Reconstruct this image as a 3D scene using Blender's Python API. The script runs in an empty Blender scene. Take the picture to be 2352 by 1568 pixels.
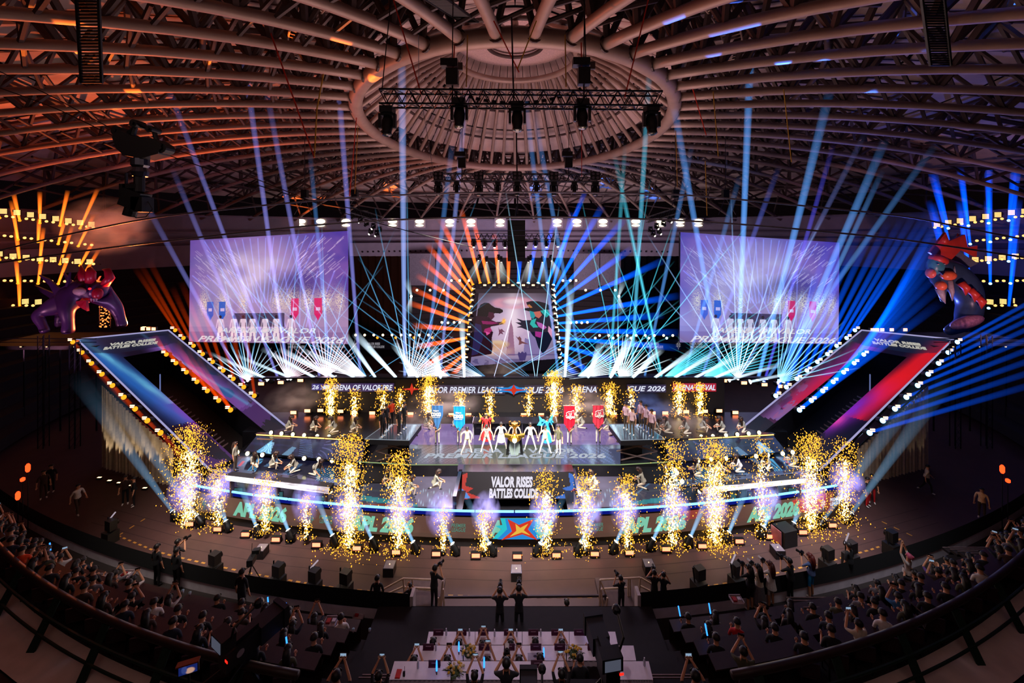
import bpy, math, random
import numpy as np
from mathutils import Vector, Matrix
random.seed(7); rng = np.random.default_rng(7)
sc = bpy.context.scene
PI = math.pi
# ---------------------------------------------------------------- camera
F, CX, CY, CZ = 900.0, 1183.0, 535.0, 16.4
cam_d = bpy.data.cameras.new('camera'); cam = bpy.data.objects.new('camera', cam_d); sc.collection.objects.link(cam)
cam.location = (0, 0, CZ); cam.rotation_euler = (PI/2, 0, 0)
cam_d.sensor_width = 36; cam_d.lens = F/2352*36
cam_d.shift_x = (1176-CX)/2352; cam_d.shift_y = (CY-784)/2352
cam_d.clip_start = 0.1; cam_d.clip_end = 400
sc.camera = cam
# ---------------------------------------------------------------- world, exposure
w = bpy.data.worlds.new('hall_dark'); sc.world = w; w.use_nodes = True
w.node_tree.nodes['Background'].inputs[0].default_value = (0.5, 0.25, 0.35, 1)
w.node_tree.nodes['Background'].inputs[1].default_value = 0.004
sc.view_settings.view_transform = 'Standard'; sc.view_settings.look = 'None'
sc.view_settings.exposure = 0.0; sc.view_settings.gamma = 1.0; sc.view_settings.use_curve_mapping = False
c = sc.cycles
c.max_bounces = 4; c.diffuse_bounces = 2; c.glossy_bounces = 2; c.transmission_bounces = 2; c.volume_bounces = 0
c.transparent_max_bounces = 160; c.use_denoising = True; c.sample_clamp_indirect = 3.0; c.caustics_reflective = False; c.caustics_refractive = False

def W(x, y, D): return Vector(((x-CX)*D/F, D, CZ-(y-CY)*D/F))
def G(x, y, z):
    D = (CZ-z)*F/(y-CY); return W(x, y, D)

# ---------------------------------------------------------------- lamps of the hall and added fill lights
def area(name, loc, target, size, power, col, sy=None, spread=None):
    l = bpy.data.lights.new(name, 'AREA'); l.size = size; l.energy = power; l.color = col
    if sy: l.shape = 'RECTANGLE'; l.size_y = sy
    if spread: l.spread = spread
    o = bpy.data.objects.new(name, l); sc.collection.objects.link(o); o.location = loc
    o.rotation_euler = (Vector(target)-Vector(loc)).to_track_quat('-Z', 'Y').to_euler(); return o
def spot(name, loc, target, ang, power, col, blend=.4, r=.2):
    l = bpy.data.lights.new(name, 'SPOT'); l.energy = power; l.color = col; l.spot_size = math.radians(ang); l.spot_blend = blend; l.shadow_soft_size = r
    o = bpy.data.objects.new(name, l); sc.collection.objects.link(o); o.location = loc
    o.rotation_euler = (Vector(target)-Vector(loc)).to_track_quat('-Z', 'Y').to_euler(); return o
def point(name, loc, power, col, r=.5):
    l = bpy.data.lights.new(name, 'POINT'); l.energy = power; l.color = col; l.shadow_soft_size = r
    o = bpy.data.objects.new(name, l); sc.collection.objects.link(o); o.location = loc; return o
area('roof_uplight', (0, 34, 6.3), (0, 34, 30), 20, 3500, (1.0, .62, .60), spread=2.6)
area('roof_uplight_near', (0, 19, 2.6), (0, 12, 30), 14, 520, (1.0, .62, .52), sy=3, spread=2.2)
area('back_wall_fill', (0, 54, 8), (0, 72, 16), 34, 5500, (.85, .66, .8), sy=6)  # added fill that brightens the far gallery wall
spot('orange_wash_lamp', (-36, 38, 8), (-32, 20, 25), 120, 17000, (1.0, .17, .04))
def roof_hit(px, py, dz=0.):
    """where the sight line through a photo point meets the layer of roof pipes"""
    for k in range(600):
        D = 6+k*.1; p = W(px, py, D); lo, hi = 0., 1.
        for _ in range(14):
            t = (lo+hi)/2; cy_ = 36+2*t; a_ = 12.7+45.3*t; b_ = 18+22*t
            if (p.x/a_)**2+((p.y-cy_)/b_)**2 > 1: lo = t
            else: hi = t
        if p.z >= 25.4-6.8*t**2.1+dz: return p
    return p
for i, (px, py, D) in enumerate(((110, 70, 12), (60, 135, 14), (235, 133, 14), (330, 140, 15), (470, 150, 17), (300, 200, 16), (215, 165, 15), (440, 100, 14), (560, 60, 14), (790, 75, 17), (870, 160, 20), (680, 160, 20), (155, 40, 12), (270, 245, 18))):
    spot('orange_beam_hit.%03d' % i, (-22+i*.5, 29.5, 6.5), roof_hit(px, py), 2.4, 150000, (1.0, .22, .02), .3, .05)
for i, (px, py, D) in enumerate(((1650, 55, 16), (1710, 40, 15), (1630, 105, 18), (1800, 125, 17), (1990, 90, 15), (2120, 75, 14), (2240, 75, 13), (2290, 8, 12), (1930, 150, 16), (2060, 145, 15), (1890, 130, 16), (2000, 205, 17), (2150, 95, 14), (1540, 20, 15), (2200, 180, 15))):
    spot('blue_beam_hit.%03d' % i, (22-i*.5, 29.5, 6.5), roof_hit(px, py), 2.4, 200000, (.03, .16, 1.0), .3, .05)
for i, (px, py, c_) in enumerate(((680, 472, 0), (766, 488, 0), (905, 445, 0), (960, 432, 0), (1000, 425, 0), (1040, 460, 0), (870, 440, 0), (1290, 430, 1), (1330, 450, 1), (1450, 460, 1), (1480, 470, 1), (1240, 470, 1), (1390, 430, 1))):
    spot('back_beam_hit.%03d' % i, (-8+i*1.3, 40, 9), roof_hit(px, py, 1.5), 5, 260000, ((1.0, .2, .02), (.03, .2, 1.0))[c_], .5, .1)
spot('orange_wash_lamp.001', (-44, 42, 16), (-20, 8, 27), 80, 1800, (1.0, .2, .03))
spot('blue_wash_lamp', (38, 40, 8), (38, 22, 25), 110, 3800, (.10, .16, 1.0))
spot('blue_wash_lamp.001', (20, 36, 6), (20, 66, 20), 80, 9000, (.05, .25, 1.0))
spot('orange_wash_lamp.002', (-12, 36, 6), (-14, 66, 20), 80, 5000, (1.0, .2, .05))
area('stage_key', (0, 15, 19), (0, 24, 3), 6, 2600, (1.0, .93, .80), spread=.75)
area('stage_back_key', (0, 29.5, 9), (0, 25, 3), 12, 900, (.85, .7, 1.0), sy=2, spread=2.0)
area('wing_key', (-14, 16, 17), (-14, 23, 2), 5, 900, (1.0, .88, .8), spread=.9)
area('wing_key.001', (14, 16, 17), (14, 23, 2), 5, 900, (.9, .9, 1.0), spread=.9)
area('house_fill', (0, 1, 20), (0, 15, 2), 26, 210, (1.0, .72, .70), sy=3)
spot('monster_fill', (-30, 27, 5), (-36, 34, 12), 60, 1700, (.75, .35, .9))  # added spots that brighten the giant figures, here and below
spot('monster_fill.002', (-41, 26, 5), (-38.5, 35.5, 10.5), 50, 2600, (.8, .3, .5))
spot('monster_fill.001', (33, 24, 7), (39, 34, 14), 50, 3300, (1.0, .5, .6))
spot('table_fill', (0, 6, 20), (0, 12, 3), 34, 1500, (1.0, .84, .95), 1.)  # added spot that brightens the white tables
for sg_ in (-1, 1):
    for i in range(7):
        u_ = (i+.5)/7; x_ = 28.9-6.9*u_; y_ = 27.4-2.1*u_
        spot('curtain_lamp.%03d' % i, (sg_*x_*.985, y_-.75, .3), (sg_*x_, y_+.05, 4.5), 40, 230 if sg_ < 0 else 14, (1.0, .80, .55), r=.05)

# ---------------------------------------------------------------- materials
MATS = {}
def srgb(c):
    if isinstance(c, str):
        c = c.lstrip('#'); c = [int(c[i:i+2], 16)/255 for i in (0, 2, 4)]
    return tuple((v/12.92 if v <= .04045 else ((v+.055)/1.055)**2.4) for v in c)
def M(name, col, rough=.6, metal=0., var=.15, scale=6., spec=.4, bump=0., clear=0.):
    if name in MATS: return MATS[name]
    m = bpy.data.materials.new(name); m.use_nodes = True; nt = m.node_tree; b = nt.nodes['Principled BSDF']
    col = srgb(col)
    tc = nt.nodes.new('ShaderNodeTexCoord'); n = nt.nodes.new('ShaderNodeTexNoise'); n.inputs['Scale'].default_value = scale; n.inputs['Detail'].default_value = 3
    nt.links.new(tc.outputs['Object'], n.inputs['Vector'])
    r = nt.nodes.new('ShaderNodeValToRGB')
    r.color_ramp.elements[0].position = .3; r.color_ramp.elements[1].position = .7
    r.color_ramp.elements[0].color = tuple(v*(1-var) for v in col)+(1,); r.color_ramp.elements[1].color = tuple(min(1, v*(1+var)) for v in col)+(1,)
    nt.links.new(n.outputs['Fac'], r.inputs['Fac']); nt.links.new(r.outputs['Color'], b.inputs['Base Color'])
    b.inputs['Roughness'].default_value = rough; b.inputs['Metallic'].default_value = metal
    b.inputs['Specular IOR Level'].default_value = spec
    if clear: b.inputs['Coat Weight'].default_value = clear; b.inputs['Coat Roughness'].default_value = .08
    if bump:
        bp = nt.nodes.new('ShaderNodeBump'); bp.inputs['Strength'].default_value = bump; nt.links.new(n.outputs['Fac'], bp.inputs['Height']); nt.links.new(bp.outputs['Normal'], b.inputs['Normal'])
    MATS[name] = m; return m
def E(name, col, s=1., sample=False):
    if name in MATS: return MATS[name]
    m = bpy.data.materials.new(name); m.use_nodes = True; nt = m.node_tree; nt.nodes.clear()
    o = nt.nodes.new('ShaderNodeOutputMaterial'); e = nt.nodes.new('ShaderNodeEmission')
    e.inputs[0].default_value = srgb(col)+(1,); e.inputs[1].default_value = s; nt.links.new(e.outputs[0], o.inputs[0])
    m.cycles.emission_sampling = 'AUTO' if sample else 'NONE'
    MATS[name] = m; return m
def led_mat(name, s=1., gloss=0.):
    """an LED panel: the colour of each diode comes from the mesh's colour attribute"""
    if name in MATS: return MATS[name]
    m = bpy.data.materials.new(name); m.use_nodes = True; nt = m.node_tree; b = nt.nodes['Principled BSDF']
    a = nt.nodes.new('ShaderNodeAttribute'); a.attribute_name = 'Col'
    b.inputs['Base Color'].default_value = (.01, .01, .012, 1); b.inputs['Roughness'].default_value = .5 if not gloss else gloss
    b.inputs['Specular IOR Level'].default_value = .2 if not gloss else .8
    nt.links.new(a.outputs['Color'], b.inputs['Emission Color']); b.inputs['Emission Strength'].default_value = s
    m.cycles.emission_sampling = 'NONE'; MATS[name] = m; return m
def beam_mat():
    """haze light painted as surface glow on a cone: emission follows the path length through it"""
    m = bpy.data.materials.new('painted_haze'); m.use_nodes = True; nt = m.node_tree; nt.nodes.clear()
    o = nt.nodes.new('ShaderNodeOutputMaterial'); e = nt.nodes.new('ShaderNodeEmission'); t = nt.nodes.new('ShaderNodeBsdfTransparent'); ad = nt.nodes.new('ShaderNodeAddShader')
    g = nt.nodes.new('ShaderNodeNewGeometry'); d = nt.nodes.new('ShaderNodeVectorMath'); d.operation = 'DOT_PRODUCT'
    nt.links.new(g.outputs['Normal'], d.inputs[0]); nt.links.new(g.outputs['Incoming'], d.inputs[1])
    ab = nt.nodes.new('ShaderNodeMath'); ab.operation = 'ABSOLUTE'; nt.links.new(d.outputs['Value'], ab.inputs[0])
    pw = nt.nodes.new('ShaderNodeMath'); pw.operation = 'POWER'; pw.inputs[1].default_value = 1.6; nt.links.new(ab.outputs[0], pw.inputs[0])
    a = nt.nodes.new('ShaderNodeAttribute'); a.attribute_name = 'Col'
    nt.links.new(a.outputs['Color'], e.inputs[0]); nt.links.new(pw.outputs[0], e.inputs[1])
    nt.links.new(e.outputs[0], ad.inputs[0]); nt.links.new(t.outputs[0], ad.inputs[1]); nt.links.new(ad.outputs[0], o.inputs[0])
    m.cycles.emission_sampling = 'NONE'; m.use_transparent_shadow = True
    return m
BEAM = beam_mat()  # glow put into cone surfaces in place of lit haze

# ---------------------------------------------------------------- mesh builder
class MB:
    def __init__(s): s.v = []; s.f = []; s.m = []; s.cm = 0
    def add(s, vs, fs):
        n = len(s.v); s.v += [tuple(v) for v in vs]; s.f += [tuple(n+i for i in f) for f in fs]; s.m += [s.cm]*len(fs); return s
    def box(s, c, d, rz=0, mat=None):
        hx, hy, hz = d[0]/2, d[1]/2, d[2]/2
        vs = [Vector((x*hx, y*hy, z*hz)) for x in (-1, 1) for y in (-1, 1) for z in (-1, 1)]
        R = mat if mat is not None else Matrix.Rotation(rz, 3, 'Z')
        vs = [R @ v + Vector(c) for v in vs]
        return s.add(vs, [(0, 1, 3, 2), (4, 6, 7, 5), (0, 4, 5, 1), (2, 3, 7, 6), (0, 2, 6, 4), (1, 5, 7, 3)])
    def tube(s, pts, r, n=8, closed=False, cap=True):
        pts = [Vector(p) for p in pts]; k = len(pts)
        rs = r if isinstance(r, (list, tuple)) else [r]*k
        base = len(s.v); prev = None; rings = []
        for i, p in enumerate(pts):
            if closed: t = pts[(i+1) % k]-pts[i-1]
            else: t = pts[min(i+1, k-1)]-pts[max(i-1, 0)]
            t.normalize()
            up = prev if prev is not None else (Vector((0, 0, 1)) if abs(t.z) < .95 else Vector((1, 0, 0)))
            a = t.cross(up)
            if a.length < 1e-4: a = t.cross(Vector((1, .3, .2)))
            a.normalize(); b = a.cross(t).normalized(); prev = b
            rings.append([p+(a*math.cos(2*PI*j/n)+b*math.sin(2*PI*j/n))*rs[i] for j in range(n)])
        vs = [v for q in rings for v in q]; fs = []
        for i in range(k if closed else k-1):
            i2 = (i+1) % k
            for j in range(n): fs.append((i*n+j, i*n+(j+1) % n, i2*n+(j+1) % n, i2*n+j))
        if cap and not closed:
            fs.append(tuple(range(n-1, -1, -1))); fs.append(tuple((k-1)*n+j for j in range(n)))
        return s.add(vs, fs)
    def ell(s, c, r, n=10, m=7, R=None):
        if not isinstance(r, (list, tuple)): r = (r, r, r)
        vs = []; fs = []
        for i in range(m+1):
            th = PI*i/m
            for j in range(n):
                ph = 2*PI*j/n; v = Vector((r[0]*math.sin(th)*math.cos(ph), r[1]*math.sin(th)*math.sin(ph), r[2]*math.cos(th)))
                if R is not None: v = R @ v
                vs.append(v+Vector(c))
        for i in range(m):
            for j in range(n): fs.append((i*n+j, (i+1)*n+j, (i+1)*n+(j+1) % n, i*n+(j+1) % n))
        return s.add(vs, fs)
    def lathe(s, prof, n=14, R=None, o=(0, 0, 0)):
        vs = []; fs = []; k = len(prof)
        for r, z in prof:
            for j in range(n):
                v = Vector((r*math.cos(2*PI*j/n), r*math.sin(2*PI*j/n), z))
                if R is not None: v = R @ v
                vs.append(v+Vector(o))
        for i in range(k-1):
            for j in range(n): fs.append((i*n+j, i*n+(j+1) % n, (i+1)*n+(j+1) % n, (i+1)*n+j))
        fs.append(tuple(range(n-1, -1, -1))); fs.append(tuple((k-1)*n+j for j in range(n)))
        return s.add(vs, fs)
    def quad(s, a, b, c, d): return s.add([a, b, c, d], [(0, 1, 2, 3)])
    def slab(s, pts, up):
        """a plate: outline pts, thickened by the vector up"""
        n = len(pts); pts = [Vector(p) for p in pts]; up = Vector(up)
        fs = [tuple(range(n)), tuple(range(2*n-1, n-1, -1))]+[(i, i+n, (i+1) % n+n, (i+1) % n) for i in range(n)]
        return s.add(pts+[p+up for p in pts], fs)
    def mesh(s, name, mats, smooth=False):
        me = bpy.data.meshes.new(name); me.from_pydata(s.v, [], s.f)
        for m in (mats if isinstance(mats, (list, tuple)) else [mats]): me.materials.append(m)
        if max(s.m, default=0) > 0: me.polygons.foreach_set('material_index', s.m)
        if smooth: me.polygons.foreach_set('use_smooth', [True]*len(me.polygons))
        me.update(); return me
    def build(s, name, mats, parent=None, smooth=False, **kw):
        return obj(name, s.mesh(name, mats, smooth), parent, **kw)
def obj(name, me, parent=None, loc=None, rot=None, mat=None, label=None, cat=None, group=None, kind=None):
    o = bpy.data.objects.new(name, me); sc.collection.objects.link(o)
    if parent is not None: o.parent = parent
    if mat is not None: o.matrix_local = mat
    if loc is not None: o.location = loc
    if rot is not None: o.rotation_euler = rot
    return tag(o, label, cat, group, kind)
def tag(o, label=None, cat=None, group=None, kind=None):
    if label: o['label'] = label
    if cat: o['category'] = cat
    if group: o['group'] = group
    if kind: o['kind'] = kind
    return o
def thing(name, label, cat, loc=(0, 0, 0), rz=0, group=None, kind=None):
    o = bpy.data.objects.new(name, None); sc.collection.objects.link(o); o.empty_display_size = .2
    o.location = loc; o.rotation_euler = (0, 0, rz); return tag(o, label, cat, group, kind)
def hide_last(o): return o
NTH = ['first', 'second', 'third', 'fourth', 'fifth', 'sixth', 'seventh', 'eighth', 'ninth', 'tenth', 'eleventh', 'twelfth', 'thirteenth', 'fourteenth', 'fifteenth', 'sixteenth', 'seventeenth', 'eighteenth', 'nineteenth', 'twentieth', 'twenty-first', 'twenty-second', 'twenty-third', 'twenty-fourth', 'twenty-fifth', 'twenty-sixth']
def nth(i, n):
    """the i-th of n things in a row, counted from the nearer end"""
    if n == 1: return 'only'
    if i == 0: return 'leftmost'
    if i == n-1: return 'rightmost'
    if n % 2 and i == n//2: return 'middle'
    return NTH[i]+' from left' if i < n/2 else NTH[n-1-i]+' from right'
def led_grid(name, corners, img, mat, parent=None, fn=None):
    """flat LED face; corners TL, TR, BR, BL; img rows top to bottom, linear rgb"""
    h, w_, _ = img.shape
    u = np.linspace(0, 1, w_+1); v = np.linspace(0, 1, h+1); U, V = np.meshgrid(u, v)
    TL, TR, BR, BL = [np.array(c) for c in corners]
    P = TL*((1-U)*(1-V))[..., None]+TR*(U*(1-V))[..., None]+BR*(U*V)[..., None]+BL*((1-U)*V)[..., None]
    if fn is not None: P = fn(U, V)
    P = P.reshape(-1, 3)
    i, j = np.meshgrid(np.arange(h), np.arange(w_), indexing='ij'); a = (i*(w_+1)+j).ravel()
    q = np.stack([a, a+w_+1, a+w_+2, a+1], 1).astype(np.int32)
    me = bpy.data.meshes.new(name); me.vertices.add(len(P)); me.vertices.foreach_set('co', P.ravel().astype(np.float32))
    me.loops.add(q.size); me.loops.foreach_set('vertex_index', q.ravel()); me.polygons.add(len(q))
    me.polygons.foreach_set('loop_start', np.arange(0, q.size, 4, dtype=np.int32)); me.update(calc_edges=True)
    ca = me.color_attributes.new('Col', 'FLOAT_COLOR', 'CORNER')
    col = np.ones((len(q), 4, 4), np.float32); col[:, :, :3] = img.reshape(-1, 1, 3); ca.data.foreach_set('color', col.ravel())
    me.materials.append(mat); return obj(name, me, parent)
def text_mesh(txt, width, height, shear=0., bold=.0, thick=.01, extr=None):
    """lettering fitted to width x height, centred, in the x-y plane"""
    cu = bpy.data.curves.new('lettering', 'FONT'); cu.body = txt; cu.offset = bold; cu.extrude = thick; cu.shear = shear; cu.resolution_u = 3; cu.space_line = .85; cu.align_x = 'CENTER'
    o = bpy.data.objects.new('tmp', cu); sc.collection.objects.link(o)
    dg = bpy.context.evaluated_depsgraph_get(); me = bpy.data.meshes.new_from_object(o.evaluated_get(dg))
    bpy.data.objects.remove(o); bpy.data.curves.remove(cu)
    co = np.empty(len(me.vertices)*3); me.vertices.foreach_get('co', co); co = co.reshape(-1, 3)
    lo, hi = co.min(0), co.max(0)
    co[:, 0] = (co[:, 0]-(lo[0]+hi[0])/2)*width/(hi[0]-lo[0]); co[:, 1] = (co[:, 1]-(lo[1]+hi[1])/2)*height/(hi[1]-lo[1])
    co[:, 2] -= co[:, 2].min()
    me.vertices.foreach_set('co', co.ravel()); me.update(); return me, co
def text_on(txt, width, height, mat, fn, name='lettering', parent=None, **kw):
    """fn maps local (x, y, z) arrays to world coordinates"""
    me, co = text_mesh(txt, width, height, **kw); me.materials.clear(); me.materials.append(mat)
    p = fn(co[:, 0], co[:, 1], co[:, 2]); me.vertices.foreach_set('co', np.asarray(p, dtype=np.float32).ravel()); me.update(); me.name = name
    return obj(name, me, parent)
def plane_fn(o, ux, uy):
    o = np.array(o); ux = np.array(Vector(ux).normalized()); uy = np.array(Vector(uy).normalized()); n = np.cross(ux, uy)
    return lambda x, y, z: o+x[:, None]*ux+y[:, None]*uy+(z[:, None]+.012)*n
def beam(p0, p1, r0, r1, col, s0=1., s1=.15, parent=None, n=10, k=7, name='painted_beam', power=1.):
    """cone with painted glow standing for lit haze, from p0 to p1; col linear rgb"""
    p0, p1 = Vector(p0), Vector(p1); b = MB()
    ts = [(i/k) for i in range(k+1)]
    b.tube([p0.lerp(p1, t) for t in ts], [r0+(r1-r0)*t for t in ts], n=n, cap=False)
    me = b.mesh(name, BEAM, True)
    ca = me.color_attributes.new('Col', 'FLOAT_COLOR', 'POINT'); arr = np.ones((len(me.vertices), 4), np.float32)
    for i, t in enumerate(ts):
        s = s0*(1-t)**1.6 + s1*(1-t**3)+.0
        arr[i*n:(i+1)*n, :3] = np.array(col)*max(s, 0)
    ca.data.foreach_set('color', arr.ravel())
    o = obj(name, me, parent)
    if parent is not None:
        pm = parent.matrix_basis; o.matrix_parent_inverse = pm.inverted()
    return o
def worldpart(o, parent):
    """a part whose mesh is written in world coordinates"""
    o.parent = parent; o.matrix_parent_inverse = parent.matrix_basis.inverted(); return o
# ================================================================ the hall
black = M('black_paint', '#0c0b0d', .5); blackgloss = M('black_gloss', '#08080a', .18, spec=.6); dark = M('dark_wall', '#171214', .9)
steel = M('roof_steel', '#a08478', .45, .15, .12, .8); steel_d = M('roof_steel_dark', '#4a3836', .6, .1, .2, 1.)
pan = M('roof_panel', '#bda39c', .8, var=.18, scale=.5); back_shell = M('roof_backing', '#120d0e', .95)
RC, RA, RB, RZ = (0., 36.), 12.7, 18., 25.4
OC, OA, OB, OZ = (0., 38.), 58., 40., 18.6
NR = 48
def roofp(ph, t, dz=0.):
    xi, yi = RC[0]+RA*math.sin(ph), RC[1]-RB*math.cos(ph); xo, yo = OC[0]+OA*math.sin(ph), OC[1]-OB*math.cos(ph)
    return Vector((xi+(xo-xi)*t, yi+(yo-yi)*t, RZ-(RZ-OZ)*t**2.1+dz*(1 if dz < 2 else 1.25)))
ceil = thing('ceiling', 'domed steel roof of radial pipes with grey cladding panels around an oval ring', 'ceiling', kind='structure')
b = MB()
NS = 96
for i in range(NS):
    for j in range(12):
        p = [roofp(2*PI*a/NS, t, 3.6) for a, t in ((i, j/11), (i+1, j/11), (i+1, (j+1)/11), (i, (j+1)/11))] if j < 11 else None
        if p: b.quad(*p)
b.build('shell', back_shell, ceil)
TR_ = [0, .1, .22, .36, .52, .72, 1.0]
for i in range(NR):
    for j in range(6):
        a0, a1 = 2*PI*(i+.03)/NR, 2*PI*(i+.97)/NR; t0, t1 = TR_[j]+.004, TR_[j+1]-.004
        am = (a0+a1)/2; tm = (t0+t1)/2
        P = [roofp(a0, t0, 2.9), roofp(a1, t0, 2.9), roofp(a1, t1, 2.9), roofp(a0, t1, 2.9)]
        mb = MB().slab(P, (0, 0, .12)); mb.build('panel', pan, ceil)
# main pipes
for i in range(NR):
    a = 2*PI*(i+.5)/NR
    MB().tube([roofp(a, t) for t in [k/14 for k in range(15)]], [.29-.09*(k/14)**.6 for k in range(15)], n=12).build('rib', steel, ceil, smooth=True)
    e = roofp(a, 0); d = (roofp(a, .03)-e).normalized()
    mb = MB()
    for q in (0.0, .25): mb.tube([e+d*(q+.02), e+d*(q+.12)], .40, n=14)
    mb.build('flange', steel_d, ceil)
def ell_pts(a, bb, z, n=96, c=RC, dz=0): return [Vector((c[0]+a*math.sin(2*PI*k/n), c[1]-bb*math.cos(2*PI*k/n), z)) for k in range(n)]
MB().tube(ell_pts(RA, RB, RZ), .46, n=14, closed=True).build('ring_beam', steel, ceil, smooth=True)
MB().tube(ell_pts(RA+.2, RB+.2, RZ+2.6), .25, n=10, closed=True).build('ring_beam', steel_d, ceil, smooth=True)
# outer hoops
for t in (.22, .52, .8):
    MB().tube([roofp(2*PI*k/96, t, 1.9) for k in range(96)], .16, n=8, closed=True).build('hoop', steel_d, ceil, smooth=True)
# struts between the two layers
seg = []
TN = [0.02, .09, .17, .26, .36, .47, .6, .76]
for i in range(NR):
    a = 2*PI*(i+.5)/NR; an = 2*PI*(i+1)/NR; a2 = 2*PI*(i+1.5)/NR
    for j in range(len(TN)):
        lo, lo2 = roofp(a, TN[j]), roofp(a2, TN[j]); t2 = min(TN[j]+.05, 1); t3 = TN[j+1] if j+1 < len(TN) else .95
        up = roofp(an, (TN[j]+t3)/2, 2.5)
        seg += [(lo, up, .17), (lo2, up, .17), (roofp(a, t3), up, .13), (roofp(a2, t3), up, .13)]; seg.append((roofp(a, (TN[j]+t3)/2), roofp(a2, (TN[j]+t3)/2, .9), .11))
        if j+1 < len(TN): seg.append((up, roofp(an, (TN[j+1]+(TN[j+2] if j+2 < len(TN) else .95))/2, 2.5), .2))
        seg.append((up, roofp(an+2*PI/NR, (TN[j]+t3)/2, 2.5), .17))
def vis(s):
    m = (s[0]+s[1])/2
    if m.y < 6: return 1e9
    px, py = CX+m.x*F/m.y, CY-(m.z-CZ)*F/m.y
    return m.y if (-50 < px < 2400 and -60 < py < 560) else 1e8
seg.sort(key=vis)
for s in seg[:290]: MB().tube([s[0], s[1]], s[2], n=6).build('strut', steel_d, ceil)
mb = MB()
for s in seg[290:]:
    if vis(s) < 1e9: mb.tube([s[0], s[1]], s[2], n=5, cap=False)
mb.build('far_struts', steel_d, ceil, kind='stuff')
# lantern above the ring
IZ, IA, IB = 32.4, 5.6, 5.2
for i in range(NR):
    a = 2*PI*i/NR
    p0 = Vector((RC[0]+RA*math.sin(a), RC[1]-RB*math.cos(a), RZ+.3)); p1 = Vector((RC[0]+IA*math.sin(a), RC[1]-IB*math.cos(a), IZ))
    MB().tube([p0, p0.lerp(p1, .5)+Vector((0, 0, .5)), p1], .2, n=8).build('lantern_rib', steel, ceil, smooth=True)
MB().tube(ell_pts(IA, IB, IZ), .3, n=10, closed=True).build('lantern_ring', steel, ceil, smooth=True)
MB().tube(ell_pts(IA*.45, IB*.45, IZ+1.2, 48), .18, n=8, closed=True).build('lantern_ring', steel_d, ceil, smooth=True)
for q in (.3, .62): MB().tube([Vector((RC[0]+(RA+(IA-RA)*q)*math.sin(2*PI*k/64), RC[1]-(RB+(IB-RB)*q)*math.cos(2*PI*k/64), RZ+.9+(IZ-RZ)*q)) for k in range(64)], .14, n=8, closed=True).build('lantern_hoop', steel_d, ceil, smooth=True)
mb = MB(); mb.add(ell_pts(IA+.2, IB+.2, IZ+1.6, 48), [tuple(range(48))]); mb.build('lantern_cap', M('lantern_cap', '#c9a7a2', .8), ceil)
mb = MB()
for i in range(NR):
    for (q0, q1) in ((0.02, .3), (.32, .6), (.64, .98)):
        P = []
        for a, q in ((2*PI*(i+.04)/NR, q0), (2*PI*(i+.96)/NR, q0), (2*PI*(i+.96)/NR, q1), (2*PI*(i+.04)/NR, q1)):
            P.append(Vector((RC[0]+(RA+(IA-RA)*q)*math.sin(a), RC[1]-(RB+(IB-RB)*q)*math.cos(a), RZ+1.9+(IZ-RZ)*q)))
        mb.slab(P, (0, 0, .1))
mb.build('lantern_cladding', pan, ceil, kind='stuff')
# catwalk ladders round the ring
for (a0, a1, ea, eb, zz) in ((-62, -34, 15.4, 21.6, 26.9), (-32, -10, 15.4, 21.6, 26.9), (-8, 8, 15.4, 21.6, 26.9), (10, 32, 15.4, 21.6, 26.9), (34, 62, 15.4, 21.6, 26.9)):
    cw = []
    for k in range(25):
        a = math.radians(a0+(a1-a0)*k/24); cw.append((Vector((ea*math.sin(a), RC[1]-eb*math.cos(a), zz)), Vector(((ea+.9)*math.sin(a), RC[1]-(eb+.9)*math.cos(a), zz))))
    t = thing('catwalk', None, None); t.parent = ceil
    mb = MB(); mb.tube([p[0] for p in cw], .05, n=5).tube([p[1] for p in cw], .05, n=5)
    mb.build('side_rail', steel, t)
    mb = MB()
    for p in cw: mb.tube([p[0], p[1]], .035, n=4)
    mb.build('rungs', steel, t, kind='stuff')
# straight service catwalks crossing the roof
for (xa, ya, xb, yb) in ((200, -20, 210, 190), (2140, -20, 2160, 150), (990, -10, 1078, 50)):
    A, B_ = W(xa, ya, 14), W(xb, yb, 15.5 if xa < 900 or xa > 1500 else 18)
    t = thing('catwalk', None, None); t.parent = ceil; d = (B_-A); n_ = Vector((0.4, 0, 0)); mb = MB(); mb.tube([A-n_, B_-n_], .06, n=5); mb.tube([A+n_, B_+n_], .06, n=5); mb.build('side_rail', black, t)
    mb = MB()
    for k in range(30): p = A+d*(k/29); mb.box(p, (.8, .05, .05))
    mb.build('rungs', black, t, kind='stuff')

# ---------------------------------------------------------------- floor, walls, stands
fl = M('floor_carpet', '#3e2826', .62, var=.12, scale=1.2, spec=.35, bump=.05)
floor = thing('floor', 'dark reddish brown arena floor in front of the stage', 'floor', kind='structure')
b = MB()
xs = [-60+120*i/20 for i in range(21)]
b.quad((-62, 8, 0), (62, 8, 0), (62, 80, 0), (-62, 80, 0)); b.build('floor_carpet', fl, floor)
# faint seams of the laid boards: thin recessed strips of darker rubber
for k in range(3):
    mb = MB(); z = .004; pts = [(x, 18.45+.55*k+.0065*x*x) for x in xs if abs(x) < 26]
    for (p, q) in zip(pts, pts[1:]): mb.quad((p[0], p[1], z), (q[0], q[1], z), (q[0], q[1]+.03, z), (p[0], p[1]+.03, z))
    mb.build('seam', M('seam', '#2a1a1a', .8), floor)
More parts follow.
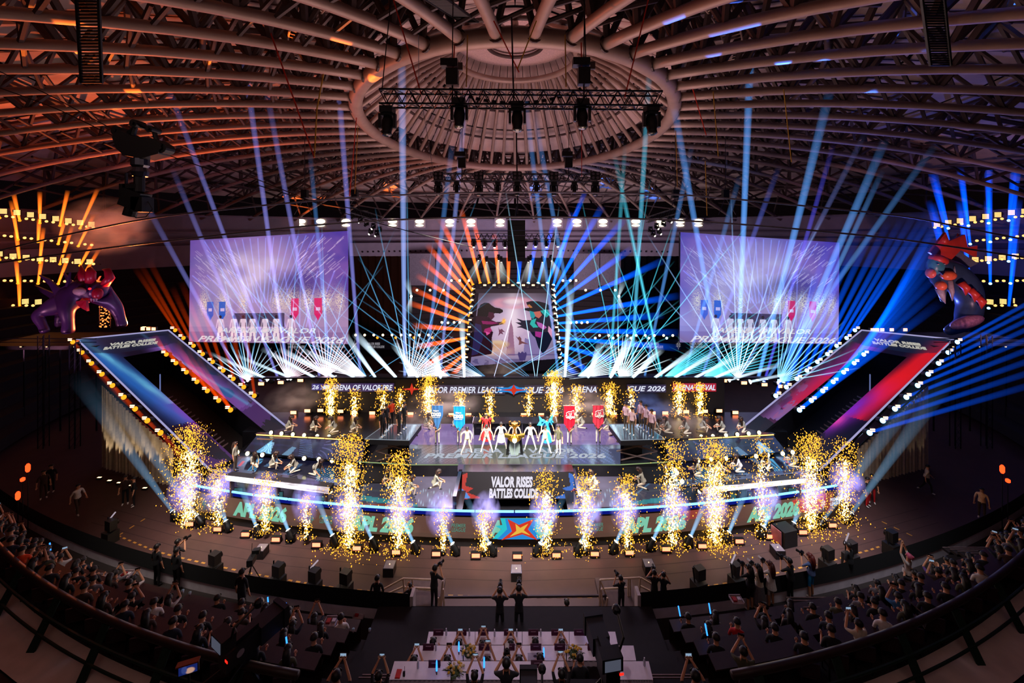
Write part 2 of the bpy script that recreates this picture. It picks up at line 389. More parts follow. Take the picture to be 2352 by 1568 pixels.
# dashed yellow edge tape
tape = M('yellow_tape', '#a8762e', .6); tapes = []
def dashes(pts, step=.42, ln=.22, wd=.04):
    L = 0; out = []
    for p, q in zip(pts, pts[1:]):
        d = q-p; n = max(1, int(d.length/step))
        for k in range(n):
            o = p+d*(k/n); e = o+d.normalized()*ln; s = Vector((-d.y, d.x, 0)).normalized()*wd; out.append((o, e, s))
    return out
edge = [(271, 1230), (356, 1265), (400, 1277), (495, 1299), (590, 1319), (680, 1335), (774, 1350), (890, 1361), (1007, 1367), (1186, 1371), (1395, 1371), (1500, 1362), (1600, 1350), (1700, 1334), (1800, 1312), (1900, 1290), (2000, 1262), (2075, 1235)]
dd = dashes([G(x, y, 0.006) for x, y in edge])+dashes([G(x, y, 0.006) for x, y in ((271, 1230), (347, 1182))])+dashes([G(x, y, 0.006) for x, y in ((2095, 1230), (2010, 1190))])
for (o, e, s) in dd[:150]: MB().slab([o-s, e-s, e+s, o+s], (0, 0, .004)).build('tape_dash', tape, floor)
for xx, nm in ((1, 'wall_back'),):
    wl = M('gallery_wall', '#8d8090', .85, var=.1, scale=.6); st_ = M('stand_dark', '#1c1518', .9)
    wb = thing(nm, 'grey gallery wall and dark tiers of seats far behind the stage', 'wall', kind='structure')
    def outp(ph, s, z): return Vector((OC[0]+OA*s*math.sin(ph), OC[1]-OB*s*math.cos(ph), z))
    A0, A1, N = math.radians(62), math.radians(298), 72
    for (nm2, s0, z0, s1, z1, mm) in (('wall_top', 1.0, 19.2, 1.0, 14.6, wl), ('gallery_front', .96, 14.6, .96, 11.6, wl), ('gallery_floor', 1.0, 14.5, .96, 14.6, wl), ('wall_low', .965, 11.6, .965, 6., dark)):
        mb = MB()
        for k in range(N):
            a, a2 = A0+(A1-A0)*k/N, A0+(A1-A0)*(k+1)/N
            mb.quad(outp(a, s0, z0), outp(a2, s0, z0), outp(a2, s1, z1), outp(a, s1, z1))
        mb.build(nm2, mm, wb)
    # tiers
    for k in range(11):
        s0 = .955-.024*k; z0 = 9.4-.82*k; mb = MB()
        for q in range(N):
            a, a2 = A0+(A1-A0)*q/N, A0+(A1-A0)*(q+1)/N
            mb.quad(outp(a, s0, z0), outp(a2, s0, z0), outp(a2, s0-.024, z0), outp(a, s0-.024, z0))
            mb.quad(outp(a, s0-.024, z0), outp(a2, s0-.024, z0), outp(a2, s0-.024, z0-.82), outp(a, s0-.024, z0-.82))
        mb.build('tier', st_, wb)
    # vents along the gallery front, horizontal roof beams above it
    vm = M('vent_hole', '#241c24', .9)
    mb = MB()
    for k in range(60):
        a = math.radians(150+60*k/59); p = outp(a, .955, 13.0); mb.tube([p, p+Vector((0, .15, 0))], .16, n=8)
    mb.build('vents', vm, wb, kind='stuff')
    for z in (15.4, 16.4, 18.9):
        MB().tube([outp(A0+(A1-A0)*q/60, .97, z) for q in range(61)], .14, n=6).build('beam', wl, wb)
    for (x0, x1, y0, y1) in ((940, 1022, 590, 700), (1300, 1345, 590, 700), (1430, 1510, 560, 700)): pass
    for xa, xb in ((940, 1000), (1002, 1060), (1318, 1376), (1378, 1428)):
        p, q = W(xa, 588, 71), W(xb, 588, 71); MB().box(((p.x+q.x)/2, 71, 9.0), (q.x-p.x, .5, 7.4)).build('pier', M('pier', '#6e6672', .85), wb)
    # side walls
    # row of bright windows under the roof
gl = E('daylit_glass', '#fff3c8', 3.2)
wx = [614, 692, 737, 795, 902, 964, 1033, 1082, 1149, 1280, 1325, 1385, 1460, 1518, 1562, 1604, 1690]
for i, x in enumerate(wx):
    wv = thing('window_%d' % (i+1), None, None, kind='structure'); p = W(x, 512, 68.5); wv.location = p
    for dz in (.28, -.42):
        ww = .78 if dz > 0 else .70
        MB().tube([(-ww+.25, 0, dz), (ww-.25, 0, dz)], .02, n=4).build('mullion', black, wv)
        m_ = MB(); pr = [(ww*math.cos(t), -.1, dz+(.42 if dz > 0 else .2)*math.sin(t)) for t in [2*PI*k/12 for k in range(12)]]; m_.slab(pr, (0, .06, 0)).build('pane', gl, wv)
    MB().box((0, .3, 0), (2.0, .4, 1.7)).build('window_frame', wl, wv)
# ================================================================ lamps, trusses, cables
lens_w = E('lens_white', '#fff6e0', 6.); lens_o = E('lens_orange', '#ff9a1e', 1.7); lens_b = E('lens_blue', '#7fc4ff', 6.)
lens_y = E('lens_warm', '#ffe7a8', 5.); red_blind = E('blinder_red', '#ff7656', 3.8, sample=True); amber = E('blinder_amber', '#ffc890', 5.)
rig = M('rig_black', '#101013', .45, .3); truss_m = M('truss_black', '#1c1c22', .4, .6)
def aim(d):
    """rotation that turns +Z onto d"""
    return Vector(d).normalized().to_track_quat('Z', 'Y').to_matrix().to_4x4()
_c = {}
def cached(k, f):
    if k not in _c: _c[k] = f()
    return _c[k]
def mh_base(): return MB().box((0, 0, .09), (.36, .36, .18)).box((0, 0, .2), (.2, .2, .05)).mesh('base', rig)
def mh_yoke(): return MB().box((-.21, 0, .4), (.07, .14, .42)).box((.21, 0, .4), (.07, .14, .42)).box((0, 0, .22), (.48, .14, .06)).mesh('yoke', rig)
def mh_head(): return MB().lathe([(.0, -.26), (.13, -.24), (.16, -.1), (.16, .05), (.13, .2), (.145, .3), (.12, .31)], 14).mesh('head', rig, True)
def mh_lens(m): return MB().lathe([(0, .29), (.115, .3), (.115, .325), (.06, .345)], 12).mesh('lens', m)
def moving_head(loc, d, label, group, lens, scale=1., hang=False, name='moving_head_lamp', cat='stage light', bm=None, rz=0):
    t = thing(name, label, cat, loc, 0, group); t.scale = (scale,)*3
    if hang: t.rotation_euler = (PI, 0, 0)
    bpy_m = t.matrix_basis
    obj('base', cached('mhb', mh_base), t); obj('yoke', cached('mhy', mh_yoke), t)
    dl = Vector(d).normalized()
    if hang: dl = Matrix.Rotation(PI, 3, 'X').inverted() @ dl
    mh = Matrix.Translation((0, 0, .5)) @ aim(dl)
    hd = obj('head', cached('mhh', mh_head), t, mat=mh)
    obj('lens', cached('mhl'+lens.name, lambda: mh_lens(lens)), hd)
    if bm: worldbeam(t, loc, d, scale, hang, *bm)
    return t
def full_matrix(t):
    return Matrix.LocRotScale(t.location, t.rotation_euler, t.scale)
def worldbeam(t, loc, d, scale, hang, p1, r0, r1, col, s0, s1):
    sg = -1 if hang else 1
    p0 = Vector(loc)+Vector((0, 0, sg*.5*scale))+Vector(d).normalized()*.34*scale
    o = beam(p0, p1, r0, r1, col, s0, s1); o.parent = t; o.matrix_parent_inverse = full_matrix(t).inverted(); return o
def box_truss(name, A, B_, label, h=.5, wd=.5, group=None, step=.5):
    A, B_ = Vector(A), Vector(B_); d = (B_-A); L = d.length; u = d.normalized(); s = u.cross(Vector((0, 0, 1))).normalized()*wd/2; up = Vector((0, 0, h/2))
    t = thing(name, label, 'truss', A, 0, group)
    for sg in (s+up, s-up, -s+up, -s-up): worldpart(MB().tube([A+sg, B_+sg], .035, n=6).build('chord', truss_m), t)
    n = int(L/step); mb = MB()
    for k in range(n):
        p, q = A+d*(k/n), A+d*((k+1)/n); m_ = (p+q)/2
        for sg, tg in ((s+up, s-up), (-s+up, -s-up), (s+up, -s+up), (s-up, -s-up)):
            mb.tube([p+sg, m_+tg], .018, n=4).tube([m_+tg, q+sg], .018, n=4)
        mb.tube([p+s+up, p-s+up], .018, n=4)
    worldpart(mb.build('bracing', truss_m, kind='stuff'), t); return t
# front truss, five heads
p, q = W(876, 226, 14), W(1516, 231, 14)
box_truss('lighting_truss', p, q, 'long black lighting truss hanging in front of the roof ring with five big lamps')
for i, (x, y) in enumerate(((890, 246), (1055, 228), (1188, 236), (1337, 230), (1496, 243))):
    l = W(x, 0, 14); l.z = CZ+(535-y)*14/900
    t = moving_head(l, (0.02*(i-2), -.15, -1), 'big black lamp hanging from the long front truss, %s of five' % nth(i, 5), 'big lamps on the front truss', blackgloss, 1.25, True)
p, q = W(998, 407, 27), W(1378, 409, 27)
box_truss('lighting_truss', p, q, 'shorter black truss behind the front one with nine lamps and five four-lens blinders')
for i, x in enumerate((1007, 1049, 1100, 1143, 1188, 1232, 1272, 1319, 1367)):
    l = W(x, 418, 27); moving_head(l, (0, -.2, -1), 'dark lamp hanging under the shorter truss, %s of nine' % nth(i, 9), 'lamps under the middle truss', blackgloss, 1.15 if i % 2 == 0 else .95, True)
for i, x in enumerate((1007, 1100, 1188, 1272, 1367)):
    l = W(x, 404, 26.6); t = thing('blinder', 'black four-lens blinder on the shorter truss, %s of five' % nth(i, 5), 'stage light', l, 0, 'four-lens blinders on the middle truss')
    MB().box((0, 0, 0), (.62, .2, .56)).build('case', rig, t)
    for dx in (-.15, .15):
        for dz in (-.13, .13): MB().tube([(dx, -.1, dz), (dx, -.14, dz)], .1, n=10).build('lens', M('unlit_lens', '#5a5560', .2, .5), t)
# motors, slings and chains
sling_r = M('red_sling', '#d2361f', .6); sling_y = M('yellow_sling', '#b98a1f', .6); chain = M('chain', '#26242a', .5, .5)
def hoist(x, y, D, i, n, wh, sc_=1.):
    l = W(x, y, D); t = thing('chain_hoist', 'black chain hoist above the %s, %s of %s' % (wh, nth(i, n), ['', 'one', 'two'][n]), 'hoist', l)
    MB().box((0, 0, 0), (.42*sc_, .3*sc_, .6*sc_)).box((-.1, 0, .5*sc_), (.6*sc_, .34*sc_, .26*sc_)).build('motor', rig, t)
    MB().tube([(0, 0, .5), (.05, 0, 5.2)], .02, n=4).tube([(0, 0, -.3*sc_), (0, 0, -1.1*sc_)], .03, n=4).build('chain', chain, t)
    MB().box((.3*sc_, -.1, .35*sc_), (.16*sc_, .1, .26*sc_)).build('control_box', steel_d, t)
hoist(1039, 178, 14, 0, 2, 'long front truss', 1); hoist(1341, 176, 14, 1, 2, 'long front truss', 1)
hoist(1061, 374, 27, 0, 2, 'shorter truss', 1.2); hoist(1306, 374, 27, 1, 2, 'shorter truss', 1.2)
def strap(pts, D, m, label, r=.025, D2=None):
    ps = [W(x, y, D if D2 is None else D+(D2-D)*k/(len(pts)-1)) for k, (x, y) in enumerate(pts)]
    tag(MB().tube(ps, r, n=5).build('strap', m), label, 'strap')
strap([(904, 0), (968, 218)], 14, sling_r, 'red strap running down to left end of the long front truss')
strap([(1489, 0), (1435, 223)], 14, sling_r, 'red strap running down to right end of the long front truss')
strap([(1044, 105), (1041, 160)], 14, sling_r, 'short red strap above left hoist of the front truss')
strap([(1335, 98), (1336, 165)], 14, sling_r, 'short red strap above right hoist of the front truss')
strap([(598, 8), (722, 362)], 18, sling_r, 'long orange red laser-lit line slanting across the roof at left', .035)
strap([(743, 170), (728, 250), (722, 360)], 18, sling_y, 'yellow strap meeting the slanting orange line at left', .03)
strap([(1074, 80), (1071, 200)], 16, sling_y, 'yellow strap hanging left of the oval roof opening')
strap([(1298, 80), (1300, 200)], 16, sling_y, 'yellow strap hanging right of the oval roof opening')
strap([(1134, 48), (1192, 166)], 15, sling_r, 'red half of the V-shaped strap under the roof opening')
strap([(1232, 48), (1188, 160)], 15, sling_y, 'yellow half of the V-shaped strap under the roof opening')
strap([(819, 270), (803, 450)], 26, sling_r, 'thin red strap left of the roof ring', .03)
strap([(822, 290), (815, 445)], 26, sling_y, 'thin yellow strap beside the red one at left')
strap([(1552, 300), (1556, 430)], 26, sling_y, 'thin yellow strap right of the roof ring')
strap([(1590, 200), (1622, 310)], 24, sling_r, 'red strap slanting over the right roof pipes', .03)
strap([(1638, 210), (1650, 360)], 24, sling_y, 'yellow strap hanging over the right roof pipes', .03)
strap([(1800, 205), (1818, 372)], 24, sling_y, 'yellow strap hanging far right among the roof pipes', .03)
strap([(1620, 370), (1624, 495)], 26, sling_y, 'yellow strap ending above the right video screen', .03)
strap([(1336, 290), (1336, 405)], 27, sling_r, 'thin red strap down to right hoist of the shorter truss')
strap([(1175, 40), (1180, 232)], 14, chain, 'black cable down to the middle of the front truss', .03)
strap([(1186, 300), (1189, 490)], 27, chain, 'black cable down through the shorter truss to the hanging speaker', .05)
strap([(898, 0), (877, 212)], 14, chain, 'black cable down to left corner of the front truss', .02)
strap([(1342, 0), (1346, 160)], 14, chain, 'black cable down to right hoist of the front truss', .02)
strap([(961, 80), (962, 190), (996, 400)], 16, chain, 'thin black cable slanting left of the roof ring', .015, 27)
# cables across the hall
cab = M('steel_cable', '#8a8490', .35, .8)
def curve_tube(pts, D, r, m, label, name='cable', cat='cable'):
    pp = [W(x, y, D) for x, y in pts]; out = []
    for k in range(len(pp)-1):
        a, b_, c_, d_ = pp[max(k-1, 0)], pp[k], pp[k+1], pp[min(k+2, len(pp)-1)]
        for q in range(6):
            t = q/6; out.append(.5*((2*b_)+(c_-a)*t+(2*a-5*b_+4*c_-d_)*t*t+(3*b_-a-3*c_+d_)*t**3))
    out.append(pp[-1]); return tag(MB().tube(out, r, n=6).build(name, m, smooth=True), label, cat)
curve_tube([(-30, 582), (148, 540), (340, 502), (523, 480), (776, 456), (989, 445), (1189, 441), (1380, 443), (1576, 448), (1820, 470), (2068, 496), (2220, 524), (2380, 555)], 12, .027, cab, 'upper of two grey steel cables spanning the whole hall')
curve_tube([(-30, 607), (200, 575), (437, 547), (620, 527), (800, 511), (1000, 501), (1186, 498), (1380, 500), (1576, 507), (1740, 518), (1896, 532), (2086, 552), (2380, 595)], 12, .03, cab, 'lower of two grey steel cables spanning the whole hall')
curve_tube([(-20, 155), (120, 222), (268, 300), (388, 338), (560, 400), (800, 492), (1086, 568)], 14, .016, black, 'thin black wire carrying the flying camera, upper')
curve_tube([(-20, 195), (130, 250), (268, 315), (388, 357), (560, 415), (720, 462), (845, 484)], 14, .018, black, 'thin black wire carrying the flying camera, lower')
# flying camera
t = thing('flying_camera', 'black cable-suspended camera rig with hanging camera head at upper left', 'camera rig', W(322, 330, 9)); k = 9/900
bl = M('camera_black', '#070708', .5)
def L_(x, y, dy=0): return ((x-322)*k, dy, -(y-330)*k)
MB().slab([L_(272, 318, -.15), L_(285, 300, -.15), L_(318, 316, -.15), L_(368, 322, -.15), L_(385, 334, -.15), L_(376, 356, -.15), L_(340, 366, -.15), L_(300, 360, -.15), L_(282, 345, -.15)], (0, .32, 0)).build('carriage', bl, t)
for (x, y, r) in ((277, 303, 11), (317, 286, 9), (353, 299, 8), (380, 342, 12)):
    MB().tube([L_(x, y, -.12), L_(x, y, .12)], r*k, n=16).tube([L_(x, y, -.16), L_(x, y, .16)], r*k*.4, n=8).build('pulley', bl, t)
MB().tube([L_(285, 315), L_(317, 286), L_(353, 299), L_(364, 335)], .05, n=6).tube([L_(302, 320), L_(312, 290)], .05, n=6).build('bracket', bl, t)
MB().lathe([(.14, 0), (.16, .1), (.13, .2), (.17, .25), (.17, .4), (.12, .42)], 14, o=L_(322, 405)).build('neck', M('neck_metal', '#4c4c55', .3, .8), t)
MB().tube([L_(320, 402), L_(320, 440)], .1, n=10).box(L_(306, 428), (.3, .2, .1)).box(L_(290, 412), (.03, .05, .3)).build('stem', bl, t)
cbm = MB(); cbm.box(L_(310, 458), (.42, .3, .4), mat=Matrix.Rotation(.35, 3, 'Y')).box(L_(327, 470), (.26, .3, .34)).tube([L_(305, 470), L_(297, 495)], .13, n=12).box(L_(290, 438), (.14, .2, .3)).build('camera_head', bl, t)
MB().tube([L_(335, 455), L_(350, 480), L_(335, 498), L_(312, 500), L_(300, 488)], .012, n=4).tube([L_(287, 430), L_(283, 450), L_(292, 452)], .012, n=4).build('cable_loop', bl, t)
# hanging centre speaker and two smaller trusses at the back
t = thing('hanging_speaker', 'tall black speaker array hanging in the middle above the stage', 'speaker', W(1186, 552, 30))
for k in range(8):
    z = 1.35-.39*k; MB().box((0, -.02*abs(k-3), z), (1.33, .8, .375)).build('cabinet', black, t)
MB().box((0, 0, 1.75), (1.2, .5, .2)).tube([(-.1, 0, 1.8), (0, 0, 2.6)], .05, n=5).build('frame', rig, t)
box_truss('lighting_truss', W(1093, 543, 36), W(1286, 543, 36), 'small black truss with bright lamps behind the hanging speaker', h=.55, wd=.5)
for i, (x, y) in enumerate(((1088, 562), (1113, 562), (1136, 563), (1160, 563), (1207, 562), (1230, 561), (1255, 562), (1281, 561))):
    moving_head(W(x, y-14, 36), (0, -.5, -1), 'lit lamp under the small truss behind hanging speaker, %s of eight' % nth(i, 8), 'lamps of the small truss', lens_w, 1.0, True)
for i, (x, y, d) in enumerate(((1101, 584, -.35), (1118, 588, 0), (1145, 584, .05), (1151, 588, .1), (1214, 588, -.1), (1219, 585, -.05), (1246, 588, .0), (1265, 585, .4))):
    l = W(x, y, 37); moving_head(l, (d, 0, -1), 'small white spotlight with a soft cone above the centre screen, %s of eight' % nth(i, 8), 'white spots over the centre screen', lens_w, .7, True,
        bm=(l+Vector((d*2.6, 0, -2.6)), .1, .75, (.75, .75, .7), .35, .02))
strap([(1100, 575), (1270, 575)], 37.2, chain, 'black bar holding the white spots over the centre screen', .06)
for sgn, nm in ((-1, 'left'), (1, 'right')):
    cxm = 1183; X = lambda x: x if sgn < 0 else 2366-x
    box_truss('lighting_truss', W(X(800), 480, 34), W(X(880), 505, 36), 'slanting cluster truss of small lamps above the %s video screen' % nm, h=.5)
    for i, (x, y) in enumerate(((812, 488), (828, 497), (842, 505), (858, 512), (872, 520), (866, 528), (852, 524))):
        l = W(X(x), y, 35); moving_head(l, (sgn*.4, -.6, -.5), 'small lamp on the slanting truss above the %s video screen, %s from top' % (nm, NTH[i]), 'small lamps above the %s screen' % nm, lens_w if i in (1, 3, 5, 6) else blackgloss, .8, True)
    for i, x in enumerate((X(815), X(1654-0) if 0 else X(700))):
        l = W(x, 445, 34); t = thing('chain_hoist', 'small dark chain hoist high above the %s video screen, %s' % (nm, ('inner one', 'outer one')[i]), 'hoist', l)
        MB().box((0, 0, 0), (.5, .4, .7)).build('motor', rig, t); MB().tube([(0, 0, .3), (0, 0, 5)], .03, n=4).tube([(0, 0, -.3), (-.6*sgn, 0, -1.8)], .03, n=4).tube([(0, 0, -.3), (.9*sgn, 0, -1.8)], .03, n=4).build('chain', chain, t)
# ---------------------------------------------------------------- rows of lamps on the side galleries
def bulb(loc, m, label, group, r=.17):
    t = thing('gallery_lamp', label, 'lamp', loc, 0, group)
    d = Vector((0, 0, CZ-2))-Vector(loc); d.z *= .3
    R = aim(d)
    obj('housing', cached('bh', lambda: MB().lathe([(.08, -.3), (.14, -.1), (.15, .0), (.14, .01)], 12).mesh('housing', rig)), t, mat=R)
    obj('lens', cached('bl'+m.name, lambda: MB().ell((0, 0, .03), (.13, .13, .08), 10, 6).mesh('lens', m, True)), t, mat=R); return t
def squareblind(loc, label, group):
    t = thing('gallery_blinder', label, 'stage light', loc, 0, group); d = Vector((0, 0, CZ))-Vector(loc); d.z = 0; R = aim(d)
    obj('case', cached('sb', lambda: MB().box((0, 0, -.1), (.6, .62, .2)).mesh('case', rig)), t, mat=R)
    for k in range(4): obj('bar', cached('sbb', lambda: MB().box((0, 0, .02), (.46, .09, .05)).mesh('bar', E('bar_lamp', '#ffc070', 2.2))), t, mat=R @ Matrix.Translation((0, -.21+.14*k, 0)))
    return t
rows = [('top', [(8, 485), (39, 488), (70, 493), (98, 497), (128, 502), (157, 507), (184, 511), (210, 515)], 1, 8), ('second', None, 0, 540), ('third', [(-2, 583), (30, 588), (60, 591), (92, 594), (122, 596), (150, 598), (178, 600), (206, 601)], 1, 0), ('fourth', None, 0, 646), ('lowest', [(27, 691), (58, 692), (88, 693)], 1, 0)]
DG = 42.
for sgn, nm, oc, bc, lb in ((-1, 'left', (1.0, .16, .01), 'orange', lens_o), (1, 'right', (.0, .07, .9), 'blue', lens_b)):
    X = lambda x: x if sgn < 0 else 2362-x
    for r, (rn, sq, isq, yy) in enumerate(rows):
        ya, yb = [(492, 521), (541, 565), (588, 604), (645, 648), (698, 699)][r]
        A, B_ = W(X(-15), ya+3, DG), W(X(225 if r < 4 else 105), yb+3, DG)
        tag(MB().tube([A+Vector((0, .25, 0)), B_+Vector((0, .25, 0))], .06, n=6).build('lamp_rail', truss_m), 'dark %s rail of lamps on the %s gallery' % (rn, nm), 'rail')
        if sq:
            for i, (x, y) in enumerate(sq): squareblind(W(X(x), y, DG), 'square four-bar blinder on %s lamp rail of %s gallery, %s from outer end' % (rn, nm, NTH[i]), '%s gallery blinders, %s rail' % (nm, rn))
        n = 15 if r in (1, 3) else 15
        if r == 4: n = 7
        for i in range(n):
            x = -5+i*15.4; f_ = i/14; y = ya+(yb-ya)*x/225+(5 if i % 3 == 0 else -1)
            lit = i % 3 == 0
            l = W(X(x+(4 if sq else 0)), y+(4 if sq else 0), DG-.1)
            t = bulb(l, lb if lit else E('lens_amber', '#ffb060', 2.4), ('%s round lamp on %s rail of the %s gallery, %s from outer end' % (bc if lit else 'warm white', rn, nm, NTH[i])), '%s gallery lamps, %s rail' % (nm, rn), )
            if lit and (r, i) not in ((4, 6),):
                ux = {0: (.1, -.05, .35, .1, .5), 1: (.1, .2, .3, .5, .4), 2: (.35, .1, .3, .5, .6), 3: (.35, .3, .1, .35, .5), 4: (.4, .5, .3, 0, 0)}[r][i//3]
                if sgn < 0: dx, L = (-.45+.075*i+.05*r), 2.6+1.6*((i*7+r*3) % 5)/4
                else: dx, L = (.28-.05*i), 6.+3.*((i*5+r*3) % 5)/4
                e = l+Vector((dx*L*(1 if sgn < 0 else .8), 0, L))
                s_ = 2.2 if sgn < 0 else 1.2
                o = beam(l, e, .10, .2 if sgn < 0 else .3, oc, s_, s_*.25); o.parent = t; o.matrix_parent_inverse = full_matrix(t).inverted()
# ================================================================ numpy painter for what the LED walls show
class Cv:
    def __init__(s, w_, h, col=(0, 0, 0)): s.w, s.h = w_, h; s.a = np.zeros((h, w_, 3)); s.a[:] = srgb(col) if isinstance(col, str) else col; s.Y, s.X = np.mgrid[0:h, 0:w_]; s.X = (s.X+.5)/w_; s.Y = (s.Y+.5)/h
    def mix(s, k, col, a=1.):
        col = np.array(srgb(col)) if isinstance(col, str) else np.array(col); k = (np.clip(k, 0, 1)*a)[..., None]; s.a = s.a*(1-k)+col*k; return s
    def addl(s, k, col):
        col = np.array(srgb(col)) if isinstance(col, str) else np.array(col); s.a = s.a+k[..., None]*col; return s
    def rect(s, x0, y0, x1, y1, col, a=1.): return s.mix(((s.X >= x0) & (s.X < x1) & (s.Y >= y0) & (s.Y < y1)).astype(float), col, a)
    def ell(s, x, y, rx, ry, col, soft=.15, a=1.):
        d = np.sqrt(((s.X-x)/rx)**2+((s.Y-y)/ry)**2); return s.mix((1-d)/soft+.5, col, a)
    def poly(s, pts, col, a=1.):
        k = np.zeros((s.h, s.w), bool); n = len(pts)
        for i in range(n):
            (x0, y0), (x1, y1) = pts[i], pts[(i+1) % n]
            if y0 == y1: continue
            c_ = ((y0 > s.Y) != (y1 > s.Y)) & (s.X < (x1-x0)*(s.Y-y0)/(y1-y0)+x0); k ^= c_
        return s.mix(k.astype(float), col, a)
    def line(s, x0, y0, x1, y1, wd, col, a=1.):
        dx, dy = x1-x0, y1-y0; L = dx*dx+dy*dy; t = np.clip(((s.X-x0)*dx+(s.Y-y0)*dy)/L, 0, 1)
        asp = s.h/s.w; d = np.sqrt((s.X-x0-t*dx)**2+((s.Y-y0-t*dy)*asp)**2); return s.addl(np.exp(-(d/wd)**2)*a, col)
    def noise(s, sc_, seed, oct_=4):
        r = np.random.default_rng(seed); out = 0; amp = 1; tot = 0
        for o in range(oct_):
            n = int(sc_*2**o)+2; g = r.random((n+1, n+1)); x = s.X*(n-1); y = s.Y*(n-1); i = x.astype(int); j = y.astype(int); fx = x-i; fy = y-j; fx = fx*fx*(3-2*fx); fy = fy*fy*(3-2*fy)
            out = out+amp*((g[j, i]*(1-fx)+g[j, i+1]*fx)*(1-fy)+(g[j+1, i]*(1-fx)+g[j+1, i+1]*fx)*fy); tot += amp; amp *= .5
        return out/tot
    def text(s, *a, **k): return s
led = led_mat('led_panel', 1.); led_floor = led_mat('led_floor', 1., gloss=.12)
white_e = E('led_white', '#e8ecff', .95); mint = E('led_mint', '#8fe0c0', .75); cream_e = E('led_cream', '#f5f0ff', .9)
# ---- the two video screens
def stage_video(seed, tint):
    c = Cv(300, 204, '#5a48a0'); n = c.noise(3, seed); n2 = c.noise(8, seed+1)
    c.mix(n*1.6-.3, '#8a5fb0'); c.mix((n2-.45)*3, '#3a2f9a', .7)
    c.mix(np.exp(-((c.X-.42)/.3)**2-((c.Y-.38)/.32)**2)*(.4+n2), '#d9cfe0', .95)
    c.ell(.72, .45, .12, .13, '#43308f', .8, .7); c.ell(.62, .5, .16, .12, '#4a3c7c', .8, .6)
    c.mix((c.Y-.55)*4, '#b9a4bd', .8)
    r = np.random.default_rng(seed)
    for k in range(60):
        x0, y0 = r.uniform(.02, .3), r.uniform(.1, .45); c.line(x0, y0, x0+.04, y0+.05, .0016, (.5, .5, .42), .5)
    for k in range(60):
        x0, y0 = r.uniform(.72, .98), r.uniform(.03, .4); c.line(x0, y0, x0-.04, y0+.05, .0016, (.6, .55, .5), .6)
    for k in range(16): c.line(.1+.05*k, .02, .35+.018*k, .62, .003, (.15, .3, .9), .55)
    for k in range(10): c.line(.02+.1*k, .35, .5+.03*k, .95, .004, (.2, .3, .9), .5)
    for x, w2 in ((.1, .03), (.23, .04), (.36, .03), (.58, .04), (.66, .05), (.76, .04), (.87, .05), (.95, .03)):
        kk = np.exp(-((c.X-x)/w2)**2)*np.exp(-((c.Y-.62)/.1)**2)*(r.random(c.X.shape) > .35); c.mix(kk, '#efe6c8', .95)
    c.rect(.2, .745, .72, .86, '#3a2c48', .0); c.rect(.3, .72, .62, .85, '#2c2340', .85)
    c.rect(0, .85, 1, .895, '#9c8ab0', .7); c.rect(0, .895, 1, 1, '#8a6f9a', .8)
    for x, cc in ((.12, '#4f68c8'), (.20, '#2f66c8'), (.66, '#e02a6c'), (.80, '#e02a6c')):
        c.rect(x, .61-.02*(x > .5), x+.045, .73, cc, .95); c.poly([(x, .73), (x+.045, .73), (x+.0225, .79)], cc)
        c.rect(x+.01, .67, x+.035, .7, '#e8d8f0', .8)
    for i, x in enumerate((.21, .30, .36, .42, .50, .57, .66)):
        c.ell(x, .755, .009, .016, '#3a2a30'); c.poly([(x-.017, .775), (x+.017, .775), (x+.012, .86), (x-.012, .86)], '#ddd5dc'); c.poly([(x-.014, .85), (x+.014, .85), (x+.024, .985), (x+.010, .985), (x, .89), (x-.01, .985), (x-.024, .985)], '#f1ece6')
        c.line(x-.017, .785, x-.026, .86, .004, (.5, .45, .42), .8); c.line(x+.017, .785, x+.026, .86, .004, (.5, .45, .42), .8)
    c.a *= np.array(tint); return np.clip(c.a, 0, 1.3)
scr = []
for nm, cor, seed, tint in (('left', ((437, 552, 46), (800, 530, 42), (800, 790, 42), (434, 785, 46)), 11, (.95, .78, .92)), ('right', ((1563, 533, 42), (1928, 557, 46), (1926, 790, 46), (1561, 786, 42)), 12, (.72, .78, 1.05))):
    C4 = [W(*p) for p in cor]; t = thing('video_screen', 'huge %s projection screen showing white dancers between red and blue flags' % nm, 'screen', C4[3])
    o = led_grid('picture', C4, stage_video(seed, tint), led); worldpart(o, t)
    back = MB().slab([p+Vector((0, .05, 0)) for p in (C4[0], C4[3], C4[2], C4[1])], (0, .35, 0)).build('frame', rig); worldpart(back, t)
    # floor lettering inside the picture
    ux = (C4[2]-C4[3]); uy = (C4[0]-C4[3])
    o0 = C4[3]+ux*.52+uy*.035; tx = text_on('PREMIER LEAGUE 2026', ux.length*.92, uy.length*.058, E('picture_lettering', '#e9e2ee', .8), plane_fn(o0, ux, uy), shear=.45, bold=.02); worldpart(tx, t)
    o0 = C4[3]+ux*.51+uy*.118; tx = text_on('ARENA OF VALOR', ux.length*.6, uy.length*.048, MATS['picture_lettering'], plane_fn(o0, ux, uy), shear=.3, bold=.02); worldpart(tx, t)
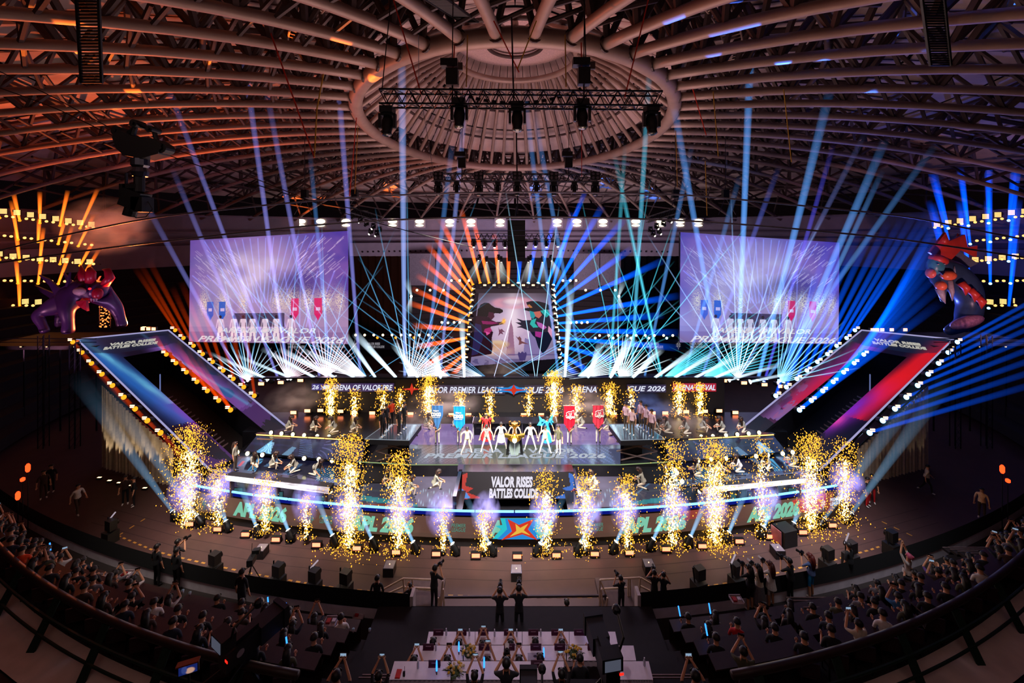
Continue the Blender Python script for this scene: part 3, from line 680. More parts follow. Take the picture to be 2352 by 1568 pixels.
# ---- centre screen: two hatted figures facing each other before a pillar of light
def centre_art():
    c = Cv(300, 330, '#2b2530'); n = c.noise(4, 5); n2 = c.noise(9, 6); n3 = c.noise(18, 7)
    c.mix((c.Y-.08)*8, '#67658f', .7); c.mix(np.exp(-((c.X-.5)/.42)**2-((c.Y-.5)/.36)**2)*1.25, '#cfb2d0'); c.mix(np.exp(-((c.X-.49)/.08)**2-((c.Y-.35)/.28)**2), '#f2dcec')
    sw = np.exp(-(((c.X-.5)/.26)**2+((c.Y-.17)/.07)**2-.6)**2*3)*(.4+n2); c.mix(sw, '#e59cb0', .8); c.ell(.5, .15, .1, .03, '#f8e0e8', .9, .8)
    c.mix((n-.5)*4*(c.Y > .5), '#a98ab8', .5)
    c.poly([(.43, .82), (.455, .5), (.468, .42), (.472, .33), (.482, .42), (.5, .47), (.53, .82)], '#a0708e'); c.poly([(.62, .82), (.64, .6), (.68, .62), (.7, .5), (.74, .46), (.78, .55), (.82, .52), (.86, .82)], '#8878ac'); c.mix((c.Y-.74)*6*(n2+.2), '#8478ac', .8)
    c.ell(.33, .68, .12, .05, '#edc888', .5, .7); c.ell(.3, .72, .1, .05, '#c0704a', .6, .5); c.mix(np.exp(-((c.X-.3)/.16)**2-((c.Y-.77)/.05)**2)*n3*1.6, '#f0c8a8', .8)
    # left robed figure with a broad dark hat, one hand holding a small flame
    c.poly([(.06, .25), (.09, .19), (.14, .165), (.19, .17), (.23, .2), (.27, .225), (.33, .235), (.37, .255), (.375, .28), (.34, .3), (.28, .295), (.25, .31), (.2, .335), (.06, .37)], '#17120f'); c.poly([(.2, .28), (.26, .29), (.275, .34), (.24, .38), (.19, .37)], '#4a1c30')
    c.poly([(.04, .33), (.2, .34), (.24, .38), (.3, .405), (.38, .40), (.39, .43), (.3, .45), (.24, .46), (.23, .49), (.27, .53), (.26, .6), (.28, .7), (.27, .8), (.03, .84)], '#2a0f1c'); c.poly([(.12, .39), (.26, .40), (.33, .42), (.24, .435), (.14, .43)], '#8c1c5c'); c.poly([(.05, .42), (.12, .44), (.16, .6), (.12, .8), (.05, .82)], '#2c2250')
    c.poly([(.17, .49), (.23, .47), (.26, .51), (.22, .55), (.16, .53)], '#a8206a'); c.poly([(.18, .52), (.24, .54), (.2, .57)], '#e058a0'); c.mix(np.exp(-((c.X-.39)/.02)**2-((c.Y-.395)/.03)**2)*1.6, '#ffb850'); c.line(.34, .43, .41, .38, .006, (.5, .25, .05)); c.line(.26, .62, .28, .76, .003, (.3, .25, .3), .8)
    # right robed figure, tall hat with gold band, teal hair and sash, clawed sleeve
    c.poly([(.66, .16), (.72, .145), (.82, .15), (.9, .17), (.95, .2), (.95, .25), (.86, .262), (.77, .285), (.7, .275), (.63, .255), (.64, .235), (.7, .228), (.67, .19)], '#14141c'); c.poly([(.67, .2), (.7, .185), (.74, .225), (.71, .232)], '#c07840')
    c.poly([(.72, .275), (.86, .265), (.93, .3), (.96, .42), (.95, .62), (.9, .72), (.84, .8), (.79, .72), (.76, .6), (.73, .57), (.7, .52), (.6, .475), (.54, .47), (.6, .45), (.53, .41), (.6, .41), (.54, .36), (.62, .385), (.72, .38)], '#10162c'); c.poly([(.75, .28), (.83, .27), (.85, .32), (.81, .36), (.76, .33)], '#c8685a')
    c.poly([(.70, .265), (.75, .28), (.77, .33), (.74, .37), (.71, .34)], '#149aa4'); c.poly([(.83, .265), (.92, .25), (.95, .31), (.9, .35), (.86, .3)], '#18a8a8'); c.poly([(.72, .38), (.78, .36), (.76, .42), (.8, .47), (.74, .475), (.70, .43)], '#1fb8b0'); c.poly([(.78, .4), (.84, .42), (.9, .47), (.86, .5), (.8, .46)], '#b85cb0'); c.poly([(.76, .52), (.84, .53), (.82, .6), (.76, .58)], '#a8308c'); c.poly([(.92, .45), (.96, .5), (.95, .6), (.91, .52)], '#e09ac0')
    # small leaping figures
    c.poly([(.33, .47), (.345, .5), (.37, .49), (.41, .53), (.375, .525), (.39, .56), (.36, .545), (.33, .58), (.34, .54)], '#74405a'); c.poly([(.53, .57), (.56, .6), (.58, .58), (.6, .61), (.6, .64), (.69, .68), (.61, .67), (.57, .69), (.575, .64)], '#7c4a50'); c.line(.38, .62, .44, .72, .004, (-.25, -.2, -.2))
    c.rect(.45, .80, 1, .815, '#5c4c84', .7); c.poly([(.56, .8), (.57, .77), (.59, .79), (.61, .765), (.63, .79), (.65, .77), (.66, .8), (.64, .88), (.58, .88)], '#4a3c74'); c.mix((c.X < .05).astype(float), '#1a1018'); c.mix((c.Y > .86)*(n3 > .5)*.6, '#40346c')
    c.mix(((c.Y > .955-.10*c.X)).astype(float), '#120d14'); c.mix((c.Y < .05).astype(float), '#2a2026'); return np.clip(c.a, 0, 1.2)*.9
cor = [W(1092, 664, 40), W(1268, 664, 40), W(1284, 850, 40), W(1068, 850, 40)]
t = thing('centre_screen', 'tall centre LED screen with two robed figures in wide hats facing a light pillar', 'screen', cor[3])
worldpart(led_grid('picture', cor, centre_art(), led), t)
worldpart(MB().slab([p+Vector((0, .05, 0)) for p in (cor[0], cor[3], cor[2], cor[1])], (0, .5, 0)).build('cabinet', rig), t)
worldpart(MB().box(W(1180, 866, 40.6), (11.5, 1, 1.6)).build('plinth', black), t)
fr = []
Lc = [(903, 508), (899, 545), (893, 582), (889, 625), (884, 668), (880, 712), (876, 760), (870, 808), (865, 857), (860, 907), (855, 957), (850, 1013)]
Rc = [(1437, 510), (1441, 548), (1444, 588), (1448, 630), (1452, 672), (1457, 716), (1462, 762), (1467, 808), (1472, 858), (1478, 908), (1483, 960), (1487, 1014)]
z5 = lambda x, y: (776+x/2.904, 480+y/2.904)
def frame_lamp(px, py, col, lens, d, L, label, group, s0=2.6, r1=.28):
    l = W(px, py, 39.4); t = thing('frame_lamp', label, 'stage light', l, 0, group); t.rotation_euler = aim((d[0], -.1, d[1])).to_euler()
    obj('housing', cached('flh', lambda: MB().lathe([(.12, -.4), (.2, -.3), (.2, 0.), (.16, .05)], 10).mesh('housing', rig)), t)
    obj('lens', cached('fll'+lens.name, lambda: MB().ell((0, 0, .05), (.17, .17, .12), 10, 6).mesh('lens', lens, True)), t)
    if L > 0:
        D1 = 39.4-.12*L; e = l+Vector((d[0], -.12, d[1])).normalized()*L
        o = beam(l, e, .12, r1, col, s0, s0*.12); o.parent = t; o.matrix_parent_inverse = full_matrix(t).inverted()
    return t
OR_, BL_ = (1.0, .11, .01), (.0, .10, 1.0)
ends_l = [(690, 60), (650, 170), (600, 230), (560, 330), (530, 430), (500, 520), (470, 610), (500, 765), (520, 910), (540, 1050), (640, 1130), (760, 1110)]
for i, ((x, y), (ex, ey)) in enumerate(zip(Lc, ends_l)):
    p = z5(x, y); k = 1/2.904*39.4/900; d = Vector(((ex-x), -(ey-y))); L = d.length*k; d.normalize()
    frame_lamp(p[0], p[1], OR_, lens_o, d, L, 'orange lamp up the left side of the centre screen, %s from the top' % NTH[i], 'orange lamps beside the centre screen', 2.2, .34)
ends_r = [(1560, 20), (1750, -20), (1900, 60), (1950, 250), (2150, 330), (2250, 560), (2150, 690), (2250, 800), (2250, 900), (1900, 1010), (1700, 1090), (1600, 1110)]
for i, ((x, y), (ex, ey)) in enumerate(zip(Rc, ends_r)):
    p = z5(x, y); k = 1/2.904*39.4/900; d = Vector(((ex-x), -(ey-y))); L = d.length*k; d.normalize()
    frame_lamp(p[0], p[1], BL_, lens_b, d, L, 'blue lamp up the right side of the centre screen, %s from the top' % NTH[i], 'blue lamps beside the centre screen', 2.0, .4)
tops = [(950, 497, 830, 0), (1010, 497, 905, 60), (1075, 497, 1045, 150), (1137, 497, 1140, 250), (1203, 497, 1215, 320), (1270, 497, 1320, 200), (1335, 497, 1440, 60), (1397, 497, 1640, -120)]
for i, (x, y, ex, ey) in enumerate(tops):
    p = z5(x, y); k = 1/2.904*39.4/900; d = Vector(((ex-x), -(ey-y))); L = d.length*k; d.normalize(); left = i < 4
    frame_lamp(p[0], p[1], OR_ if left else BL_, lens_o if left else lens_b, d, L, '%s lamp along the top of the centre screen, %s of the eight' % ('orange' if left else 'blue', nth(i, 8)), 'lamps on top of the centre screen', 2.6, .3)
def bar_lamp(px, py, D, w_, h, label, group, m, name='strobe_bar'):
    t = thing(name, label, 'stage light', W(px, py, D), 0, group)
    MB().box((0, .08, 0), (w_*1.15, .16, h*1.3)).build('case', rig, t)
    for dz in (-.3, .3): MB().box((0, -.01, dz*h), (w_, .05, h*.36)).build('tube', m, t)
    return t
for i, (x, y) in enumerate([(980, 507), (1043, 507), (1105, 507), (1168, 507), (1238, 507), (1303, 507), (1367, 507)]):
    bar_lamp(*z5(x, y), 39.4, .3, .15, 'small warm strobe between lamps atop the centre screen, %s of seven' % nth(i, 7), 'strobes on top of the centre screen', amber)
for side, col in (('left', Lc), ('right', Rc)):
    for i in range(11):
        x, y = (col[i][0]+col[i+1][0])/2+(4 if side == 'left' else -4), (col[i][1]+col[i+1][1])/2+2
        bar_lamp(*z5(x, y), 39.3, .3, .14, 'small warm strobe up the %s side of the centre screen, %s from the top' % (side, NTH[i]), 'strobes on the %s side of the centre screen' % side, amber)
# ---- back wall of the stage with its LED ribbon
wallm = M('stage_black', '#151014', .7); deckm = M('deck_black', '#0e0d11', .25, spec=.6)
stage = thing('stage', 'large black multi-level stage with glossy floors and screen fronts', 'stage', (0, 24, 0))
def box_w(name, x0, x1, y0, y1, z0, z1, m, parent=None): 
    o = MB().box(((x0+x1)/2, (y0+y1)/2, (z0+z1)/2), (x1-x0, y1-y0, z1-z0)).build(name, m)
    return worldpart(o, parent or stage)
box_w('back_wall', -16.2, 16.2, 30.3, 31.5, 0, 5.1, wallm)
box_w('back_deck', -19, 19, 27.3, 30.3, .0, 2.55, deckm)
rb = thing('led_ribbon', 'long LED ribbon with white league lettering across the back of the stage', 'LED display', (0, 30.1, 4.2))
def ribbon(x0, x1, y0, y1, txt, col, tw=None):
    D = 30.2; a, b_, c_, d_ = W(x0, y0, D), W(x1, y0, D), W(x1, y1, D), W(x0, y1, D)
    cv = Cv(60, 8, col); n = cv.noise(5, int(x0)); cv.mix(n-.4, '#6a4a90', .4)
    worldpart(led_grid('screen_section', (a, b_, c_, d_), cv.a, led), rb)
    w_ = (b_-a).length*.96; h = (a-d_).length*.66
    worldpart(text_on(txt, tw or w_, h, white_e, plane_fn((a+c_)/2, (1, 0, 0), (0, 0, 1)), shear=.25, bold=.018), rb)
ribbon(716, 741, 881, 896, '26 :', '#3a3478'); ribbon(741, 760, 881, 896, '.', '#4a2a70'); ribbon(758, 905, 880, 899, 'ARENA OF VALOR PRE', '#3c2c55')
ribbon(975, 1160, 884, 906, 'VALOR PREMIER LEAGUE', '#2c2233'); ribbon(1205, 1296, 884, 906, 'GUE 2026', '#2c2233'); ribbon(1310, 1372, 884, 904, 'ARENA', '#2c2233')
ribbon(1440, 1530, 883, 901, 'GUE 2026', '#2a2640'); ribbon(1545, 1645, 880, 899, 'ARENA OF VAL', '#b01c30')
def star_pts(k, r, sx, sy, n=4, inner=.3, tw=.0):
    return [((r if i % 2 == 0 else r*inner)*sx*math.sin(PI*i/n+tw), (r if i % 2 == 0 else r*inner)*sy*math.cos(PI*i/n+tw)) for i in range(2*n)]
red_e = E('led_red', '#e8402c', .8); blue_e = E('led_blue', '#2f8fe0', .9); cyan_e = E('led_cyan', '#35d6e0', .8); gold_e = E('led_gold', '#f2c24a', .9)
def plate(pts, D0, m, name, parent, dy=-.03, off=0.):
    mb = MB().slab([Vector((p[0], D0+off, p[1])) for p in pts], (0, dy, 0)); return worldpart(mb.build(name, m), parent)
cx_, cz_ = W(1180, 895, 30.1).x, W(1180, 895, 30.1).z
plate([(cx_+x*1.6, cz_+y*.36) for x, y in star_pts(0, 1, 1, 1, 6, .55)], 30.12, blue_e, 'emblem_flash', rb)
plate([(cx_+x, cz_+y) for x, y in star_pts(0, .85, 1.1, .5, 4, .28)], 30.08, red_e, 'emblem_star', rb)
c2 = W(946, 893, 30.1); plate([(c2.x+x, c2.z+y) for x, y in star_pts(0, .75, 1, .6, 4, .25)], 30.08, red_e, 'emblem_star', rb)
# red blinders on the wall top and behind the deck
def redblock(px, py, D, label, group, w_=.42, h=.22):
    t = thing('blinder_lamp', label, 'stage light', W(px, py, D), 0, group)
    obj('case', cached('rbc%g' % w_, lambda: MB().box((0, .1, -.02), (w_*1.2, .2, h*1.35)).mesh('case', rig)), t)
    obj('lamp_face', cached('rbl%g' % w_, lambda: MB().box((0, -.015, 0), (w_, .03, h)).mesh('lamp_face', red_blind if w_ > .5 else E('blinder_red_small', '#ff8a5a', 7.))), t); return t
top = [(600, 881), (645, 878), (690, 873), (736, 871), (782, 872), (828, 873), (876, 873), (924, 873), (974, 877), (1024, 877), (1076, 878), (1117, 878), (1161, 878), (1204, 878), (1288, 878), (1338, 877), (1388, 877), (1438, 877), (1487, 877), (1533, 876), (1580, 873), (1624, 872), (1665, 874), (1709, 879), (1756, 883), (1794, 887)]
for i, (x, y) in enumerate(top): redblock(x, y, 30.6, 'red-orange blinder on the top edge behind the stage, %s of the upper row' % nth(i, len(top)), 'upper back row of blinders')
low = [(674, 947), (706, 943), (736, 942), (782, 944), (814, 947), (855, 948), (943, 950), (989, 952), (1037, 952), (1076, 952), (1120, 952), (1203, 952), (1243, 952), (1276, 952), (1324, 952), (1366, 951), (1410, 950), (1450, 948), (1499, 948), (1528, 948), (1576, 945), (1619, 944), (1652, 943), (1689, 947)]
for i, (x, y) in enumerate(low): redblock(x, y, 29.9, 'red-orange blinder low on the wall behind the deck, %s of the lower row' % nth(i, len(low)), 'lower back row of blinders')
worldpart(MB().box((0, 30.5, 5.15), (41, .3, .12)).build('rail_top', truss_m), stage)
# glowing orange floor strips
ostrip = E('orange_strip', '#ffb060', 3.2)
def strip(pts3, r, m, label, name='led_strip'):
    return tag(MB().tube(pts3, r, n=6).build(name, m), label, 'LED strip')
for i, (x0, x1) in enumerate(((930, 955), (962, 985), (988, 1010), (1026, 1040), (1068, 1082))): strip([W(x0, 967.5, 29.2), W(x1, 968, 29.2)], .035, ostrip, 'short glowing orange strip behind the flags at left, %s of five' % nth(i, 5))
for i, (x0, x1) in enumerate(((1283, 1296), (1320, 1362), (1388, 1418), (1424, 1440))): strip([W(x0, 968.5, 29.2), W(x1, 968, 29.2)], .035, ostrip, 'short glowing orange strip behind the flags at right, %s of four' % nth(i, 4))
# ---- dais
def floor_cv(w_, h, seed, base='#6c5a86', c2='#8d76a8', k=.8):
    c = Cv(w_, h, base); n = c.noise(3, seed); c.mix((n-.35)*2, c2, k); return c
ZD = 2.6
def lfloor(name, pts, cv, parent=None, z=None):
    """pts TL TR BR BL in photo pixels on height z"""
    P = [G(x, y, z) for x, y in pts]; return worldpart(led_grid(name, P, cv.a, led_floor), parent or stage)
c = floor_cv(90, 40, 3, '#6b5590', '#8a6fae'); c.mix((c.Y > .8).astype(float), '#6d5a94', .5)
lfloor('led_floor_back', ((920, 973), (1446, 973), (1425, 1021), (940, 1021)), c, z=ZD+.02)
c = Cv(120, 40, '#3a3c40'); n = c.noise(4, 9); c.mix(n-.3, '#4c5a52', .6); c.mix(np.exp(-((c.X-.5)/.3)**2), '#5d6650', .6); c.mix((c.X > .72)*.5, '#2a3a78', .9); c.mix((c.X < .25)*.4, '#4a4a6a', .9)
for k in range(40): c.line(.02+.005*k*1.2, .9, .05+.0065*k, .1, .0012, (.1, .11, .13), .6); c.line(.72+.0065*k, .9, .70+.0062*k, .1, .0012, (.1, .12, .25), .6)
lfloor('led_floor_front', ((940, 1021), (1425, 1021), (1425, 1067), (940, 1067)), c, z=ZD+.02)
f0, f1 = G(1183, 1067, ZD), G(1183, 973, ZD)
box_w('dais', -6.35, 6.35, f0.y, 29.3, 1.9, ZD, deckm)
def floor_fn(cx, cy, z):
    p = G(cx, cy, z); return lambda x, y, zz: np.stack([p.x+x, p.y+y, z+.03+zz], 1)
flt = E('floor_lettering', '#cfd8e8', .75)
worldpart(text_on('PREMIER LEAGUE 2026', 11.2, .52, flt, floor_fn(1183, 1047.5, ZD), bold=.03, shear=0.2, thick=.004), stage)
worldpart(text_on('ARENA OF VALOR', 7.7, .5, flt, floor_fn(1183, 1036, ZD), bold=.03, thick=.004), stage)
worldpart(MB().tube([G(820, 1060, ZD), G(942, 1067, ZD), G(1425, 1067, ZD), G(1545, 1060, ZD)], .03, n=4).build('glass_edge', E('edge_green', '#c8e8a0', .5)), stage)
# black booth behind the dancers
bt = thing('player_booth', 'black glossy booth with monitors and gaming chairs behind the dancers', 'booth', (0, 26.4, ZD))
x0, x1 = W(1088, 0, 26.6).x, W(1277, 0, 26.6).x
zt = W(0, 962, 26.6).z; zb = W(0, 1010, 26.2).z
worldpart(MB().box(((x0+x1)/2, 26.8, (ZD+zt)/2), (x1-x0, .12, zt-ZD)).build('back_panel', blackgloss), bt)
for x in (x0, x1): worldpart(MB().box((x, 26.6, (ZD+zt)/2), (.08, .7, zt-ZD)).build('side_panel', M('booth_edge', '#a9a4b4', .3, .5)), bt)
worldpart(MB().box(((x0+x1)/2, 26.4, zt), (x1-x0, .9, .06)).build('top_panel', blackgloss), bt)
for i in range(5):
    x = x0+(i+.5)*(x1-x0)/5
    worldpart(MB().box((x, 26.5, zt-.55), (.8, .05, .08)).build('monitor', M('mon_grey', '#6a7070', .3), ), bt)
    worldpart(MB().box((x+.5, 26.5, zt-.8), (.03, .04, 1.2)).build('post', M('booth_edge', '#a9a4b4', .3, .5)), bt)
    worldpart(MB().box((x, 26.45, zt-.12), (.22, .05, .07)).build('badge', E('badge_glow', '#ffffff', .8)), bt)
# ---- scissor lifts
glassf = M('lift_deck', '#39424c', .08, spec=.9, clear=.6)
def lift(nm, sg):
    X = lambda x: x if sg < 0 else 2366-x
    z = 3.6; A, B_, C_, D_ = G(X(838), 1008, z), G(X(940), 1011, z), G(X(968), 974, z), G(X(886), 974, z)
    t = thing('scissor_lift', 'raised black platform on a scissor lift at the %s side with five players on top' % nm, 'platform', ((A.x+B_.x)/2, (A.y+C_.y)/2, 1.9))
    worldpart(MB().slab([A, B_, C_, D_], (0, 0, -.04)).build('deck', glassf), t)
    worldpart(MB().slab([p-Vector((0, 0, .05)) for p in (A, B_, C_, D_)], (0, 0, -.28)).build('deck_frame', rig), t)
    for (p, q) in ((A, B_), (B_, C_), (C_, D_), (D_, A)): worldpart(MB().tube([p, q], .02, n=4).build('edge_trim', E('edge_silver', '#c8d4e0', .5)), t)
    a, b_ = A+(C_-A)*.15, B_+(C_-B_)*.1; z1, z0 = z-.35, 2.0; zm = (z1+z0)/2
    for dy in (.1, 2.0):
        xl, xr = a.x+.1, b_.x-.1
        worldpart(MB().tube([(xl, a.y+dy, z1), (xr, a.y+dy, zm)], .05, n=6).tube([(xl, a.y+dy, zm), (xr, a.y+dy, z0)], .05, n=6).build('scissor_arm', steel_d), t)
        worldpart(MB().tube([(xr, a.y+dy, z1), (xl, a.y+dy, zm)], .05, n=6).tube([(xr, a.y+dy, zm), (xl, a.y+dy, z0)], .05, n=6).build('scissor_arm', steel_d), t)
    worldpart(MB().box(((a.x+b_.x)/2, a.y+1.1, 1.95), (b_.x-a.x, 2.6, .16)).build('lift_base', rig), t)
    worldpart(MB().box(((a.x+b_.x)/2, a.y+1.3, 2.35), (1.2, .8, .6)).build('pump_box', black), t)
    return t
lift('left', -1); lift('right', 1)
box_w('lift_pit', -9.4, -6.4, 22.9, 27.3, .5, 1.85, black); box_w('lift_pit', 6.4, 9.4, 22.9, 27.3, .5, 1.85, black)
# ---- lower wings of glass floor beside the LED desk
ZL = 1.75
def wing(nm, sg):
    X = lambda x: x if sg < 0 else 2366-x
    c = floor_cv(80, 50, 21+sg, '#6f6478', '#9186a4'); c.mix((c.Y < .3)*.7, '#9480a8', .8)
    c.poly([(.0, .25), (.3, .35), (.55, .75), (.6, 1), (0, 1)], '#232838', .9); c.poly([(0, .78), (.3, .86), (.6, .95), (.6, 1.), (0, .9)], '#1f8088', .9); c.line(.1, .3, .5, .9, .006, (.05, .2, .35)); c.poly([(0, .95), (.55, .98), (.55, 1), (0, 1)], '#7a3020')
    r = np.random.default_rng(4)
    for k in range(14): x = .6+.028*k; c.line(x, .98, x+.02*r.random(), .55+.2*r.random(), .0018, (.3, .5, .6), .6)
    if sg > 0: c.a = c.a[:, ::-1]
    pts = ((845, 1066), (1052, 1069), (1049, 1166), (825, 1160)) if sg < 0 else ((1318, 1069), (1530, 1066), (1560, 1160), (1318, 1166))
    lfloor('led_floor_wing', pts, c, z=ZL+.02)
wing('left', -1); wing('right', 1)
def front(x, dz=0): return 20.35+.0062*x*x
# body of the lower stage, curved front
N = 40; xs_ = [-18.6+37.2*i/N for i in range(N+1)]
mb = MB()
for i in range(N):
    a, b2 = xs_[i], xs_[i+1]
    if abs((a+b2)/2) < 3.2: zt_, ya, yb = .62, 23.4, 23.4
    else: zt_, ya, yb = ZL, 27.4, 27.4
    mb.quad((a, front(a)+.1, zt_), (b2, front(b2)+.1, zt_), (b2, yb, zt_), (a, ya, zt_))
worldpart(mb.build('lower_deck', deckm), stage)
mb = MB()
for i in range(N):
    a, b2 = xs_[i], xs_[i+1]; mb.quad((a, front(a)+.12, 0), (b2, front(b2)+.12, 0), (b2, front(b2)+.12, ZL), (a, front(a)+.12, ZL))
worldpart(mb.build('front_wall', wallm), stage)
# front fascia LED
fas = thing('led_fascia', 'curved LED fascia along the stage front with mint lettering on brown', 'LED display', (0, 20.3, .5))
def fas_img():
    c = Cv(420, 26, '#5a3a30'); n = c.noise(6, 3); c.mix(n-.35, '#6a4838', .5); c.mix((c.Y > .8).astype(float), '#4e3a30', .5)
    c.poly([(.73, 0), (.78, 0), (.765, .4), (.74, .5)], '#8c3028'); c.poly([(.925, .1), (.985, 0), (.985, .7), (.955, .9), (.925, .6)], '#b41c24'); c.rect(.985, 0, 1, 1, '#8c2028', .6)
    c.poly([(0, .1), (.05, 0), (.045, .8), (0, .9)], '#34405c', .6); return c.a
ZF0, ZF1 = .52, 1.62
def fas_p(x, z, off=0.): return (x, front(x)-off-.0, z)
XL = 18.2
def fasgrid(U, V):
    x = -XL+2*XL*U; return np.stack([x, 20.35+.0062*x*x, ZF1+(ZF0-ZF1)*V], -1)
worldpart(led_grid('screen_face', ((0, 0, 0),)*4, fas_img(), led, fn=fasgrid), fas)
for i in range(36):
    pass
def fas_text(txt, xc, w_, h, m, zc=None, **k):
    f = lambda x, y, z: np.stack([xc+x, 20.35+.0062*(xc+x)**2-.012-z*.5, (zc or (ZF0+ZF1)/2)+y], 1)
    return worldpart(text_on(txt, w_, h, m, f, **k), fas)
def fx(px, py=1190): # photo column -> x on the curved front
    k = (px-CX)/F; x = k*20.35
    for _ in range(8): x = k*(20.35+.0062*x*x)
    return x
for px, w_ in ((596, 3.35), (875, 3.55), (1504, 3.5), (1777, 3.3)): fas_text('APL 2026', fx(px), w_, .86, mint, bold=.06, shear=.28)
fas_text('AP', fx(1148), 1.05, .86, mint, bold=.06, shear=.28); fas_text('26', fx(1247), 1.0, .86, mint, bold=.06, shear=.28)
def logo_star(x, z, s, m, parent, yfn, off=.03):
    """four curved petals, a diamond and two long points"""
    parts = []
    for q in range(4):
        a = PI/4+q*PI/2; ca, sa = math.cos(a), math.sin(a)
        pts = []
        for (r_, t_) in ((.25, .0), (.45, .42), (1.0, .5), (.62, 0.), (1.0, -.5), (.45, -.42)): pts.append((r_*ca*.62-t_*sa*.45, r_*sa*.62+t_*ca*.45))
        parts.append(pts)
    parts.append([(0, .16), (.08, 0), (0, -.16), (-.08, 0)]); parts.append([(0, 1.25), (.07, .55), (-.07, .55)]); parts.append([(0, -1.25), (-.07, -.55), (.07, -.55)])
    mb = MB()
    for pts in parts: mb.slab([Vector((x+p[0]*s, yfn(x+p[0]*s)-off, z+p[1]*s)) for p in pts], (0, .015, 0))
    return worldpart(mb.build('emblem', m), parent)
mint_d = E('led_mint_dim', '#6fb09c', .5)
for px in (470, 715, 1016, 1332, 1890):
    x = fx(px); mm = white_e if px > 1800 else mint_d
    logo_star(x, 1.07, .3, mm, fas, front); fas_text('PREMIER\nLEAGUE', x+.85, .75, .42, mm, bold=.01, shear=.15)
x0 = fx(1196); zc = 1.07
plate([(x0+x, zc+z) for x, z in [(-1.45, -.5), (-1.0, 0), (-1.3, .15), (-.95, .2), (-1.05, .55), (1.05, .55), (.9, .2), (1.2, .1), (.8, -.1), (1.1, -.5)]], 20.36, cyan_e, 'emblem_flash', fas, off=-.04)
plate([(x0+x, zc+z) for x, z in [(-1.2, -.5), (-.7, 0), (-.8, .55), (.8, .55), (.7, 0), (.95, -.5)]], 20.36, blue_e, 'emblem_panel', fas, off=-.07)
plate([(x0+x*.9, zc+z*.55) for x, z in [(-1.1, -.95), (-.5, -.15), (-.75, 1), (-.1, .45), (.75, 1), (.4, .05), (.95, -.95), (.1, -.4)]], 20.36, red_e, 'emblem_star', fas, off=-.10)
plate([(x0+x*.5, zc+z*.33) for x, z in [(-1.1, -.95), (-.45, -.1), (-.55, 1), (-.05, .35), (.75, 1), (.3, .0), (.95, -.75), (.1, -.3)]], 20.36, gold_e, 'emblem_star', fas, off=-.13)
# blue light line above the fascia
bl_e = E('blue_line', '#78bcff', 2.4, sample=True); bs = E('blue_strip', '#2048ff', 1.0)
for i in range(18):
    a, b2 = -18.5+37*i/18, -18.5+37*(i+1)/18-.06
    tag(MB().tube([(x, front(x)+.02, 1.93) for x in (a, (a+b2)/2, b2)], .055, n=6).build('light_tube', bl_e, ), 'ice blue light tube along the stage front, %s of eighteen' % nth(i, 18), 'LED strip', 'blue light tubes on the stage front')
mb = MB()
for i in range(N):
    a, b2 = xs_[i], xs_[i+1]; mb.quad((a, front(a)+.06, 1.66), (b2, front(b2)+.06, 1.66), (b2, front(b2)+.06, 1.86), (a, front(a)+.06, 1.86))
worldpart(mb.build('blue_trim', E('blue_glow', '#1a2cc8', .35)), stage)
# ---- centre LED desk
dk = thing('led_desk', 'wide black desk with LED front reading the event slogan', 'desk', (0, 22.3, .7))
D = 22.3; a, b_, c_, d_ = W(1062, 1084, D), W(1318, 1084, D), W(1318, 1146, D), W(1060, 1146, D)
cv = Cv(130, 34, '#1c1214'); cv.mix(np.exp(-((cv.X-.5)/.4)**2), '#2c2024', .8)
for sx in (0, 1):
    X_ = lambda x: x if sx == 0 else 1-x
    cv.poly([(X_(0), .1), (X_(.05), 0), (X_(.03), .5), (X_(.1), .6), (X_(.05), .75), (X_(.18), .95), (X_(0), 1)], '#c83020' if sx == 0 else '#2f6fd0', .9); cv.poly([(X_(0), .6), (X_(.03), .7), (X_(.08), .95), (X_(0), 1)], '#2f8fe0' if sx == 0 else '#c83020', .9)
worldpart(led_grid('screen_face', (a, b_, c_, d_), cv.a, led), dk)
worldpart(MB().slab([a+Vector((0, .03, 0)), d_+Vector((0, .03, 0)), c_+Vector((0, .03, 0)), b_+Vector((0, .03, 0))], (0, .7, 0)).build('desk_body', blackgloss), dk)
worldpart(text_on('VALOR RISES', 2.35, .62, cream_e, plane_fn(W(1176, 1106, D-.02), (1, 0, 0), (0, 0, 1)), bold=.05, shear=.12), dk)
worldpart(text_on('BATTLES COLLIDE', 2.8, .55, cream_e, plane_fn(W(1180, 1132, D-.02), (1, 0, 0), (0, 0, 1)), bold=.05, shear=.12), dk)
box_w('desk_wall', -6.2, -3.05, 22.9, 23.3, .6, 1.75, deckm); box_w('pit_side', -3.3, -3.1, 20.7, 23.3, .6, 2.5, blackgloss); box_w('pit_side', 3.35, 3.55, 20.7, 23.3, .6, 2.5, blackgloss)
for i, x in enumerate((1085, 1137, 1183, 1230, 1268, 1290)):
    t = thing('gaming_chair', 'black gaming chair behind the LED desk, %s of six' % nth(i, 6), 'chair', W(x, 1100, 23.0), 0, 'gaming chairs behind the LED desk')
    MB().slab([(-.26, 0, -.1), (.26, 0, -.1), (.17, .05, .62), (.1, .06, .72), (-.1, .06, .72), (-.17, .05, .62)], (0, .12, 0)).build('backrest', black, t); MB().box((0, .1, -.2), (.55, .5, .1)).build('seat', black, t); MB().tube([(0, .1, -.2), (0, .1, -.75)], .04, n=6).build('stem', rig, t); MB().box((0, .1, -.77), (.6, .6, .05)).build('base', rig, t)
worldpart(MB().box(W(1180, 1074, 23.2), (6.6, .3, .25)).build('lilac_strip', E('lilac', '#9a84a8', .55)), stage)
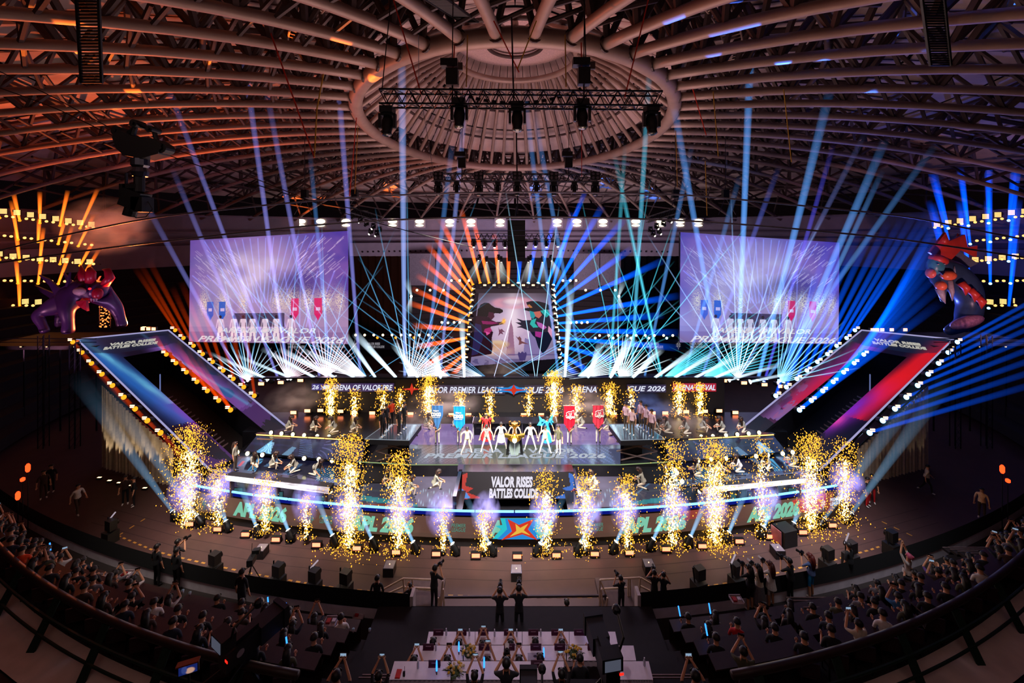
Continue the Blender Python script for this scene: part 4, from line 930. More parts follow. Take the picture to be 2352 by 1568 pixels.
# ---- side decks: sloping LED ramps with lamps and glowing strips
def side(nm, sg):
    X = lambda x: x if sg < 0 else 2366-x
    c = Cv(150, 50, '#16142a'); n = c.noise(5, 31); c.mix((n-.4)*2, '#2a2a58', .8)
    c.poly([(.10, 1), (.17, .2), (.24, 1)], '#6fb4e0', .9); c.poly([(.33, 1), (.38, .5), (.42, .55), (.4, 1)], '#6f9cc0', .7)
    for k in range(16): c.line(.14+.006*k, 1, .16+.003*k, .35, .0012, (.4, .7, 1.), .8); c.line(.48+.008*k, 1, .42+.006*k, .05, .0008, (.1, .2, .5), .8); c.line(.62+.008*k, 1, .66+.006*k, .05, .0008, (.12, .12, .3), .7)
    if sg > 0: c.a = c.a[:, ::-1]*np.array((.8, .8, .9))
    P = [W(589, 1001, 26.6), W(838, 1014, 25.9), W(830, 1062, 24.0), W(560, 1036, 25.2)]
    if sg > 0: P = [Vector((-p.x, p.y, p.z)) for p in P]; P = [P[1], P[0], P[3], P[2]]
    t = thing('led_ramp', 'sloping dark LED panel with blue line graphics on the %s side of the stage' % nm, 'LED display', P[3])
    worldpart(led_grid('screen_face', P, c.a*1.0, led_floor), t)
    worldpart(MB().slab([p-Vector((0, 0, .03)) for p in (P[0], P[3], P[2], P[1])], (0, .3, -.3)).build('frame', rig), t)
    # lower deck face
    c = Cv(130, 36, '#14142a'); 
    for k in range(12): c.line(.72+.012*k, .95, .66+.012*k, .3, .0014, (.1, .5, .9), .9); c.line(.9+.008*k, .95, .9+.008*k, .35, .0012, (.1, .5, .9), .8); c.line(.18+.005*k, .8, .18+.004*k, .1, .0012, (.1, .5, .9), .8)
    c.poly([(.05, .1), (.15, .05), (.12, .6), (.06, .7)], '#2c4a70', .8); c.poly([(.3, .0), (.36, .0), (.3, .5), (.27, .5)], '#4a6a90', .8); c.poly([(.5, .2), (.55, .2), (.5, .8), (.44, .8)], '#3a5a80', .8); c.rect(.08, .3, .1, .6, '#c01818')
    if sg > 0: c.a = c.a[:, ::-1]
    pts = ((545, 1046), (835, 1066), (815, 1120), (510, 1082)); pts = pts if sg < 0 else tuple((2366-x, y) for x, y in (pts[1], pts[0], pts[3], pts[2]))
    lfloor('led_floor_side', pts, c, z=ZL+.03)
    # upper side deck behind the ramp
    P = [G(X(x), y, 2.6) for x, y in ((585, 996), (838, 1008), (900, 965), (640, 972))]
    worldpart(MB().slab(P, (0, 0, -.5)).build('side_deck', deckm), stage)
    # strip and lamps
    for i in range(6):
        x0, x1 = 589+i*39.5, 589+(i+1)*39.5-2; y0, y1 = 998+(x0-589)*.055, 998+(x1-589)*.055
        if sg > 0: x0, x1 = X(x0), X(x1)
        strip([W(x0, y0, 26.5), W(x1, y1, 26.4)], .035, ostrip, 'glowing orange strip along the upper %s side deck, %s from the outer end' % (nm, NTH[i]))
    for i, (x, y) in enumerate(((623, 993), (647, 995), (673, 997), (699, 999), (729, 1001), (756, 1002), (787, 1004), (814, 1005))):
        deck_lamp(W(X(x), y, 26.7), 'round warm lamp above the orange strip, %s side deck, %s from outer end' % (nm, NTH[i]), 'lamps of the upper %s side deck' % nm, .14)
    for i, (x, y) in enumerate(((546, 1038), (569, 1041), (603, 1044), (630, 1047), (699, 1052), (733, 1054), (763, 1057), (801, 1058))):
        deck_lamp(W(X(x), y, 24.4), 'round warm lamp under the sloping panel of the %s side, %s from the outer end' % (nm, NTH[i]), 'lamps under the sloping panel, %s side' % nm, .15)
    for i, (x, y) in enumerate(((747, 1142), (759, 1127), (800, 1105), (812, 1085))):
        deck_lamp(W(X(x), y, 21.8), 'round warm lamp in short lamp ladder, %s end of front deck, %s from bottom' % (nm, NTH[i]), 'ladder of lamps, %s side' % nm, .15)
    # glass rail
    R_ = [W(X(x), y, D_) for x, y, D_ in ((380, 990, 28.5), (481, 1079, 23.6), (620, 1094, 22.6), (776, 1111, 21.9))]
    t = thing('hand_rail', 'slim silver rail along the %s front deck' % nm, 'rail', R_[1])
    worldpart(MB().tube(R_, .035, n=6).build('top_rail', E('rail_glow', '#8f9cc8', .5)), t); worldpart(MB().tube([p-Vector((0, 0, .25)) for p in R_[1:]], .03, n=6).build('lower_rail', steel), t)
    for k in range(7):
        p = R_[1].lerp(R_[3], k/6); worldpart(MB().tube([p, p-Vector((0, 0, .45))], .025, n=5).build('post', steel), t)
    # commentary desk with glowing white top
    c = Cv(120, 8, '#f4ecf4'); n = c.noise(5, 8); c.mix((n-.52)*6, '#6a5060', .9); c.mix(np.exp(-((c.X-.15)/.15)**2), '#ffffff'); 
    c.rect(.88, 0, 1, 1, '#8a7078', .6); c.a *= 1.5
    P = [W(X(516), 1091, 22.0), W(X(757), 1119, 21.2), W(X(755), 1134, 21.0), W(X(518), 1103, 21.8)]
    if sg > 0: P = [W(1615, 1119, 21.2), W(1852, 1098, 22.0), W(1850, 1109, 21.8), W(1613, 1133, 21.0)]; c.a = c.a[:, ::-1]
    t = thing('glowing_desk', 'long desk with glowing white sponsor strip at the %s front of the stage' % nm, 'desk', P[3])
    worldpart(led_grid('light_strip', P, c.a, led), t)
    worldpart(MB().slab([p+Vector((0, .06, -.02)) for p in (P[0], P[3], P[2], P[1])], (0, .5, -.1)).build('desk_top', black), t)
    for k in range(5):
        p = P[3].lerp(P[2], .04+.23*k); worldpart(MB().box((p.x, p.y+.2, (p.z+ZL)/2-.1), (.07, .3, p.z-ZL)).build('leg', steel_d), t)
    for k in range(5):
        p = P[3].lerp(P[2], .1+.2*k)
        m_ = thing('monitor', 'small screen standing under the glowing desk on the %s, %s from the outer end' % (nm, NTH[k if sg < 0 else 4-k]), 'monitor', (p.x, p.y+.25, ZL+.03)); MB().box((0, 0, .2), (.5, .05, .32)).build('case', black, m_); MB().box((0, -.03, .2), (.44, .01, .26)).build('screen', E('screen_teal', '#5a9aa0', .35), m_); MB().box((0, .05, .02), (.2, .2, .04)).build('foot', black, m_)
def deck_lamp(l, label, group, r):
    t = thing('deck_lamp', label, 'lamp', l, 0, group); R = aim((0, -1, .25))
    obj('housing', cached('dlh', lambda: MB().lathe([(.08, -.2), (.14, -.1), (.15, .0), (.13, .02)], 10).mesh('housing', rig)), t, mat=R)
    obj('lens', cached('dll', lambda: MB().ell((0, 0, .03), (.13, .13, .07), 10, 6).mesh('lens', E('lens_cream', '#fff4b8', 4.), True)), t, mat=R)
side('left', -1); side('right', 1)
# ---- foot lights and front moving heads
foot = [(436, 1204), (500, 1216), (564, 1228), (634, 1240), (727, 1252), (820, 1260), (910, 1269), (1002, 1273), (1093, 1277), (1188, 1279), (1278, 1276), (1366, 1273), (1446, 1270), (1530, 1262), (1613, 1255), (1698, 1244), (1770, 1233), (1844, 1223), (1912, 1207)]
for i, (x, y) in enumerate(foot):
    p = G(x, y+4, .05); t = thing('foot_light', 'glowing salmon blinder on the floor before the stage, %s of nineteen' % nth(i, 19), 'stage light', (p.x, p.y, .04), 0, 'row of floor blinders')
    obj('case', cached('flc', lambda: MB().box((0, .06, .13), (.5, .16, .28)).mesh('case', rig)), t); obj('lamp_face', cached('flf', lambda: MB().box((0, -.03, .14), (.4, .03, .2)).mesh('lamp_face', red_blind)), t)
    obj('bracket', cached('flb', lambda: MB().box((0, .05, .03), (.5, .3, .06)).mesh('bracket', rig)), t)
heads = [(403, 1184), (460, 1195), (523, 1209), (593, 1220), (667, 1230), (769, 1242), (859, 1249), (955, 1258), (1046, 1262), (1131, 1262), (1234, 1262), (1328, 1259), (1409, 1258), (1495, 1251), (1581, 1244), (1669, 1235), (1750, 1223), (1819, 1213), (1886, 1201), (1949, 1188)]
HZ = (.12, .26, .42)
for i, (x, y) in enumerate(heads):
    p = W(x, y, 19.9+.0062*fx(x)**2); left = i < 10
    dx = -1 if left else 1; outer = i in (0, 1, 19, 18)
    d = Vector((dx*(.95 if outer else .62), .25, 1.0 if not outer else .85)); L = 11 if outer else 3.0
    if i in (2, 17): L = 1.2
    t = moving_head((p.x, p.y, p.z-.5), d, 'bright moving lamp on the floor along the stage front, %s of twenty' % nth(i, 20), 'moving lamps along the stage front', lens_w, 1.0,
        bm=(p+d.normalized()*L, .08, .2 if not outer else .5, HZ, 1.2 if not outer else .35, .04))
    if p.z-.5 > .06: MB().box((0, 0, -(p.z-.5)/2), (.5, .5, p.z-.5)).build('plinth', rig, t)
# floor monitors
for i, (x, y) in enumerate(((600, 1276), (895, 1316), (1186, 1326), (1490, 1312), (1786, 1276))):
    p = G(x, y, 0); t = thing('wedge_speaker', 'small black cube speaker on the open floor, %s of five' % nth(i, 5), 'speaker', (p.x, p.y, 0), 0, 'cube speakers on the floor')
    MB().slab([(-.25, -.25, 0), (.25, -.25, 0), (.25, .25, 0), (-.25, .25, 0)], (0, .0, .42)).build('cabinet', blackgloss, t); MB().box((0, 0, .425), (.46, .46, .012)).build('top_plate', M('grey_top', '#6c6068', .4), t); MB().lathe([(.02, 0), (.025, .02)], 8, o=(0, 0, .43)).build('socket', amber, t)
p = G(1803, 1246, 0); t = thing('subwoofer', 'large black speaker box lying on the floor at right before the stage', 'speaker', p)
MB().box((0, 0, .42), (.85, .7, .84), rz=.25).build('cabinet', black, t); MB().box((-.5, -.05, .42), (.03, .6, .76), rz=.25).build('grille', M('grille_rose', '#8a4a52', .5), t)
# ================================================================ side ramps with LED faces
def plane3(a, b_, c_):
    n = (b_-a).cross(c_-a).normalized(); o = Vector((0, 0, CZ))
    def f(px, py, off=0.):
        d = W(px, py, 1.)-o; t = (a-o).dot(n)/d.dot(n); p = o+d*t
        return p+n*off
    if n.y > 0: n = -n
    return f, n
def ramp_img(sg):
    c = Cv(150, 200, '#0c0d22'); n = c.noise(4, 41 if sg < 0 else 42); n2 = c.noise(10, 43)
    if sg < 0:
        k = np.exp(-((c.X-(.02+.33*c.Y))/.13)**2)*(c.Y < .75); c.mix(k*1.3*(n+.3), '#1f62b8'); c.mix(np.exp(-((c.X-(.06+.36*c.Y))/.045)**2)*(c.Y < .6)*(n2+.2)*1.3, '#5fb0dc')
        k = np.exp(-((c.X-.42-.2*(c.Y-.6))/.18)**2-((c.Y-.68)/.14)**2); c.mix(k*1.6*(n2+.2), '#a03ac8'); c.mix(np.exp(-((c.X-.36)/.05)**2-((c.Y-.6)/.03)**2)*(n2+.3), '#ffa8f0'); c.mix(np.exp(-((c.X-.45)/.06)**2-((c.Y-.68)/.03)**2), '#e070e8', .7)
        k = np.exp(-((c.X-(.72+.15*c.Y))/.12)**2)*(c.Y > .04)*(c.Y < .8); c.mix(k*(n2+.25), '#3a68b0', .95); c.mix(k*(n > .55), '#8a3a9a', .7); c.mix(np.exp(-((c.X-(.68+.3*c.Y))/.02)**2)*(c.Y < .8), '#5f90c8', .7)
        c.mix(((c.Y > .74)*(n2 < .5)).astype(float), '#1a0f22', .8); c.mix(((c.Y > .78)*(n > .5)).astype(float), '#5a2a7a', .6)
    else:
        k = np.exp(-((c.X-(.93-.12*c.Y))/.1)**2)*(c.Y > .02)*(c.Y < .7); c.mix(k*1.6*(n+.2), '#e01822'); c.mix(np.exp(-((c.X-.88+.15*(c.Y-.3))/.12)**2-((c.Y-.42)/.13)**2)*1.4, '#f01a1c')
        k = np.exp(-((c.X-.72+.5*(c.Y-.6))/.13)**2-((c.Y-.7)/.16)**2); c.mix(k*1.5*(n2+.2), '#8a2ac8'); c.mix(np.exp(-((c.X-.7)/.06)**2-((c.Y-.74)/.04)**2), '#ff4ab8', .8)
        k = np.exp(-((c.X-(.24-.05*c.Y))/.12)**2)*(c.Y < .9); c.mix(k*(n2+.3), '#b02a9a', .9); c.mix(k*(n > .5)*(c.Y > .3), '#d01a40', .9); c.mix(k*(c.Y > .55)*(n2 > .5), '#7a68a8', .8)
        c.mix(((c.Y > .8)*(n2 < .5)).astype(float), '#1a0f22', .8)
    for k in range(18): c.line(.4+.01*k, .95, .30+.012*k, .72, .0015, (.25, .15, .5), .5)
    c.rect(.03, .0, .97, .13, '#14203a', .75)
    return c.a*.8
for sg, nm in ((-1, 'left'), (1, 'right')):
    X = lambda x: x if sg < 0 else 2366-x
    TL, TR, BL = W(X(177), 780, 32.7), W(X(387), 759, 35.8), W(X(481), 1079, 23.9)
    PR, nn = plane3(TL, TR, BL); BRp = PR(X(656), 979)
    t = thing('ramp_screen', 'huge tilted LED picture frame around a dark stair tunnel on the %s of the stage' % nm, 'LED display', TL)
    img = ramp_img(sg)
    # outer ring in four strips; u,v follow the outer quad
    O = [(177, 780), (387, 759), (656, 979), (481, 1079)]; I = [(283, 820), (380, 802), (619, 998), (540, 1052)]
    if sg > 0:
        O = [(X(x), y) for x, y in (O[1], O[0], O[3], O[2])]; I = [(X(x), y) for x, y in (I[1], I[0], I[3], I[2])]
    # homography-free: sample image by inverse bilinear of pixel position
    Oa = np.array(O, float)
    def invbil(p):
        u = v = .5
        for _ in range(12):
            P_ = Oa[0]*(1-u)*(1-v)+Oa[1]*u*(1-v)+Oa[2]*u*v+Oa[3]*(1-u)*v
            du = (Oa[1]-Oa[0])*(1-v)+(Oa[2]-Oa[3])*v; dv = (Oa[3]-Oa[0])*(1-u)+(Oa[2]-Oa[1])*u
            J = np.array([du, dv]).T; s_ = np.linalg.solve(J, np.array(p)-P_); u += s_[0]; v += s_[1]
        return min(max(u, 0), .999), min(max(v, 0), .999)
    for (a, b_, c_, d_, nx, ny) in ((O[0], O[1], I[1], I[0], 70, 16), (O[0], I[0], I[3], O[3], 36, 120), (I[1], O[1], O[2], I[2], 36, 120)):
        im = np.zeros((ny, nx, 3))
        for j in range(ny):
            for i in range(nx):
                u, v = (i+.5)/nx, (j+.5)/ny
                p = np.array(a)*(1-u)*(1-v)+np.array(b_)*u*(1-v)+np.array(c_)*u*v+np.array(d_)*(1-u)*v
                uu, vv = invbil(p); im[j, i] = img[int(vv*img.shape[0]), int(uu*img.shape[1])]
        worldpart(led_grid('screen_section', [PR(*q) for q in (a, b_, c_, d_)], im, led), t)
        worldpart(MB().slab([PR(*q, off=-.05) for q in (a, d_, c_, b_)], -nn*.35).build('cabinet', rig), t)
    for (p, q) in ((O[0], O[1]), (O[0], O[3]), (O[1], O[2])): worldpart(MB().tube([PR(*p, off=.05), PR(*q, off=.05)], .06, n=6).build('edge_tube', E('edge_lilac', '#b8b4e8', .75)), t)
    # header lettering
    ca, cb = PR(X(262), 787), PR(X(345), 784); mid = PR(X(304), 790); ux = (ca-cb) if (ca-cb).x > 0 else (cb-ca); uy = Vector((0, 0, 1)); uy = (uy-nn*uy.dot(nn)).normalized(); ux = uy.cross(nn).normalized()
    if ux.x < 0: ux = -ux
    f = lambda dy: (lambda x, y, z: np.array(mid)+x[:, None]*np.array(ux)+(y+dy)[:, None]*np.array(uy)+(z[:, None]+.03)*np.array(nn))
    lt = E('header_lettering', '#d8d4c8', .7)
    worldpart(text_on('VALOR RISES', 2.9, .42, lt, f(.27), bold=.05), t); worldpart(text_on('BATTLES COLLIDE', 3.3, .42, lt, f(-.27), bold=.05), t)
    # tunnel: dark back, stairs, two light tubes
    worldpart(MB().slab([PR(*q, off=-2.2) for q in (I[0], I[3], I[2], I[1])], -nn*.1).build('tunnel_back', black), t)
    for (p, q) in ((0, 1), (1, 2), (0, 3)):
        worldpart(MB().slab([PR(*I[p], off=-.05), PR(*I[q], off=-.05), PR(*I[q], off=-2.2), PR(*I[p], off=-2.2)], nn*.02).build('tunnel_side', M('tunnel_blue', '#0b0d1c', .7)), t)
    for k in range(16):
        u = k/15; p = PR(X(368+u*128), 894+u*112, -1.0); q = PR(X(384+u*128), 888+u*108, -1.0)
        worldpart(MB().slab([p, q, q+Vector((0, .45, 0)), p+Vector((0, .45, 0))], (0, 0, -.10)).build('step', M('stair_tread', '#8a6f72', .6)), t)
    for (x, ya, yb) in ((327, 833, 862), (365, 826, 888)): worldpart(MB().tube([PR(X(x), ya, -1.4), PR(X(x), yb, -1.4)], .04, n=6).build('light_tube', E('tube_blue', '#7f8fd0', .6)), t)
    # lamps along the edges
    oc = OR_ if sg < 0 else BL_; lc = lens_o if sg < 0 else lens_b; cn = 'orange' if sg < 0 else 'blue'
    sets = [('outer edge', [(170, 793), (191, 817), (213, 842), (237, 867), (261, 893), (287, 920), (313, 947), (341, 974), (371, 1002)]),
            ('inner far edge', [(384, 821), (406, 841), (430, 862), (454, 884), (478, 905), (504, 927), (531, 949)]),
            ('stage-side edge', [(404, 765), (423, 783), (446, 801), (467, 820), (490, 838), (514, 858), (537, 877), (561, 896), (585, 916)])]
    for sn, pts in sets:
        for i, (x, y) in enumerate(pts):
            l = PR(X(x), y, .3)
            tt = thing('ramp_lamp', 'round %s lamp on the %s of the %s ramp, %s from the top' % (cn, sn, nm, NTH[i]), 'stage light', l, 0, '%s lamps, %s ramp' % (sn, nm))
            tt.rotation_euler = aim((-.1*sg, -1, .3)).to_euler()
            obj('housing', cached('flh', lambda: None), tt); obj('lens', cached('fll'+lc.name, lambda: None), tt)
            q = PR(X(x)-6*(-sg)*(-1)*0+(-8 if sg < 0 else 8), y-6, .3)
            bb = thing('ramp_strobe', 'small warm double strobe on %s of the %s ramp, %s from top' % (sn, nm, NTH[i]), 'stage light', q, 0, '%s strobes, %s ramp' % (sn, nm))
            MB().box((0, .06, 0), (.36, .12, .26)).build('case', rig, bb)
            for dz in (-.06, .06): obj('tube', cached('rst', lambda: MB().box((0, -.01, 0), (.3, .05, .06)).mesh('tube', amber)), bb, loc=(0, 0, dz))
            if sg > 0:
                if sn == 'outer edge': e = l+Vector((.93, .1, .42-.028*i))*(17.); b_ = (l, e, .10, .26, .42)
                elif sn == 'inner far edge': e = l+Vector((.55+.04*i, .1, .8-.05*i))*(15); b_ = (l, e, .12, .34, .9)
                else: e = l+Vector((.55-.03*i, .0, .8+.01*i))*(14); b_ = (l, e, .1, .3, .5)
                o = beam(b_[0], b_[1], b_[2], b_[3], oc, b_[4], .06); o.parent = tt; o.matrix_parent_inverse = full_matrix(tt).inverted()
            else:
                if sn == 'outer edge': e = l+Vector((.75, -.1, -.75))*3.; s_ = .12
                elif sn == 'inner far edge': e = l+Vector((-.55, .0, .8))*(4.5 if i > 3 else 2.); s_ = .55
                else: e = l+Vector((-.62+.06*i, .0, .95))*(6+(i % 3)); s_ = .2
                o = beam(l, e, .1, .25, (1, .07, .0), s_, .02); o.parent = tt; o.matrix_parent_inverse = full_matrix(tt).inverted()
    # supporting scaffold and curtain
    cu = thing('side_curtain', 'tall pleated beige curtain hanging under the %s ramp' % nm, 'curtain', G(X(310), 1110, 0)); mb = MB(); n = 72
    A, B_ = Vector((-sg*-28.9, 27.4, 0)), Vector((sg*22.0, 25.3, 0)); A.x = sg*28.9
    for k in range(n):
        def pt(j): u = j/n; p = A.lerp(B_, u); p.y += .08*math.sin(j*1.9)+.03*math.sin(j*.7); return p, 5.8-4.2*u+.8*u*u
        (p, h0), (q, h1) = pt(k), pt(k+1); mb.quad(p+Vector((0, 0, .02)), q+Vector((0, 0, .02)), q+Vector((0, 0, h1)), p+Vector((0, 0, h0)))
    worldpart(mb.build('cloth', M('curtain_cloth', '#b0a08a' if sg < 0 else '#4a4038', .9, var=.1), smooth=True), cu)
    worldpart(MB().tube([A+Vector((0, 0, 5.85)), B_+Vector((0, 0, 2.45))], .05, n=6).build('curtain_rail', rig), cu)
    for (x, y0, y1, lab) in ((100, 770, 1000, 'outer'), (112, 790, 890, 'second')):
        A2 = W(X(x+(0 if lab == 'outer' else 60)), y1, 30); B2 = W(X(x+(0 if lab == 'outer' else 60)), y0, 30)
        box = thing('truss_tower', '%s black truss tower standing beside the %s ramp' % (lab, nm), 'truss', (A2.x, A2.y, 0)); 
        mb = MB()
        for dx, dy in ((-.2, -.2), (.2, -.2), (.2, .2), (-.2, .2)): MB().tube([(dx, dy, 0), (dx, dy, B2.z)], .035, n=6).build('leg', truss_m, box)
        for k in range(int(B2.z/.5)): z = k*.5; mb.tube([(-.2, -.2, z), (.2, -.2, z+.5)], .015, n=4).tube([(.2, -.2, z), (.2, .2, z+.5)], .015, n=4)
        mb.build('bracing', truss_m, box, kind='stuff')
    p = W(X(160), 775, 34.5); t = thing('monster_platform', 'dark scaffold platform carrying the giant monster figure on the %s' % nm, 'platform', (p.x, p.y, 0))
    MB().box((0, 0, p.z-.25), (9.5, 4.5, .3)).build('deck', black, t)
    for dx in (-4.5, -1.5, 1.5, 4.5):
        for dy in (-2, 2): MB().tube([(dx, dy, 0), (dx, dy, p.z-.4)], .06, n=6).build('leg', truss_m, t)
    MB().tube([(-4.7, -2.2, p.z+.5), (4.7, -2.2, p.z+.5)], .04, n=5).tube([(-4.7, -2.2, p.z+.2), (4.7, -2.2, p.z+.2)], .03, n=5).build('guard_rail', rig, t)
    for i, dx in enumerate((-3.4, -1.2, .9, 3.2)):
        lt_ = thing('platform_lamp', 'little warm lamp on the edge of the %s monster platform, %s of four' % (nm, nth(i, 4)), 'lamp', (p.x+dx, p.y-2.4, p.z-.1), 0, 'lamps on the %s monster platform' % nm); MB().box((0, 0, 0), (.2, .12, .12)).build('case', rig, lt_); MB().box((0, -.07, 0), (.14, .03, .07)).build('lens', E('lens_dim', '#ffd9a0', 1.2), lt_)
# lamps above ramps
for sg, nm, pts in ((-1, 'left', ((328, 755), (341, 755), (353, 755))), (1, 'right', ((2004, 757), (2014, 757), (2026, 757), (2048, 757), (2079, 757)))):
    for i, (x, y) in enumerate(pts): redblock(x, y, 36, 'bright warm lamp on the wall just above the %s ramp, %s of %d' % (nm, nth(i, len(pts)), len(pts)), 'lamps above the %s ramp' % nm, .34, .26)
# fallen red lights at far edges of the floor
for i, (x, y, h) in enumerate(((64, 1075, .9), (52, 1101, .4), (41, 1139, .9), (2302, 1078, .9), (2315, 1104, .4))):
    D = 19.5; l = W(x, y, D); t = thing('red_beacon', 'red glowing lantern at the %s edge of the hall, %s' % ('left' if x < 1000 else 'right', ('highest one', 'small middle one', 'lowest one', 'upper one', 'small lower one')[i]), 'lamp', l); MB().lathe([(.05, -.2*h), (.09, -.1*h), (.09, .15*h), (.04, .25*h)], 10).build('glass', E('beacon_red', '#ff3a14', 4.), t, smooth=True); MB().tube([(0, 0, -.2), (0, 0, -l.z+.3)], .02, n=5).build('pole', rig, t)
# ================================================================ laser fans and wash beams from the back wall
LZ = (.45, .75, 1.0)
def px_beam(x0, y0, D0, x1, y1, D1, w0, w1, col, s0, s1, par):
    p, q = W(x0, y0, D0), W(x1, y1, D1); o = beam(p, q, w0*D0/900/2, w1*D1/900/2, col, s0, s1, n=8, k=6); o.parent = par; o.matrix_parent_inverse = full_matrix(par).inverted(); return o
def fan(i, px, py, specs):
    D0 = 30.9; l = W(px, py, D0); t = thing('laser_projector', 'small laser projector on the top edge of the back wall, %s of twelve' % nth(i, 12), 'laser', l, 0, 'laser projectors on the back wall')
    MB().box((0, .1, -.12), (.4, .3, .24)).build('case', rig, t); MB().ell((0, -.06, .02), .09, 8, 5).build('aperture', E('laser_aperture', '#ffe8ff', 10.), t, smooth=True)
    for (a0, a1, n, L, s, col) in specs:
        for k in range(n):
            a = math.radians(a0+(a1-a0)*k/max(n-1, 1)); LL = L*(1+.18*math.sin(k*2.3+i))
            px_beam(px, py, D0, px+math.sin(a)*LL, py-math.cos(a)*LL, D0-2.*LL/300, 1.6, 2.8 if LL < 200 else 3.8, col, s*.8, s*.26, t)
PK = (1.0, .7, .85); CYN = (.15, .55, 1.0); CY2 = (.1, .75, 1.0)
fan(0, 570, 874, [(-62, 62, 15, 90, 1.8, (.5, .8, 1.0)), (-25, 10, 4, 260, .5, CYN)])
fan(1, 662, 870, [(-32, 72, 17, 75, 2.2, PK), (-32, 40, 7, 300, .55, CYN)])
fan(2, 750, 864, [(-62, 55, 19, 95, 2.0, PK), (-42, 25, 6, 330, .55, CYN)])
fan(3, 843, 867, [(-80, -45, 13, 130, 1.6, (.9, .85, 1.0)), (-60, -28, 5, 330, .5, CYN), (58, 60, 1, 330, .6, CYN)])
fan(4, 940, 869, [(-18, 78, 16, 120, 2.0, (.85, .85, 1.)), (-22, 42, 7, 400, .7, CYN)])
fan(5, 1040, 871, [(-84, -52, 12, 110, 1.8, (.8, .85, 1.)), (-60, -38, 4, 400, .5, CYN)])
fan(6, 1131, 878, [(-82, -60, 9, 110, 1.6, (.7, .8, 1.)), (16, 17, 1, 290, 1.1, (.6, .65, 1.0)), (60, 62, 2, 330, .55, CYN), (-62, -50, 4, 330, .4, CYN)])
fan(7, 1231, 878, [(60, 84, 9, 110, 1.6, (.7, .85, 1.)), (-9, 7.5, 2, 400, 1.1, (.4, .75, 1.0)), (45, 62, 4, 330, .45, CY2), (-62, -48, 3, 300, .35, CYN)])
fan(8, 1323, 869, [(48, 82, 12, 120, 2.2, (.7, .9, 1.)), (40, 66, 5, 300, .6, CY2)])
fan(9, 1423, 868, [(-15, 76, 15, 110, 2.0, (.75, .95, 1.)), (-12, 40, 6, 400, .7, CY2), (-48, -40, 2, 380, .7, CY2)])
fan(10, 1521, 869, [(-30, -12, 3, 380, .8, CY2), (50, 80, 12, 150, 1.1, CY2), (48, 66, 6, 330, .45, CY2)])
fan(11, 1694, 870, [(-42, 38, 9, 130, 1.8, (.6, .85, 1.)), (-42, 38, 9, 360, .9, (.3, .55, 1.0)), (-78, -55, 8, 150, .7, CY2)])
for k, (px, py) in enumerate(((1612, 868), (1786, 878))):
    D0 = 30.9; t = thing('laser_projector', 'laser projector at the right end of the back wall, %s' % ('inner one' if k == 0 else 'outermost one'), 'laser', W(px, py, D0))
    MB().box((0, .1, -.12), (.4, .3, .24)).build('case', rig, t); MB().ell((0, -.06, .02), .09, 8, 5).build('aperture', MATS['laser_aperture'], t, smooth=True)
    for q in range(13):
        a = math.radians((48 if k == 0 else 2)+(34 if k == 0 else 78)*q/12); LL = 230-3*q
        px_beam(px, py, D0, px+math.sin(a)*LL, py-math.cos(a)*LL, D0-2, 1.6, 3.6, CY2 if k == 0 else (.25, .7, 1.), .9, .25, t)
# long beams up into the roof, wide and soft
VI, BV = (.30, .30, .95), (.12, .38, 1.0)
longs = [(662, 868, 556, 100, VI, 7, 15, .30), (640, 872, 384, 195, VI, 6, 14, .26), (735, 870, 610, 195, VI, 6, 15, .26), (828, 868, 768, 70, VI, 7, 17, .28), (930, 868, 922, 60, (.3, .45, 1), 8, 22, .42), (760, 868, 712, 350, BV, 6, 12, .25),
 (600, 878, 395, 385, VI, 6, 13, .26), (560, 880, 330, 460, VI, 6, 14, .24), (1010, 868, 1075, 180, (.3, .4, 1.), 7, 16, .26), (975, 870, 1040, 320, BV, 7, 16, .26), (1283, 868, 1205, 210, BV, 7, 15, .26),
 (1694, 868, 1727, 40, BV, 8, 20, .50), (1560, 870, 1546, 190, BV, 8, 18, .0), (1660, 868, 1540, 200, BV, 8, 19, .40), (1740, 874, 1908, 200, BV, 8, 22, .45), (1790, 878, 2034, 320, BV, 8, 20, .42), (1755, 878, 1915, 330, (.1, .1, .9), 6, 12, .35), (1800, 880, 2028, 390, BV, 6, 13, .34),
 (1450, 868, 1494, 120, (.1, .55, .8), 7, 16, .36), (1521, 868, 1410, 350, CY2, 6, 13, .34), (1480, 868, 1590, 330, BV, 6, 14, .28), (1400, 868, 1436, 330, CY2, 6, 12, .28), (1610, 868, 1790, 380, (.15, .2, .9), 6, 14, .28), (1570, 868, 1700, 400, BV, 6, 14, .25), (1340, 868, 1225, 250, BV, 6, 16, .26), (1700, 868, 1990, 300, (.2, .25, .7), 6, 14, .2), (1760, 872, 2150, 330, BV, 7, 16, .22)]
